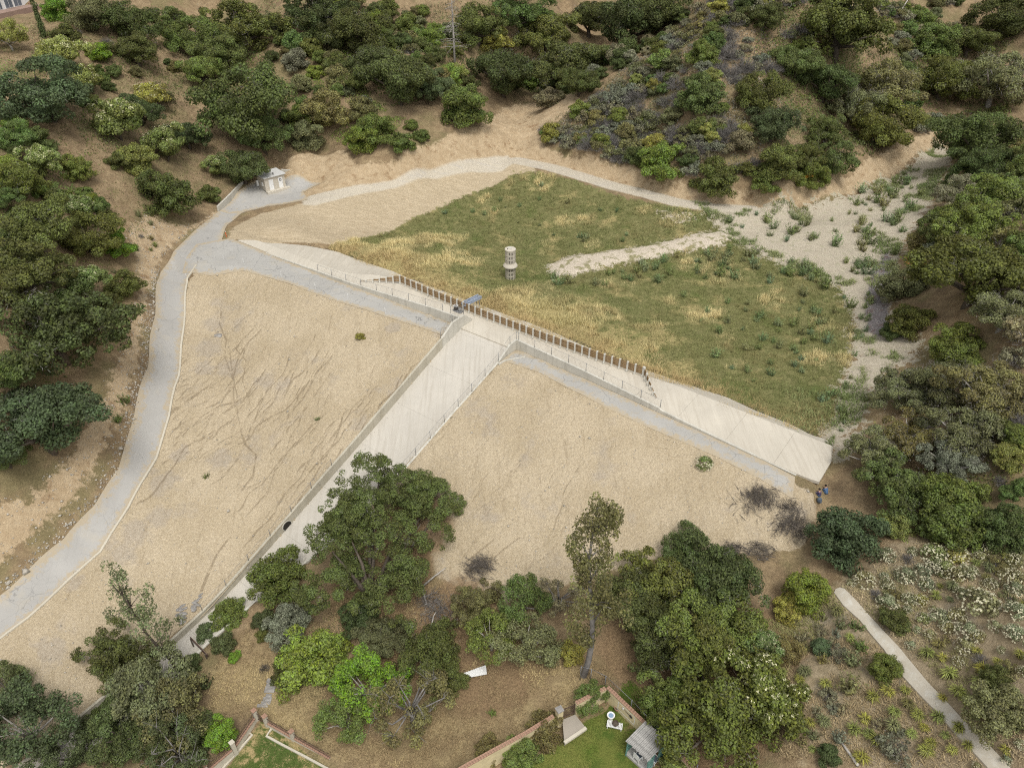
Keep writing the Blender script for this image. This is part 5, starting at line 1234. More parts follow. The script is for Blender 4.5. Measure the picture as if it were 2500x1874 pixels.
def twig_lines(n_, seed, rad, h, z0=0.0, base=.2, wd=.03, curve=.3, seg=3, sub=2):
    """branching dead stems as thin three-sided tubes"""
    r = np.random.default_rng(seed); m_ = MB()
    for _ in range(n_):
        d = sphere_pts(1, r)[0]; d[2] = abs(d[2]); e = np.array([d[0]*rad, d[1]*rad, z0 + d[2]*h]); s = np.array([d[0]*base, d[1]*base, z0])
        P = [s + (e - s)*t + r.normal(0, curve*.25, 3)*t for t in np.linspace(0, 1, seg+1)]
        m_.tube(P, list(np.linspace(wd, wd*.3, seg+1)), 3, cap=False)
        for _ in range(sub):
            t = r.uniform(.35, .95); q = s + (e - s)*t; dd = (e - s)*r.uniform(.2, .45) + r.normal(0, .3*rad*.5, 3)
            m_.tube([q, q + dd*.5 + r.normal(0, .05, 3), q + dd], [wd*.5, wd*.35, wd*.15], 3, cap=False)
    return m_
PROTO = {}
def proto(kind, width, height, centre, crown, trunk=None):
    PROTO.setdefault(kind, []).append(dict(w=width, h=height, c=centre, crown=crown, trunk=trunk))
# live oaks
for sd in range(6):
    (V, ti, cl), L_, C = lobed(9 + 2*sd, 100 + sd, irregular=.35 + .06*sd, rad=3.2, h=2.5, z0=2.35, up=-.55, lobe=1.75 - .09*sd, srad=.78 - .05*sd, dens=40, size=.225, floor=.15)
    r = np.random.default_rng(sd); T = []
    for c in C[::11]: P = c + r.normal(0, .4, (34, 3)) + [0, 0, .25]; T.append(leaf_quads(P, r.normal(0, 1, P.shape), .4, r, .06))
    proto('oak', 8.4, 6.0, 2.9, leaf_mesh('crown', V, ti, cl, (np.concatenate(T), M['twig'])), trunk_mesh('trunk', L_, sd))
# spreading oak with gaps and grey lichen twigs
for sd in range(2):
    (V, ti, cl), L_, C = lobed(17, 130 + sd, rad=3.3, h=2.1, z0=2.6, lobe=1.0, sub=8, srad=.58, dens=46, size=.22, irregular=.6, up=-.35, core=True)
    r = np.random.default_rng(sd); T = []
    for c in C[::4]:
        P = c + r.normal(0, .5, (60, 3)) + [0, 0, .12]; T.append(leaf_quads(P, r.normal(0, 1, P.shape), .40, r, .07))
    proto('oak_grey', 8.6, 6.6, 3.5, leaf_mesh('crown', V, ti, cl, (np.concatenate(T), M['twig'])), trunk_mesh('trunk', L_, 30 + sd, mat='bark_pale'))
# small-leaved shrubs that reach the ground
for sd in range(4):
    (V, ti, cl), L_, C = lobed(12, 150 + sd, rad=1.0, h=1.15, z0=.45, lobe=.42, sub=6, srad=.33, dens=120, size=.145, up=-.25, floor=.02, irregular=.3)
    proto('shrub', 2.75, 1.95, .85, leaf_mesh('shrub', V, ti, cl))
for sd in range(2):
    (V, ti, cl), L_, C = lobed(19, 160 + sd, rad=1.02, h=1.12, z0=.45, lobe=.36, sub=9, srad=.23, dens=200, size=.095, up=-.3, floor=.01, irregular=.45)
    proto('bigshrub', 2.75, 1.9, .85, leaf_mesh('shrub', V, ti, cl))
# elderberry with cream blossom plates
for sd in range(3):
    (V, ti, cl), L_, C = lobed(11, 170 + sd, rad=1.7, h=1.4, z0=1.7, lobe=.8, sub=7, srad=.47, dens=75, size=.185, up=-.3, irregular=.5)
    r = np.random.default_rng(sd); top = C[np.argsort(-C[:, 2] + r.normal(0, .6, len(C)))][:46]; Fv = []
    for c in top:
        for _ in range(int(r.integers(2, 8))):
            d = sphere_pts(1, r)[0]; d[2] = abs(d[2]) + .2; d /= np.linalg.norm(d); q = c + d*.46
            Fv.append(leaf_quads(q + r.normal(0, .045, (6, 3)), np.tile(d, (6, 1)), .075, r, .95, .25))
    proto('elder', 4.9, 3.6, 1.9, leaf_mesh('crown', V, ti, cl, (np.concatenate(Fv), M['flower'])), trunk_mesh('trunk', L_, 60 + sd, .12, .6))
# open feathery trees (pepper, olive)
for sd in range(2):
    (V, ti, cl), L_, C = lobed(16, 190 + sd, rad=2.7, h=2.4, z0=3.0, lobe=1.0, sub=9, srad=.55, dens=36, size=.22, up=-.5, irregular=.6, squash=1.2, core=False)
    proto('feather', 7.6, 6.4, 3.2, leaf_mesh('crown', V, ti, cl), trunk_mesh('trunk', L_, 70 + sd, .22, 1.4, 'bark_pale', 10))
# half bare grey tree
(V, ti, cl), L_, C = lobed(14, 210, rad=2.8, h=2.6, z0=3.1, lobe=.8, sub=6, srad=.5, dens=44, size=.2, up=-.4, irregular=.6, core=False)
m_ = MB(); r = np.random.default_rng(4); b = np.array([.2, .1, 2.2]); m_.tube([(0, 0, -.6), (.05, 0, 1.2), tuple(b)], [.36, .28, .24], 8)
for c in L_: 
    c = c*[1.05, 1.05, 1.12]; m_.tube([b, b*.5 + c*.5 + r.normal(0, .35, 3), c], [.14, .08, .03], 5)
    for _ in range(5):
        e = c + r.normal(0, .65, 3) + [0, 0, .3]; m_.tube([c, (c+e)/2 + r.normal(0, .1, 3), e], [.035, .022, .008], 3, cap=False)
proto('bare_tree', 7.4, 6.4, 3.3, leaf_mesh('crown', V, ti, cl), m_.mesh('trunk', [M['twig']]))
# eucalyptus: tall, sparse, drooping sprays
for sd in range(2):
    r = np.random.default_rng(220 + sd); m_ = MB(); H_ = 13.0; C = []; R = []
    ax = [np.array([.35*math.sin(z*.35 + sd), .3*math.sin(z*.5), z]) for z in np.linspace(0, H_*.93, 9)]
    m_.tube([ax[0] - [0, 0, .8]] + ax, list(np.linspace(.24, .04, 10)), 8)
    for k in range(24):
        t = r.uniform(.34, 1.0); q = ax[int(t*8)]; d = sphere_pts(1, r)[0]; d[2] = abs(d[2])*.9 + .3; ln = r.uniform(.8, 2.0)*(1.35 - t*.75)
        e = q + d/np.linalg.norm(d)*ln; m_.tube([q, (q+e)/2 + [0, 0, .15], e], [.06, .04, .015], 5)
        for _ in range(4): C.append(e + r.normal(0, .42, 3)); R.append(r.uniform(.28, .55))
    V, ti, cl = clump_cloud(np.array(C), np.array(R), 60, .155, r, 1.35, jit=.9)
    proto('eucalyptus', 4.6, 13.0, 8.4, leaf_mesh('crown', V, ti, cl), m_.mesh('trunk', [M['twig']]))
# eucalyptus sapling: a few airy tufts
r = np.random.default_rng(31); m_ = MB(); C = []; R = []
ax = [np.array([-.42*z/3 + .1*math.sin(z), .1*math.sin(z*1.3), z]) for z in np.linspace(0, 9.5, 9)]
m_.tube([ax[0] - [0, 0, .5]] + ax, list(np.linspace(.13, .02, 10)), 6)
for k in range(26):
    t = r.uniform(.3, 1.0); q = ax[int(t*8)]; d = sphere_pts(1, r)[0]; d[2] = abs(d[2]) + .5; e = q + d*r.uniform(.5, 1.6)*(1.3 - .6*t); m_.tube([q, (q+e)/2, e], [.035, .02, .008], 4)
    for _ in range(3): C.append(e + r.normal(0, .25, 3)); R.append(r.uniform(.16, .33))
V, ti, cl = clump_cloud(np.array(C), np.array(R), 70, .135, r, 1.3, jit=.9)
proto('sapling', 4.0, 10.0, 5.6, leaf_mesh('crown', V, ti, cl), m_.mesh('trunk', [M['bark']]))
# grey chaparral scrub with dead stems
for sd in range(3):
    (V, ti, cl), L_, C = lobed(9, 240 + sd, rad=.95, h=.75, z0=.3, lobe=.4, sub=5, srad=.29, dens=55, size=.18, up=-.1, floor=.02, irregular=.5, core=False)
    r = np.random.default_rng(sd); P = r.normal(0, .55, (520, 3))*[1, 1, .55]; P[:, 2] = np.abs(P[:, 2]) + .1
    proto('scrub', 2.7, 1.35, .5, leaf_mesh('shrub', V, ti, cl, (leaf_quads(P, r.normal(0, 1, P.shape), .42, r, .07), M['twig'])))
# dead twiggy bushes
for sd in range(2):
    m_ = twig_lines(150, 260 + sd, 1.3, 1.15, wd=.022, sub=4); proto('deadbush', 2.7, 1.3, .5, m_.mesh('bush', [M['twig']]))
    m_ = twig_lines(150, 270 + sd, 1.3, 1.15, wd=.024, sub=4); proto('deadbush_dark', 2.7, 1.3, .5, m_.mesh('bush', [M['twig_dark']]))
# buckwheat mounds: fine grey green with flower heads
for sd in range(3):
    r = np.random.default_rng(280 + sd); C = dome(10, r, .55, .5, .15, 0); V, ti, cl = clump_cloud(C, np.full(len(C), .28), 130, .11, r, .8, floor=.01)
    Fv = []
    for _ in range(60):
        d = sphere_pts(1, r)[0]; d[2] = abs(d[2]); q = np.array([d[0]*.82, d[1]*.82, .16 + d[2]*.66]); Fv.append(leaf_quads(q + r.normal(0, .03, (4, 3)), np.tile(d + [0, 0, .5], (4, 1)), .085, r, .95, .3))
    proto('buckwheat', 1.7, .85, .4, leaf_mesh('shrub', V, ti, cl, (np.concatenate(Fv), M['flower_w'])))
# tussock grass: arching blades
def tussock(seed, n_, rad, h, wd=.035):
    r = np.random.default_rng(seed); V = []; F = []; ti = []
    for k in range(n_):
        a = r.uniform(0, 6.283); out_ = rad*r.uniform(.35, 1.1); hh = h*r.uniform(.6, 1.1); c, s = math.cos(a), math.sin(a); w_ = wd*r.uniform(.6, 1.2); b0 = r.normal(0, .07, 2)
        p0 = np.array([b0[0], b0[1], 0]); p1 = p0 + [c*out_*.45, s*out_*.45, hh*.8]; p2 = p0 + [c*out_, s*out_, hh*r.uniform(.45, .9)]; q = np.array([-s, c, 0])*w_
        V += [p0-q, p0+q, p1+q*.8, p1-q*.8, p1-q*.8, p1+q*.8, p2+q*.15, p2-q*.15]; ti += [r.uniform()]*8
    V = np.array(V); return V, np.array(ti), np.array(ti)
for sd in range(3):
    V, ti, cl = tussock(300 + sd, 150, .62, .75); proto('tussock', 1.35, .8, .35, leaf_mesh('grass_clump', V, ti, cl))
# upright weeds and young willows
for sd in range(4):
    r = np.random.default_rng(320 + sd); P = []; N = []
    for k in range(30):
        a = r.uniform(0, 6.283); rr = r.uniform(0, .5)**.8; hh = r.uniform(.45, 1.25)*(1.15 - .5*rr); b0 = np.array([math.cos(a)*rr*.55, math.sin(a)*rr*.55, 0]); tip = np.array([math.cos(a)*rr*1.5, math.sin(a)*rr*1.5, hh])
        for t in np.linspace(.05, 1, 17): P.append(b0 + (tip - b0)*t + r.normal(0, .055, 3)); N.append([math.cos(a) + r.normal(0, .5), math.sin(a) + r.normal(0, .5), .9])
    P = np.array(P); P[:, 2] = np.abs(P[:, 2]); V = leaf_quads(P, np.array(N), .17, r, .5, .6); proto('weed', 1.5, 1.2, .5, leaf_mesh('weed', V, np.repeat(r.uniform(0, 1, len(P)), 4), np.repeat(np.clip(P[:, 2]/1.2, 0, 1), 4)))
# columnar cypress
r = np.random.default_rng(340); C = np.array([[r.normal(0, .22*(1 - z/10.5)+.05), r.normal(0, .22*(1 - z/10.5)+.05), z] for z in np.linspace(.4, 9.4, 46)])
V, ti, cl = clump_cloud(C, np.linspace(.62, .3, 46), 45, .22, r, 1.2); proto('cypress', 1.6, 9.8, 4.8, leaf_mesh('crown', V, ti, cl), MB().tube([(0, 0, -.5), (0, 0, 6)], [.16, .06], 6).mesh('trunk', [M['bark']]))
# dead pine
r = np.random.default_rng(350); m_ = MB(); m_.tube([(0, 0, -.5), (.1, 0, 6), (-.1, .1, 12), (.0, .1, 15.5)], [.26, .2, .12, .03], 7)
mc = MB()
for k in range(46):
    z = r.uniform(4.5, 14.8); a = r.uniform(0, 6.283); ln = (16.5 - z)*.28*r.uniform(.5, 1.2) + .6; d = np.array([math.cos(a), math.sin(a), 0]); q = np.array([0, .05, z]); e = q + d*ln + [0, 0, -.25*ln*r.uniform(0, 1)]
    mc.tube([q, (q+e)/2 + [0, 0, .15], e], [.06, .035, .01], 4)
    for _ in range(5): t = r.uniform(.3, 1); s_ = q + (e-q)*t; mc.tube([s_, s_ + r.normal(0, .4, 3) - [0, 0, .25]], [.02, .006], 3, cap=False)
proto('dead_pine', 6, 15.5, 8, mc.mesh('branches', [M['bark_pale']]), m_.mesh('trunk', [M['bark_pale']]))

G_DARK = (0.110, 0.133, 0.047); G_OAK = (0.142, 0.171, 0.054); G_MID = (0.168, 0.220, 0.063); G_BRIGHT = (0.222, 0.290, 0.063); G_YEL = (0.312, 0.325, 0.095); G_OLIVE = (0.210, 0.211, 0.095); G_BLUE = (0.120, 0.157, 0.071); G_GREY = (0.252, 0.255, 0.168); G_ELD = (0.228, 0.284, 0.095); G_LIME = (0.198, 0.313, 0.045); G_BRZ = (0.228, 0.203, 0.084)
count = {}
NAMES = {'oak': ('oak_tree', 'tree'), 'oak_grey': ('oak_tree', 'tree'), 'elder': ('elder_tree', 'tree'), 'feather': ('feathery_tree', 'tree'), 'bare_tree': ('half_bare_tree', 'tree'), 'eucalyptus': ('eucalyptus_tree', 'tree'), 'sapling': ('eucalyptus_tree', 'tree'), 'shrub': ('shrub', 'shrub'), 'bigshrub': ('shrub', 'shrub'), 'scrub': ('scrub_bush', 'bush'), 'deadbush': ('dead_bush', 'bush'), 'deadbush_dark': ('dead_bush', 'bush'), 'buckwheat': ('flowering_bush', 'bush'), 'tussock': ('grass_clump', 'grass'), 'weed': ('weedy_shrub', 'weed'), 'cypress': ('cypress_tree', 'tree'), 'dead_pine': ('dead_pine', 'tree')}
PARTN = {'dead_pine': ('branches', 'trunk')}
ALLP = []
pr = random.Random(99)
def put(kind, x, y, z, s, sz, col, label=None, group=None, px=None):
    i = count.get(kind, 0); count[kind] = i + 1; P = PROTO[kind][pr.randrange(len(PROTO[kind]))]
    nm, cat = NAMES[kind]; rz = pr.uniform(0, 6.283)
    k = pr.uniform(.82, 1.2); hue = pr.uniform(-.09, .15); c = (max(.005, col[0]*k*(1 + hue)), col[1]*k, max(.004, col[2]*k*(1 - hue)), 1)
    if P['trunk'] is not None:
        root = empty(nm, (x, y, z), rz); q_ = pr.uniform(.88, 1.14); root.scale = (s*q_, s/q_, sz)
        o = link(bpy.data.objects.new('crown' if kind != 'dead_pine' else 'branches', P['crown']), root); o.color = c
        tk = link(bpy.data.objects.new('trunk', P['trunk']), root)
    else:
        root = link(bpy.data.objects.new(nm, P['crown'])); root.location = (x, y, z); root.rotation_euler.z = rz; root.scale = (s, s, sz); root.color = c
    root['category'] = cat
    ALLP.append(dict(o=root, kind=kind, label=label, group=group, px=px if px else proj((x, y, z + P['c']*sz))[:2], x=x, y=y, size=s*P['w'], col=col))
    return root
def plant(kind, cx, cy, w_, col, label=None, hs=1.0, group=None, region=None):
    """a plant whose crown is centred on photo pixel (cx,cy) and about w_ pixels wide"""
    kind = 'bigshrub' if kind == 'shrub' and w_ > 66 else kind; P = PROTO[kind][0]; ax_, ay_ = cx, cy; w_ = w_*1.06
    for _ in range(5):
        G = hit(ax_, ay_, Hf)[0]; Z = proj(G)[2]; s = w_*Z/F_PX/P['w']; q = proj(G + [0, 0, P['c']*s*hs])
        ax_ += (cx - q[0])*.8; ay_ += (cy - q[1])*.8
    G = hit(ax_, ay_, Hf)[0]
    r_ = put(kind, G[0], G[1], G[2] - .05, s, s*hs, col, label, group, (cx, cy)); ALLP[-1]['region'] = region
    return r_
# ---- named plants, region by region: (kind, centre px, centre py, width px, colour, label)
LH = 'on the slope at the upper left'
PL = [
 ('oak',105,225,195,G_BLUE,'broad blue green oak standing below the elder at the far left slope'),
 ('elder',281,288,125,G_ELD,'elder covered in cream blossom at the centre of the left slope'),
 ('elder',398,353,100,G_ELD,'cream blossomed elder uphill of the round bush by the road bend'),
 ('elder',150,128,100,G_YEL,'yellowish elder on the left slope below the white house'),
 ('elder',214,190,80,G_ELD,'blossoming elder touching the broad blue green oak'),
 ('oak',600,250,215,G_OAK,'great spreading oak uphill behind the control house'),
 ('oak',640,330,110,G_OAK,'low lobe oak between the great oak and the control house'),
 ('oak',592,408,112,G_DARK,'dark oak leaning over the left end of the control house'),
 ('elder',530,405,60,G_ELD,'small elder tucked against the dark oak by the control house'),
 ('oak',455,330,90,G_DARK,'dark narrow oak left of the dirt gully on the left slope'),
 ('oak',338,270,95,G_DARK,'dark oak behind the blossoming elder on the left slope'),
 ('shrub',394,470,128,G_OAK,'large dense round shrub just above the road bend'),
 ('shrub',510,473,52,G_OAK,'small shrub at the end of the curved retaining wall'),
 ('shrub',180,408,75,G_MID,'green shrub above the elders at the left edge'),
 ('elder',375,235,78,G_YEL,'yellow green elder below the house garden'),
 ('shrub',335,388,92,G_YEL,'yellow green shrub beside the round shrub above the road bend'),
 ('shrub',285,390,50,G_DARK,'dark low shrub left of the yellow green shrub'),
 ('oak',330,122,102,G_DARK,'dark oak on the slope above the dirt gully'),
 ('oak',310,50,115,G_OAK,'oak below the top edge right of the house'),
 ('oak',222,30,108,G_OLIVE,'olive oak right beside the house terrace'),
 ('shrub',138,24,70,G_LIME,'bright green shrub in front of the house terrace'),
 ('feather',18,85,80,G_YEL,'light olive tree at the left edge below the house'),
 ('shrub',243,128,56,G_LIME,'bright lime shrub between the elders and the dark oak'),
 ('shrub',277,172,36,G_OAK,'small shrub on bare dirt right of the lime shrub'),
 ('shrub',158,84,62,G_DARK,'dark shrub at the foot of the cypress'),
 ('oak',38,330,90,G_MID,'bright vine covered oak at the left edge'),
 ('elder',100,400,95,G_ELD,'blossoming elder in the thicket at the left edge'),
 ('oak',30,440,125,G_MID,'green oak at the left edge above the big oaks'),
 ('oak',85,555,175,G_OAK,'oak in the left thicket level with the road fork'),
 ('elder',200,515,75,G_ELD,'small blossoming elder at the right rim of the left thicket'),
 ('oak',210,575,130,G_OAK,'oak at the right rim of the left thicket'),
 ('shrub',280,592,78,G_LIME,'bright shrub at the lower right of the left thicket'),
 ('oak',420,50,85,G_OAK,'tall oak left of the long dirt gully near the top'),
 ('oak',470,90,115,G_MID,'leafy green oak near the top of the long dirt gully'),
 ('oak',585,62,165,G_OAK,'large oak near the top left beside the bare ridge'),
 ('oak',545,130,125,G_OAK,'oak below the large oak beside the bare ridge'),
 ('oak',490,170,95,G_MID,'oak above the great spreading oak'),
 ('oak',770,25,140,G_DARK,'dark oak at the top edge right of the bare ridge'),
 ('oak',812,70,120,G_DARK,'second dark oak right of the bare ridge'),
 ('shrub',696,122,26,G_OLIVE,'tiny round shrub alone on the bare ridge'),
 ('shrub',722,145,62,G_GREY,'grey green shrub on the side of the bare ridge'),
 ('shrub',790,265,110,G_OLIVE,'olive shrub uphill of the vine covered bank'),
 ('shrub',745,330,85,G_OLIVE,'olive shrub right of the great spreading oak'),
 ('oak',868,75,135,G_DARK,'dark oak on the ravine side of the bare ridge'),
 ('oak',972,190,165,G_DARK,'big dark oak left of the bare slide above the dirt road'),
 ('oak',1055,212,88,G_BLUE,'blue grey oak touching the big dark oak'),
 ('oak',900,150,110,G_DARK,'dark oak uphill of the big dark oak'),
 ('shrub',916,312,88,G_MID,'green shrub just above the tan cut bank'),
 ('shrub',880,338,80,G_BRIGHT,'bright shrub beside the green shrub above the cut bank'),
 ('shrub',980,347,58,G_MID,'shrub at the lower edge above the cut bank left of two small bushes'),
 ('shrub',1002,306,33,G_MID,'upper of two small round bushes on bare dirt'),
 ('shrub',1027,331,38,G_MID,'lower of two small round bushes on bare dirt'),
 ('shrub',1134,256,120,G_MID,'large round bright bush above the bare slide'),
 ('oak',1228,176,148,G_DARK,'round dark oak directly above the bare slide'),
 ('oak',1385,155,152,G_DARK,'dark oak at the mouth of the ravine'),
 ('oak',1415,200,90,G_OAK,'oak hanging over the ravine mouth in front of the dark oak'),
 ('oak',1168,60,120,G_OAK,'oak behind the dead pine'),('oak',1336,80,135,G_OAK,'oak in the upper ravine'),
 ('oak',1280,25,115,G_MID,'green oak at the top edge above the ravine'),('oak',1543,50,165,G_DARK,'very dark oak at the top edge right of the ravine'),
 ('oak',1620,20,125,G_DARK,'second very dark oak at the top edge right of the ravine'),('oak',1440,45,115,G_DARK,'dark oak in the shaded top of the ravine'),
 ('shrub',1115,178,50,G_YEL,'yellowish bush at the foot of the dead pine'),('shrub',1345,238,60,G_GREY,'greyish shrub beside the track at the ravine mouth'),
 ('shrub',1210,95,70,G_YEL,'yellow green shrub left of the ravine oaks'),('dead_pine',1107,75,60,G_GREY,'tall dead pine with bare grey branches'),
 ('shrub',1618,388,108,G_BRIGHT,'bright yellow green bush above the right cut bank'),('shrub',1615,146,62,G_MID,'rounded green bush near the ridge of the middle hill'),
 # middle hill trees
 ('oak',1869,42,88,G_DARK,'dark oak alone near the top of the middle hill'),('oak',2058,60,215,G_OAK,'biggest oak of the middle hill at its top'),
 ('oak',1948,152,105,G_OAK,'oak below left of the biggest middle hill oak'),('oak',2017,197,125,G_OAK,'oak in the middle of the middle hill grove'),
 ('oak_grey',2165,197,155,G_OLIVE,'oak with grey bare twigs at the right of the grove'),('oak_grey',2096,245,130,G_OLIVE,'oak hung with grey lichen below the grove centre'),
 ('oak',2153,298,145,G_OAK,'low oak above the tan bank at the canyon'),('oak',2020,318,95,G_OAK,'oak left of the low oak above the canyon bank'),
 ('oak',1888,304,118,G_BLUE,'blue green oak on the lower middle hill'),('oak',1857,224,118,G_OAK,'oak uphill of the blue green oak'),
 ('shrub',1713,228,110,G_OAK,'wide shrub in the middle of the middle hill scrub'),('shrub',1717,129,72,G_MID,'shrub near the upper middle hill scrub'),
 ('oak',2040,387,98,G_OAK,'oak at the edge of the cut bank near the canyon'),('oak',1975,380,82,G_OAK,'small oak beside the cut bank oak'),
 ('shrub',1986,425,78,G_MID,'shrub overhanging the cut bank below the small oak'),('shrub',1903,395,105,G_OAK,'wide low shrub uphill of the cut bank'),
 ('shrub',1873,437,72,G_MID,'shrub at the rim of the cut bank right of the grey patch'),('shrub',1747,430,105,G_OAK,'wide shrub at the rim of the cut bank beside the bright bush'),
 ('shrub',1808,345,62,G_GREY,'grey shrub left of the blue green oak'),
 ('oak',2305,190,135,G_OAK,'oak on the slope between the grove and the right canyon'),('oak_grey',2440,180,175,G_OLIVE,'grey twigged oak at the right edge'),
 ('oak',2393,334,168,G_OAK,'wide oak above the canyon mouth'),('oak',2450,40,135,G_DARK,'dark oak in the top right corner'),
 ('shrub',2286,100,105,G_MID,'leafy green shrub near the dead snag'),('oak',2370,100,100,G_OAK,'oak below the top right corner'),
 ('oak',2400,405,125,G_OAK,'oak beneath the wide canyon oak'),('oak',2446,480,145,G_MID,'green oak on the right slope'),('oak',2343,470,92,G_GREY,'grey green oak at the wash edge'),
 ('oak',2325,560,125,G_OAK,'oak at the wash edge above the orange sprigs'),('oak',2400,550,155,G_MID,'oak uphill of the orange sprigs'),('shrub',2262,592,88,G_OLIVE,'olive shrub reaching over the wash'),
 ('shrub',2207,690,105,G_OLIVE,'shrub beneath the orange sprigs beside the grey gravel'),('shrub',2222,783,98,G_OAK,'shrub at the lower end of the grey gravel'),('shrub',2180,806,48,G_OAK,'small dark shrub at the tip of the grey gravel'),
 ('oak',2390,670,235,G_OAK,'great oak on the right slope'),('oak_grey',2462,753,145,G_OLIVE,'grey twigged oak at the right edge below the great oak'),
 ('shrub',2336,836,115,G_MID,'green shrub right of the sand flat'),('shrub',2345,880,110,G_MID,'green shrub below the sand flat oak'),
 ('oak_grey',2210,950,135,G_OLIVE,'left oak of the clump right of the sandy strip'),('oak_grey',2292,931,155,G_OLIVE,'upper oak of the clump right of the sandy strip'),('oak_grey',2420,943,175,G_OLIVE,'right edge oak of the clump beside the sandy strip'),
 ('oak_grey',2135,1095,135,G_OLIVE,'oak nearest the rounded end of the concrete apron'),('oak_grey',2228,1068,145,G_OLIVE,'grey oak behind the oak nearest the apron'),('oak_grey',2362,1040,165,G_OLIVE,'wide grey oak on the right slope above the pale shrubs'),
 ('oak_grey',2325,1115,130,G_GREY,'very grey twiggy oak on the right slope'),('oak',2192,1186,155,G_OAK,'dark oak above the bare dirt where people sit'),
 ('shrub',2328,1214,145,G_MID,'wide soft green shrub on the lower right slope'),('shrub',2465,1114,88,G_YEL,'yellow green shrub at the right edge'),
 ('shrub',2065,1310,168,G_BLUE,'large blue olive shrub below the seated people'),('shrub',2184,1278,82,G_YEL,'yellow green grassy shrub right of the large olive shrub'),('shrub',2325,1272,160,G_MID,'broad shrub above the flowering slope'),('shrub',2459,1286,125,G_OAK,'dark glossy shrub at the right edge above the flowers'),
 # below the dam, right
 ('oak',1683,1350,122,G_OAK,'oak at the left end of the right foreground grove'),('oak',1755,1410,195,G_DARK,'dark oak at the back of the right foreground grove'),('oak',1640,1440,190,G_OAK,'oak at the left front of the right foreground grove'),
 ('oak',1556,1480,170,G_DARK,'dark oak just right of the tall eucalyptus'),('oak',1740,1510,195,G_MID,'green oak in the middle of the right foreground grove'),('oak',1620,1570,150,G_DARK,'dark low oak above the garden corner'),('oak',1755,1575,170,G_OAK,'oak above the big blossoming elder'),
 ('elder',1868,1690,185,G_MID,'big elder with cream blossom along its right side'),('oak',1760,1740,250,G_MID,'large round green oak joined to the blossoming elder'),('elder',1868,1574,85,G_ELD,'blossoming elder at the right rim of the grove'),('oak',1650,1700,150,G_MID,'green oak by the garden corner wall'),
 ('shrub',1972,1440,112,G_BRIGHT,'bright green shrub below the dead brush'),('shrub',1928,1480,75,G_YEL,'yellow tipped shrub beside the bright shrub'),('shrub',1920,1584,78,G_BRZ,'reddish green shrub right of the grove'),
 ('shrub',2165,1628,76,G_MID,'dense round green shrub touching the concrete path'),('shrub',2004,1580,46,G_BLUE,'low grey green shrub left of the path'),
 ('weed',2092,1527,34,G_MID,'small green plant on the left edge of the path'),('weed',2100,1573,42,G_MID,'leafy plant left of the path above the round shrub'),('weed',2084,1611,50,G_OLIVE,'olive plant left of the round path shrub'),('weed',2080,1672,66,G_OLIVE,'olive plant below left of the round path shrub'),
 ('shrub',2023,1844,54,G_DARK,'dark shrub at the bottom edge beside the fallen log'),('scrub',2190,1825,80,G_GREY,'grey scrub left of the path near the bottom'),('shrub',2440,1729,140,G_OLIVE,'wide light olive shrub at the right edge by the path'),('shrub',2436,1655,70,G_DARK,'dark brownish shrub above the light olive shrub'),
 ('shrub',2190,1515,62,G_DARK,'dark shrub among the pale flowering bushes'),
 # below the dam, centre
 ('shrub',675,1408,140,G_MID,'round green shrub by the spillway wall below the oak'),('shrub',700,1523,108,G_GREY,'grey green rounded shrub on the dry slope'),('shrub',760,1605,160,G_BRIGHT,'dark shrub flecked yellow below the grey green shrub'),('shrub',710,1640,90,G_DARK,'dark lower lobe shrub left of the yellow flecked shrub'),
 ('shrub',563,1500,88,G_MID,'green shrub beside the spillway channel'),('shrub',500,1542,46,G_BLUE,'small blue green shrub next to the guard board'),('shrub',545,1566,56,G_BLUE,'loose grey green shrub right of the guard board'),('shrub',573,1600,28,G_LIME,'small lime tuft on the dry slope'),('shrub',460,1622,52,G_DARK,'dark bush between the channel and the dry slope'),('weed',497,1665,44,G_BLUE,'grey green plant right of the dark channel bush'),
 ('shrub',880,1504,92,G_DARK,'dark shrub at the edge of the brown leaf litter'),('oak',935,1560,112,G_OLIVE,'olive oak left of the fallen branches'),('feather',893,1672,165,G_LIME,'bright yellow green tree beside the bare grey tree'),('feather',845,1745,130,G_MID,'green tree at the lower side of the bright yellow tree'),
 ('bare_tree',1005,1715,185,G_OLIVE,'half bare grey tree on the dry lawn'),('oak',1062,1588,142,G_OAK,'dark green tree overhanging the white sheet'),('oak',1082,1660,86,G_OAK,'lower lobe tree just left of the white sheet'),
 ('oak',1166,1470,105,G_OLIVE,'olive tree top below the tan face'),('feather',1277,1458,125,G_MID,'fine leaved green tree below the tan face'),('feather',1200,1550,125,G_MID,'fine leaved tree above the white sheet'),('feather',1295,1570,135,G_OLIVE,'weeping olive tree left of the eucalyptus trunk'),
 ('eucalyptus',1450,1385,150,(.25, .25, .105),'tall slim eucalyptus with pale trunk in front of the tan face',1.35),('bare_tree',1368,1455,105,G_GREY,'thin leafless grey tree left of the eucalyptus'),
 ('feather',1442,1699,84,G_MID,'small citrus tree inside the garden wall'),('shrub',1331,1775,88,G_BRZ,'bronze leaved shrub beside the patio'),('shrub',1270,1836,84,G_MID,'green shrub against the low yellow wall'),('shrub',1193,1832,72,G_BRZ,'bronze shrub at the bottom along the low yellow wall'),('weed',1201,1737,24,G_MID,'small green tuft in the dry lawn'),
 ('shrub',1585,1788,46,G_MID,'leafy shrub between the trellis and the pergola'),('shrub',1645,1860,60,G_YEL,'yellow green shrub behind the pergola'),
 ('shrub',1400,1590,60,G_YEL,'yellow shrub at the foot of the eucalyptus'),
 # bottom left
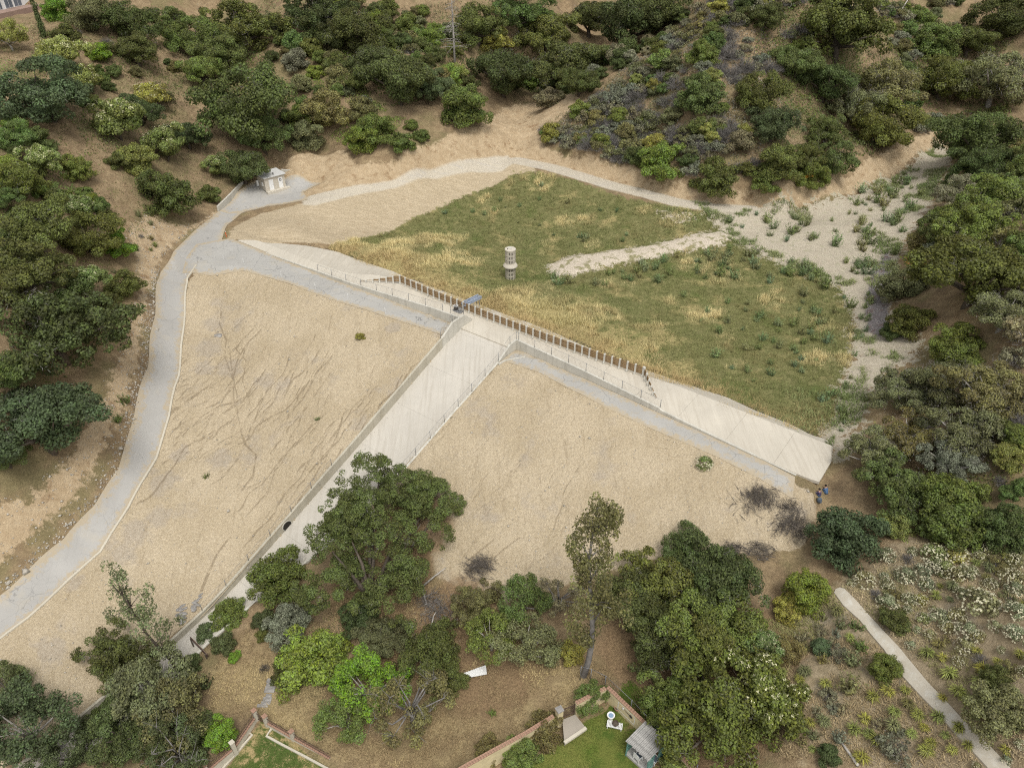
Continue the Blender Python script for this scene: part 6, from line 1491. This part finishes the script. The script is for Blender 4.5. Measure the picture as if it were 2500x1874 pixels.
 ('oak',290,1600,150,G_DARK,'dark tree leaning over the spillway channel'),('sapling',374,1500,150,(.20, .22, .10),'slender young eucalyptus beside the spillway wall'),('feather',365,1690,190,G_OLIVE,'olive tree spreading over the channel'),('feather',425,1740,165,G_OLIVE,'grey green tree right of the channel at the bottom'),
 ('feather',55,1765,200,G_BLUE,'airy eucalyptus in the bottom left corner'),('oak',420,1800,140,G_DARK,'dark low tree at the bottom left of the round shrub'),('oak',290,1790,150,G_DARK,'dark tree beside the channel at the bottom'),('shrub',535,1791,82,G_LIME,'bright green ball shrub beside the garden fence'),('bare_tree',440,1838,150,G_BLUE,'tangled half bare tree at the bottom edge'),('feather',150,1840,130,G_BLUE,'grey green tree over the channel in the bottom left'),
 ('feather',10,1660,95,G_BLUE,'tree tip entering at the left edge above the corner eucalyptus'),
 # left of the road
 ('oak',130,800,260,G_DARK,'huge dark oak left of the road'),('oak',55,660,190,G_DARK,'dark oak at the left edge above the huge oak'),('elder',195,685,100,G_ELD,'blossoming elder above the huge dark oak'),('shrub',297,695,84,G_OAK,'compact round shrub alone beside the road'),('oak',215,770,130,G_DARK,'dark oak lobe on the road side of the huge oak'),('oak',95,1030,240,G_BLUE,'big blue green oak at the left edge below the huge oak'),('oak',20,905,120,G_MID,'green oak squeezed between the two big left oaks'),('oak',10,1110,100,G_OAK,'oak at the left edge behind the blue green oak'),
 ('weed',300,975,32,G_MID,'green weeds on the dirt beside the road below the dark oak'),('weed',285,1020,30,G_MID,'lower green weeds on the dirt beside the road'),
 # on the dam
 ('shrub',880,820,22,G_YEL,'lone yellow green tuft high on the left dam face'),('weed',775,1021,13,G_MID,'tiny green tuft low on the left dam face'),('weed',503,1161,17,G_MID,'green tuft on the dirt right of the road curve'),('buckwheat',1720,1126,46,G_MID,'white flowering bush on the right dam face'),('weed',67,1655,34,G_MID,'soft green tuft on the flat dirt at the lower left'),
]
for e in PL: plant(*e)
# the great oak at the spillway: three crowns of one tree
c0 = hit(915, 1480, Hf)[0]; t = tag(empty('oak_tree', tuple(c0)), 'great live oak overhanging the spillway chute', 'tree')
Vs = []; Ts = []; Cs = []; Ls = []; tw = []
big = [(845,1330,240,0), (985,1330,220,1), (900,1190,200,2), (1055,1240,150,3), (800,1420,170,4), (960,1440,190,5), (880,1270,180,6), (1000,1205,150,7)]
r = np.random.default_rng(77)
for px, py, w_, sd in big:
    hgt = {0: 5.2, 1: 5.4, 2: 7.6, 3: 5.6, 4: 3.6, 5: 3.4, 6: 7.6, 7: 6.6}[sd]
    q = at(px, py, float(c0[2]) + hgt); rad = w_*proj(q)[2]/F_PX/2
    (V, ti, cl), L_, C = lobed(9, 400 + sd, rad=rad*.72, h=rad*.62, z0=0, lobe=rad*.33, sub=10, srad=.52, dens=62, size=.18, up=-.4, irregular=.5)
    o_ = q - c0; Vs.append(V + o_); Ts.append(ti); Cs.append(cl); Ls += list(L_[:3] + o_)
    for c in C[::9]: P = c + o_ + r.normal(0, .3, (24, 3)); tw.append(leaf_quads(P, r.normal(0, 1, P.shape), .4, r, .08))
cr = link(bpy.data.objects.new('crown', leaf_mesh('crown', np.concatenate(Vs), np.concatenate(Ts), np.concatenate(Cs), (np.concatenate(tw), M['twig']))), t); cr.color = (*G_OAK, 1)
link(bpy.data.objects.new('trunk', trunk_mesh('trunk', np.array(Ls), 5, .5, 1.8, nl=12)), t)
ALLP.append(dict(o=t, kind='oak', label=t['label'], group=None, px=(915, 1290), x=c0[0], y=c0[1], size=16, col=G_OAK))
# cypress
b = hit(108, 92, Hf)[0]; put('cypress', b[0], b[1], b[2], .85, 1.15, G_DARK, 'thin columnar cypress below the house', px=(92, 40))
# ---- flowering slope by the path
for i, (zx, zy, wz) in enumerate([(1190,450,130),(1330,480,90),(1450,420,130),(1560,390,110),(1640,290,170),(1790,300,140),(1850,400,120),(1960,260,90),(2130,440,150),(2150,510,120),(1330,600,130),(1470,570,90),(1545,580,90),(1460,640,60),(1670,690,130),(1780,680,120),(1930,600,230),(1850,780,150),(1910,810,100),(2020,750,90),(2150,650,140),(2150,790,130),(1480,870,70),(1830,880,120),(1790,975,80),(1600,800,80),(1700,380,130),(1950,480,60),(2000,480,90),(1580,480,100),(1330,290,110),(1310,430,60),(1650,360,130),(1760,420,130),(1560,700,90),(1100,470,60),(2090,1600,70),(1900,1640,60),(2180,1500,70),(1720,760,90),(2060,900,60),(2150,330,110)]):
    plant('buckwheat', 1660 + zx*.3823, 1240 + zy*.3823, wz*.3823*1.1, (.34, .35, .13) if i in (5, 34, 26, 12, 4) else (.26, .27, .15), None, 1, 'pale flowering bushes on the slope by the path', 'flowers')
for zx, zy, wz in [(1580,920,110),(1720,1050,130),(1780,1170,130),(1840,1230,110),(1920,1110,120),(1230,1200,110),(1330,1170,110),(1180,1340,100),(1370,1300,110),(1110,1410,120),(1520,1320,110),(1570,1550,120),(1780,1400,110),(1840,1510,90),(1440,1160,90),(1650,1330,110),(2080,1540,90),(1210,1440,100),(1600,1500,100),(1900,910,80),(2100,320,90),(1560,480,60),(1740,1540,90),(1260,1480,130),(1680,1210,80),(1480,1440,90),(1560,1400,80),(1700,1450,80),(1160,1590,120),(2170,930,90),(2030,980,80)]:
    plant('tussock', 1660 + zx*.3823, 1240 + zy*.3823, wz*.3823, G_YEL, None, 1, 'yellow green grass clumps by the path', 'clumps')

# ---- brush piles, fallen wood
def brush(px, py, w_, n_, label, flat=.2, mat='twig_dark', seed=0):
    p = hit(px, py, Hf)[0]; R_ = w_*proj(p)[2]/F_PX/2; r = np.random.default_rng(seed); m_ = MB(); main = r.uniform(0, 3.14)
    for k in range(n_*2):
        a = main + r.normal(0, .55) + (math.pi if r.uniform() < .5 else 0); q = np.array([r.normal(0, R_*.42), r.normal(0, R_*.30), 0]); ln = R_*r.uniform(.2, .75)
        d = np.array([math.cos(a), math.sin(a), r.normal(.12, .12)])*ln; X_, Y_ = p[0] + q[0], p[1] + q[1]; q[2] = float(Hf(X_, Y_)) - p[2] + r.uniform(.03, R_*flat*1.4)*math.exp(-(q[0]**2 + q[1]**2)/(R_*.6)**2) + .05
        w0 = r.choice([.012, .018, .035], p=[.5, .38, .12]); bend = r.normal(0, ln*.12, 3)
        m_.tube([q - d*.5, q + bend*.5, q + d*.55 + bend], [w0, w0*.8, w0*.3], 3, cap=False)
        for _ in range(3):
            t = r.uniform(0, 1); s0 = q + d*(t - .45); e = s0 + r.normal(0, ln*.22, 3); e[2] = abs(e[2] - s0[2]) + s0[2]; m_.tube([s0, e], [w0*.5, .005], 3, cap=False)
    o = m_.build('brush_pile', M[mat], loc=tuple(p)); tag(o, label, 'brush', 'dead brush piles')
brush(1850,1222,115,150,'dead brush pile high on the right end of the dam face',seed=1); brush(1932,1285,110,160,'thick dead brush pile above the bright green shrub',seed=2); brush(1785,1348,85,110,'dark brush heap behind the right foreground grove',seed=3); brush(1855,1348,85,80,'low brush heap between the two larger piles',.2,seed=4); brush(1925,1240,70,60,'thin dead twigs between the upper brush piles',.2,seed=6)
brush(1172,1390,85,150,'dark dead bush beside the fallen limb',.6,seed=5); brush(1075,1500,110,70,'scattered dead twigs under the fallen limb',.2,'twig',seed=7); brush(1050,1470,90,60,'dead twigs around the forked end of the fallen limb',.2,'twig',seed=8)
def limb(label, px, z, rad, cat='log', name='fallen_limb', sub=()):
    P = []
    for (x, y), dz in zip(px, z): q = hit(x, y, Hf)[0]; P.append(q + [0, 0, dz])
    o0 = P[0]; m_ = MB(); m_.tube([p - o0 for p in P], rad, 7)
    for i, e, rr in sub: q = hit(e[0], e[1], Hf)[0] + [0, 0, e[2]] - o0; a = P[i] - o0; m_.tube([a, (a+q)/2 + [0, 0, .1], q], [rr, rr*.7, rr*.35], 5)
    tag(m_.build(name, M['bark_pale'], loc=tuple(o0)), label, cat)
limb('forked grey fallen limb lying beside the great oak', [(1000,1408),(1018,1425),(1030,1440),(1035,1455),(1042,1475)], [1.1,.8,.5,.3,.12], [.24,.2,.18,.14,.07], sub=[(2,(1090,1397,.8),.13),(4,(1060,1490,.1),.06),(1,(995,1440,.1),.07)])
limb('grey dead branch standing on the litter left of the dark tree', [(1048,1545),(1055,1528),(1060,1512),(1066,1506)], [.1,.4,.7,.9], [.12,.1,.07,.03], name='dead_branch', cat='branch', sub=[(1,(1040,1535,.3),.05)])
limb('pale fallen log at the bottom right slope', [(2052,1812),(2066,1830),(2080,1850),(2094,1870)], [.12,.12,.12,.12], [.08,.11,.12,.13], name='fallen_log')
limb('dead grey snag twisting out of the scrub at the top right', [(2218,12),(2208,28),(2198,40),(2204,52),(2212,68),(2196,80)], [3.0,2.4,1.8,1.2,.6,.2], [.07,.14,.18,.16,.12,.06], name='dead_snag', cat='snag', sub=[(4,(2224,80,.6),.07)])
limb('pale forked dead branch on the green bank of the middle hill', [(1510,262),(1502,248),(1490,238)], [.2,.8,1.3], [.07,.05,.03], name='dead_branch', cat='branch', sub=[(0,(1512,240,1.2),.05),(0,(1485,255,.6),.05)])
# orange sprigs
for px, py, lb in [(2212,656,'orange flowering sprigs at the edge of the great gravel strip'),(2254,668,'orange dodder sprigs right of the first orange patch'),(1915,428,'orange patch on the shrub at the cut bank rim'),(1960,442,'second orange patch on the shrub at the cut bank rim')]:
    p = hit(px, py + 14, Hf)[0]; r = np.random.default_rng(px); P = r.normal(0, .55, (110, 3))*[1, 1, .35] + [0, 0, 2.1]
    o = link(bpy.data.objects.new('orange_vine', np_mesh('orange_vine', leaf_quads(P, r.normal(0, 1, P.shape), .5, r, .12), np.arange(440).reshape(-1, 4), [M.setdefault('dodder', mat_plain('orange_stems', (.55, .24, .03), .2, 4))]))); o.location = tuple(p); tag(o, lb, 'plant', 'orange sprigs')

# ---- scattered scrub on the hills (each bush its own object)
def wpoly(px): return poly_w(px)
occ = [(d['x'], d['y'], d['size']*.42) for d in ALLP]
def scatter(region, px, n_, mix, smin, smax, seed, gap=.55, avoid=True):
    r = np.random.default_rng(seed); Pw = wpoly(px); lo, hi = Pw.min(0), Pw.max(0); done = 0; tries = 0
    while done < n_ and tries < n_*60:
        tries += 1; q = r.uniform(lo, hi)
        if inside_sd(Pw, q[:1], q[1:])[0] < 0: continue
        s = r.uniform(smin, smax)
        if avoid and any((q[0]-a)**2 + (q[1]-b)**2 < (max(c, 0) + s*gap*.5)**2 for a, b, c in occ): continue
        z = float(Hf(q[0], q[1])); X, Y, Z = proj((q[0], q[1], z + .5))
        if not (-30 < X < 2530 and -30 < Y < 1900): continue
        k = r.choice(len(mix), p=np.array([m_[2] for m_ in mix])/sum(m_[2] for m_ in mix)); kind, cols, _ = mix[k]
        col = cols[r.integers(len(cols))]; w0 = PROTO[kind][0]['w']
        put(kind, q[0], q[1], z - .05, s/w0, s/w0*r.uniform(.85, 1.25), col, None, None); ALLP[-1]['region'] = region; occ.append((q[0], q[1], s*gap*.5)); done += 1
MIXH = [('scrub', [G_GREY, G_OLIVE, G_GREY], 4.6), ('shrub', [G_OAK, G_OLIVE, G_MID], 2.2), ('deadbush', [G_GREY], 3.4), ('shrub', [G_YEL], .5)]
scatter('on the lower middle hill', [(1325,320),(1400,330),(1560,330),(1760,300),(1850,350),(1860,440),(1750,455),(1600,425),(1480,395),(1340,350)], 100, MIXH, 2.2, 4.8, 1, .36)
scatter('on the middle hill shoulder', [(1400,300),(1480,215),(1580,160),(1720,170),(1780,290),(1620,320),(1500,330)], 66, MIXH, 2.2, 5.0, 2, .36)
scatter('on the upper middle hill', [(1590,150),(1640,60),(1720,0),(2000,0),(1980,120),(1860,200),(1760,210)], 84, MIXH, 2.4, 5.2, 3, .36)
scatter('right of the hill grove', [(2130,0),(2330,0),(2350,150),(2290,300),(2230,330),(2200,150)], 46, MIXH[:2] + [('shrub', [G_MID, G_OLIVE], 2)], 2.5, 5.2, 4, .36)
scatter('along the right slope', [(2330,380),(2500,300),(2500,900),(2400,850),(2300,760),(2240,720),(2270,560)], 44, [('shrub', [G_OAK, G_MID, G_OLIVE], 3), ('scrub', [G_GREY, G_OLIVE], 2), ('elder', [G_MID], 1)], 2.5, 5.4, 5, .38)
scatter('under the right slope oaks', [(2250,1000),(2500,1000),(2500,1200),(2300,1250),(2150,1230)], 12, [('shrub', [G_OAK, G_MID, G_YEL], 3), ('deadbush', [G_GREY], 1)], 1.6, 3.2, 6, .5)
scatter('on the upper left slope', [(150,60),(420,10),(450,150),(400,280),(440,380),(330,420),(200,360),(150,280)], 40, [('shrub', [G_OAK, G_MID, G_OLIVE], 3), ('weed', [G_OLIVE, G_GREY], 1.4), ('deadbush', [G_GREY], 1)], 1.4, 3.2, 7, .6)
scatter('left of the ravine', [(640,60),(760,0),(1300,0),(1320,200),(1240,240),(1040,250),(960,300),(800,330),(700,330)], 80, [('shrub', [G_MID, G_OAK, G_OLIVE, G_BRIGHT], 4), ('oak', [G_OAK, G_DARK], 1.2), ('scrub', [G_GREY, G_OLIVE], 1)], 2.6, 5.8, 8, .36)
scatter('in the top ravine', [(1300,0),(1720,0),(1600,120),(1480,190),(1380,240),(1320,180)], 34, [('oak', [G_DARK, G_OAK], 1.5), ('shrub', [G_OAK, G_DARK, G_GREY], 3)], 3, 6.5, 9, .36)
scatter('in the left thicket', [(0,300),(90,330),(260,520),(290,610),(240,660),(0,620)], 22, [('shrub', [G_MID, G_OAK, G_BRIGHT], 3), ('oak', [G_MID, G_OAK], 1)], 2.4, 4.6, 10, .45)
scatter('on the roadside dirt', [(280,540),(400,480),(470,500),(340,640),(310,720),(260,900),(200,1000),(230,760)], 12, [('weed', [G_MID, G_OLIVE], 2), ('deadbush', [G_GREY], 1)], .7, 1.6, 11, .7)
scatter('on the valley floor', [(640,1480),(760,1430),(900,1500),(1000,1560),(1060,1640),(980,1660),(800,1680),(640,1640)], 16, [('shrub', [G_OAK, G_BLUE, G_MID], 3), ('deadbush_dark', [G_GREY], 1), ('weed', [G_OLIVE], 1)], 1.2, 2.6, 12, .6)
scatter('by the lower channel', [(330,1620),(430,1600),(460,1700),(520,1760),(420,1860),(220,1860),(160,1800)], 14, [('shrub', [G_DARK, G_BLUE, G_OAK], 3), ('weed', [G_BLUE], 1)], 1.6, 3.2, 13, .5)
scatter('left of the path', [(1900,1600),(2040,1480),(2120,1600),(2200,1700),(2300,1860),(1950,1860),(1880,1760)], 30, [('tussock', [G_YEL, G_OLIVE], 3), ('weed', [G_OLIVE, G_GREY], 2), ('scrub', [G_GREY], 1)], .8, 1.7, 14, .6)
scatter('right of the path', [(2120,1440),(2250,1330),(2500,1350),(2500,1860),(2420,1760),(2300,1640)], 34, [('tussock', [G_YEL, G_OLIVE], 2), ('scrub', [G_OLIVE], 1.6), ('buckwheat', [(.27, .28, .14)], 1.8), ('deadbush', [G_GREY], .3)], .8, 1.8, 15, .6)
MIXW = [('weed', [(.21, .27, .115), (.25, .27, .13), (.19, .25, .10), (.22, .29, .15)], 1)]
scatter('along the sandy wash', [(1760,540),(1950,520),(2100,470),(2240,420),(2260,500),(2190,620),(2120,680),(2040,640),(1900,590)], 70, MIXW, .9, 2.6, 16, .5)
scatter('near the sandy spit', [(1330,680),(1450,670),(1620,632),(1760,606),(1830,600),(2000,650),(2050,720),(1900,700),(1700,680),(1500,700),(1340,700)], 62, MIXW, .9, 2.4, 17, .5)
scatter('in the right basin', [(1650,720),(1900,720),(2080,720),(2070,880),(2030,1000),(1900,970),(1760,900)], 54, MIXW, .7, 1.9, 18, .55)
scatter('in the far basin', [(1300,440),(1480,470),(1640,505),(1580,590),(1400,600),(1250,540),(1100,520),(900,590),(830,600),(980,540)], 24, MIXW, .6, 1.5, 19, .6)
scatter('by the sandy strip', [(2040,1010),(2075,900),(2100,760),(2120,700),(2130,760),(2090,900),(2060,1060),(2020,1090)], 26, MIXW, .5, 1.3, 20, .5)
# ---- a label of its own for every plant that has none
ORD = ['leftmost', 'second from the left', 'third from the left', 'fourth from the left', 'fifth from the left', 'sixth from the left', 'seventh from the left', 'eighth from the left', 'ninth from the left', 'tenth from the left', 'eleventh from the left', 'twelfth from the left', 'thirteenth from the left', 'fourteenth from the left', 'fifteenth from the left', 'sixteenth from the left', 'seventeenth from the left', 'eighteenth from the left', 'nineteenth from the left', 'twentieth from the left']
CN = {G_DARK: 'dark green', G_OAK: 'deep green', G_MID: 'mid green', G_BRIGHT: 'bright green', G_YEL: 'yellow green', G_OLIVE: 'olive', G_BLUE: 'blue green', G_GREY: 'grey green', G_ELD: 'pale green'}
NW = {'oak': 'oak', 'shrub': 'leafy shrub', 'scrub': 'twiggy scrub bush', 'deadbush': 'bare grey dead bush', 'deadbush_dark': 'dark dead bush', 'weed': 'upright weed', 'tussock': 'grass clump', 'buckwheat': 'flowering bush', 'elder': 'elder'}
RG = {'flowers': 'on the flowering slope', 'clumps': 'beside the path'}
groups = {}
for d in ALLP:
    if d['label']: tag(d['o'], d['label'], None, d['group'])
    else: groups.setdefault((d['region'], d['kind'], CN.get(d['col'], 'soft green')), []).append(d)
for (rg, kind, cn), L_ in groups.items():
    base = (NW[kind] if kind.startswith('dead') else cn + ' ' + NW[kind]); where = RG.get(rg, rg)
    L_.sort(key=lambda d: d['px'][1])
    nrow = max(1, math.ceil(len(L_)/18)); rows = [L_[i*len(L_)//nrow:(i+1)*len(L_)//nrow] for i in range(nrow)]
    rn = [''] if nrow == 1 else ['far row ', 'near row '] if nrow == 2 else ['far row ', 'middle row ', 'near row ', 'nearest row ', 'last row ']
    for q, row in zip(rn, rows):
        row.sort(key=lambda d: d['px'][0])
        for i, d in enumerate(row):
            lb = f'{q}{base} {where}' if len(L_) == 1 else f'{q}{base} {where}, {ORD[i]}'
            tag(d['o'], lb, None, d['group'] or f'{NW[kind]} plants {where}')

# ------------------------------------------------------------------ grass and ground cover nobody could count
def blades(name, X, Y, h, wd, cols, seed, field=None, per=4, spread=.22):
    r = np.random.default_rng(seed); n_ = len(X); Z = (field or Hf)(X, Y); V = np.zeros((n_, per, 3, 3)); Cc = np.zeros((n_, per, 3, 3))
    for k in range(per):
        a = r.uniform(0, 6.283, n_); off = r.normal(0, spread*.6, (n_, 2)); hh = h*r.uniform(.5, 1.3, n_); lean = spread*r.uniform(.4, 2.2, n_)
        b = np.stack([X + off[:, 0], Y + off[:, 1], Z - .03], -1); q = np.stack([-np.sin(a), np.cos(a), np.zeros(n_)], -1)*wd*r.uniform(.6, 1.4, n_)[:, None]
        V[:, k, 0] = b - q; V[:, k, 1] = b + q; V[:, k, 2] = b + np.stack([np.cos(a)*lean, np.sin(a)*lean, hh], -1); Cc[:, k] = (cols*r.uniform(.7, 1.3, (n_, 1)))[:, None, :]
    V = V.reshape(-1, 3)
    return tag(link(bpy.data.objects.new(name, np_mesh(name, V, np.arange(len(V)).reshape(-1, 3), [M['blade']], attrs=dict(col=Cc.reshape(-1, 3))))), kind='stuff')
X, Y = pts_in(ZP['grass'], 52000, 31); k = (inside_sd(ZP['spit'], X, Y) < .3) & (inside_sd(ZP['sand'], X, Y) < .5); X, Y = X[k], Y[k]
u_, v_ = to_uv(X, Y); stw = sstep(-v_, 26, 9)*sstep(-u_, 60, 40)*sstep(-u_, -26, -8)
yl = sstep(fbm(X, Y, 5, 4, 61)*.9 + stw*.62, .1, .38)[:, None]; gn = sstep(fbm(X, Y, 6, 4, 71), -.02, .2)[:, None]
cols = np.array([.20, .205, .08])*(1 - yl) + np.array([.56, .47, .24])*yl; br = sstep(fbm(X, Y, 4, 4, 171), .0, .25)[:, None]; cols = cols*(1 - br*.5) + np.array([.23, .185, .085])*br*.5; cols = cols*(1 - gn*.5*(1 - yl*.5)) + np.array([.145, .178, .062])*gn*.5*(1 - yl*.5)
ap = sstep(v_ - apron_out(u_) + 4.5 + fbm(X, Y, 3, 3, 181)*3, 0, 3)[:, None]*.75; cols = cols*(1 - ap) + np.array([.37, .275, .135])*ap
thick = vnoise(X/1.3, Y/1.3, 5) + .5*stw
kk = thick > .42; blades('grass', X[kk], Y[kk], .36, .022, cols[kk], 1, per=4, spread=.26)
tall = kk & (yl[:, 0] > .55) & (vnoise(X/2.4, Y/2.4, 9) > .38); blades('grass', X[tall], Y[tall], .75, .024, cols[tall]*1.2, 3, per=5, spread=.36)
blades('grass', X[~kk], Y[~kk], .18, .028, cols[~kk]*.9, 2, per=3, spread=.22)
def ground_cover(poly_px, n_, h, wd, base, seed, name='dry_grass', alt=None, per=3):
    P = poly_w(poly_px); X, Y = pts_in(P, n_, seed); pv = np.max([inside_sd(p, X, Y) for p in PAVE.values()] + [inside_sd(CHUTE, X, Y)], axis=0); k = pv < -.1; X, Y = X[k], Y[k]
    m_ = sstep(fbm(X, Y, 5, 4, seed), -.1, .25)[:, None]; c = np.array(base)*(1-m_) + np.array(alt if alt else base)*m_; k = vnoise(X/2.1, Y/2.1, seed) > .3
    return blades(name, X[k], Y[k], h, wd, c[k], seed, per=per)
ground_cover([(640,1480),(1060,1420),(1250,1460),(1500,1640),(1360,1740),(1130,1860),(860,1870),(700,1790),(560,1740),(470,1700),(540,1600)], 15000, .2, .03, (.27, .20, .11), 81, alt=(.42, .33, .17))
ground_cover([(1700,1560),(1900,1480),(2040,1440),(2240,1640),(2430,1860),(1900,1870),(1880,1700)], 9000, .22, .03, (.36, .28, .16), 82, alt=(.25, .24, .10))
ground_cover([(2060,1430),(2300,1300),(2500,1300),(2500,1870),(2440,1800),(2250,1610)], 8000, .2, .03, (.40, .32, .19), 83, alt=(.26, .24, .11))
ground_cover([(0,60),(300,0),(760,0),(900,120),(830,330),(560,400),(480,540),(300,560),(250,700),(0,600)], 26000, .26, .03, (.26, .19, .11), 84, alt=(.38, .30, .16), per=2)
ground_cover([(0,60),(300,0),(760,0),(900,120),(830,330),(560,400),(480,540),(300,560),(250,700),(0,600)], 12000, .22, .05, (.15, .18, .06), 184, name='green_grass', alt=(.12, .15, .045), per=2)
ground_cover([(1330,300),(1480,200),(1640,60),(1760,0),(2200,0),(2300,150),(2240,330),(2050,420),(1800,450),(1560,400),(1420,370)], 20000, .35, .04, (.23, .215, .13), 85, alt=(.36, .31, .18), per=3)
ground_cover([(1395,335),(1500,232),(1590,165),(1650,180),(1560,250),(1460,310)], 6000, .45, .04, (.10, .125, .035), 86, name='green_grass', alt=(.17, .19, .06), per=4)
ground_cover([(1412,1768),(1480,1735),(1540,1655),(1690,1800),(1640,1900),(1300,1900),(1330,1840)], 9000, .07, .03, (.085, .135, .022), 87, name='lawn_grass', alt=(.18, .19, .05))
ground_cover([(660,1790),(700,1815),(860,1910),(530,1910),(610,1800)], 5000, .07, .03, (.08, .12, .03), 88, name='lawn_grass', alt=(.30, .25, .11))
P_ = np.concatenate([np.stack(pts_in(ZP['sand'], 26000, 41), -1), np.stack(pts_in(ZP['grass'], 26000, 42), -1), np.stack(pts_in(ZP['spit'], 3000, 43), -1)]); X, Y = P_[:, 0], P_[:, 1]
sd_s = inside_sd(ZP['sand'], X, Y); us, vs_ = to_uv(X, Y); f = fbm(X, Y, 4.5, 4, 44) + .35*fbm(X, Y, 1.3, 2, 45) - np.clip(np.abs(sd_s + 1)/9 - .35, 0, 1)*1.5 - .13 - .3*(X > at(2080, 850, -.5)[0])*(Y < at(2150, 700, -.4)[1]); k = f > 0; X, Y, f = X[k], Y[k], f[k]
gc = vnoise(X/3, Y/3, 46)[:, None]; blades('wild_weeds', X, Y, .5, .035, np.array([.15, .20, .07])*(1 - gc) + np.array([.27, .29, .13])*gc, 47, per=4, spread=.3)
# vine mats over the banks
def vine_mat(px, per_m2, col, seed, size=.3, h=.6, thr=-.12, name='undergrowth'):
    P = poly_w(px); a = .5*abs(np.dot(P[:, 0], np.roll(P[:, 1], 1)) - np.dot(P[:, 1], np.roll(P[:, 0], 1))); X, Y = pts_in(P, int(a*per_m2), seed); r = np.random.default_rng(seed)
    pv = np.max([inside_sd(p, X, Y) for p in (PAVE['road'], PAVE['pad'], ZP['track'], ZP['track2'], ZP['cut'], ZP['sand'])], axis=0)
    f = fbm(X, Y, 5.5, 4, seed); k = (f > thr) & (pv < -.8); X, Y, f = X[k], Y[k], f[k]
    b = np.clip((f - thr)*3.2, .0, 1)*h*(.55 + .9*np.clip(fbm(X, Y, 1.5, 2, seed + 1) + .5, 0, 1)); Q = np.stack([X, Y, Hf(X, Y) + b*r.uniform(.55, 1.1, len(X)) + .04], -1); N = r.normal(0, .6, Q.shape) + [0, -.3, 1]
    V = leaf_quads(Q, N, size, r, .75, .5); cl = np.repeat(np.clip(fbm(X, Y, 2.4, 3, seed + 2)*1.3 + .5, 0, 1), 4); o = link(bpy.data.objects.new(name, leaf_mesh(name, V, np.repeat(r.uniform(0, 1, len(X)), 4), cl))); o.color = (*col, 1); tag(o, kind='stuff')
vine_mat([(760,150),(860,130),(900,230),(990,280),(960,330),(870,350),(800,320),(770,240)], 22, G_BRIGHT, 91, .24, .7, -.3, 'vine_cover')
vine_mat([(480,60),(640,40),(640,160),(720,300),(700,380),(560,300),(490,230)], 12, G_MID, 96, .28, .8, -.1, 'vine_cover')
vine_mat([(860,60),(1330,0),(1340,230),(1200,190),(1000,250),(900,260),(840,200)], 11, G_OAK, 92, .34, .9, -.16)
vine_mat([(1325,320),(1400,230),(1590,150),(1700,0),(2100,0),(2000,300),(1860,445),(1750,458),(1600,428),(1480,398),(1340,352)], 9, G_OLIVE, 101, .3, .6, -.1)
vine_mat([(1330,310),(1480,210),(1650,60),(1760,0),(2000,0),(1900,300),(1840,430),(1600,415),(1380,360)], 8, (.25, .235, .19), 102, .3, .7, -.04)
vine_mat([(1850,0),(2500,0),(2500,330),(2300,330),(2220,380),(2050,415),(1900,380),(1840,200)], 10, G_OAK, 104, .36, 1.0, -.2)
vine_mat([(1900,0),(2500,0),(2500,300),(2260,300),(2050,380),(1900,300)], 5, G_MID, 105, .34, 1.0, .0)
vine_mat([(2260,420),(2500,330),(2500,640),(2330,660),(2250,560)], 12, G_MID, 94, .3, .8, -.15)
vine_mat([(2150,880),(2500,800),(2500,1180),(2250,1200),(2180,1050)], 12, G_OAK, 97, .26, .6, -.1)
vine_mat([(2130,1040),(2500,1000),(2500,1330),(2250,1340),(2150,1260)], 7, G_YEL, 108, .2, .4, .05)
vine_mat([(0,320),(120,350),(250,540),(280,620),(160,640),(0,560)], 12, G_MID, 95, .28, .8, -.1)
vine_mat([(90,40),(440,0),(470,300),(330,380),(200,380),(60,260)], 6, G_OLIVE, 107, .26, .45, .04)
vine_mat([(0,600),(240,640),(250,800),(150,960),(180,1100),(0,1150)], 8, G_OAK, 110, .26, .5, .0)
vine_mat([(600,0),(860,0),(860,120),(760,160),(700,60)], 7, G_OLIVE, 111, .34, .6, .0)
vine_mat([(640,1440),(760,1430),(1060,1480),(1080,1640),(860,1800),(640,1640)], 6, G_OLIVE, 112, .2, .35, .04)
vine_mat([(150,60),(440,20),(470,150),(420,300),(300,330),(180,280)], 8, G_OAK, 120, .26, .7, .0)
vine_mat([(0,100),(160,120),(300,300),(330,420),(180,440),(0,330)], 7, G_MID, 121, .26, .5, .05)
vine_mat([(220,520),(330,460),(400,500),(330,620),(280,760),(210,640)], 5, G_OLIVE, 122, .22, .35, .06)
vine_mat([(700,40),(860,0),(1320,0),(1300,120),(1000,120),(860,140),(760,160)], 9, G_OLIVE, 123, .34, .9, -.1)
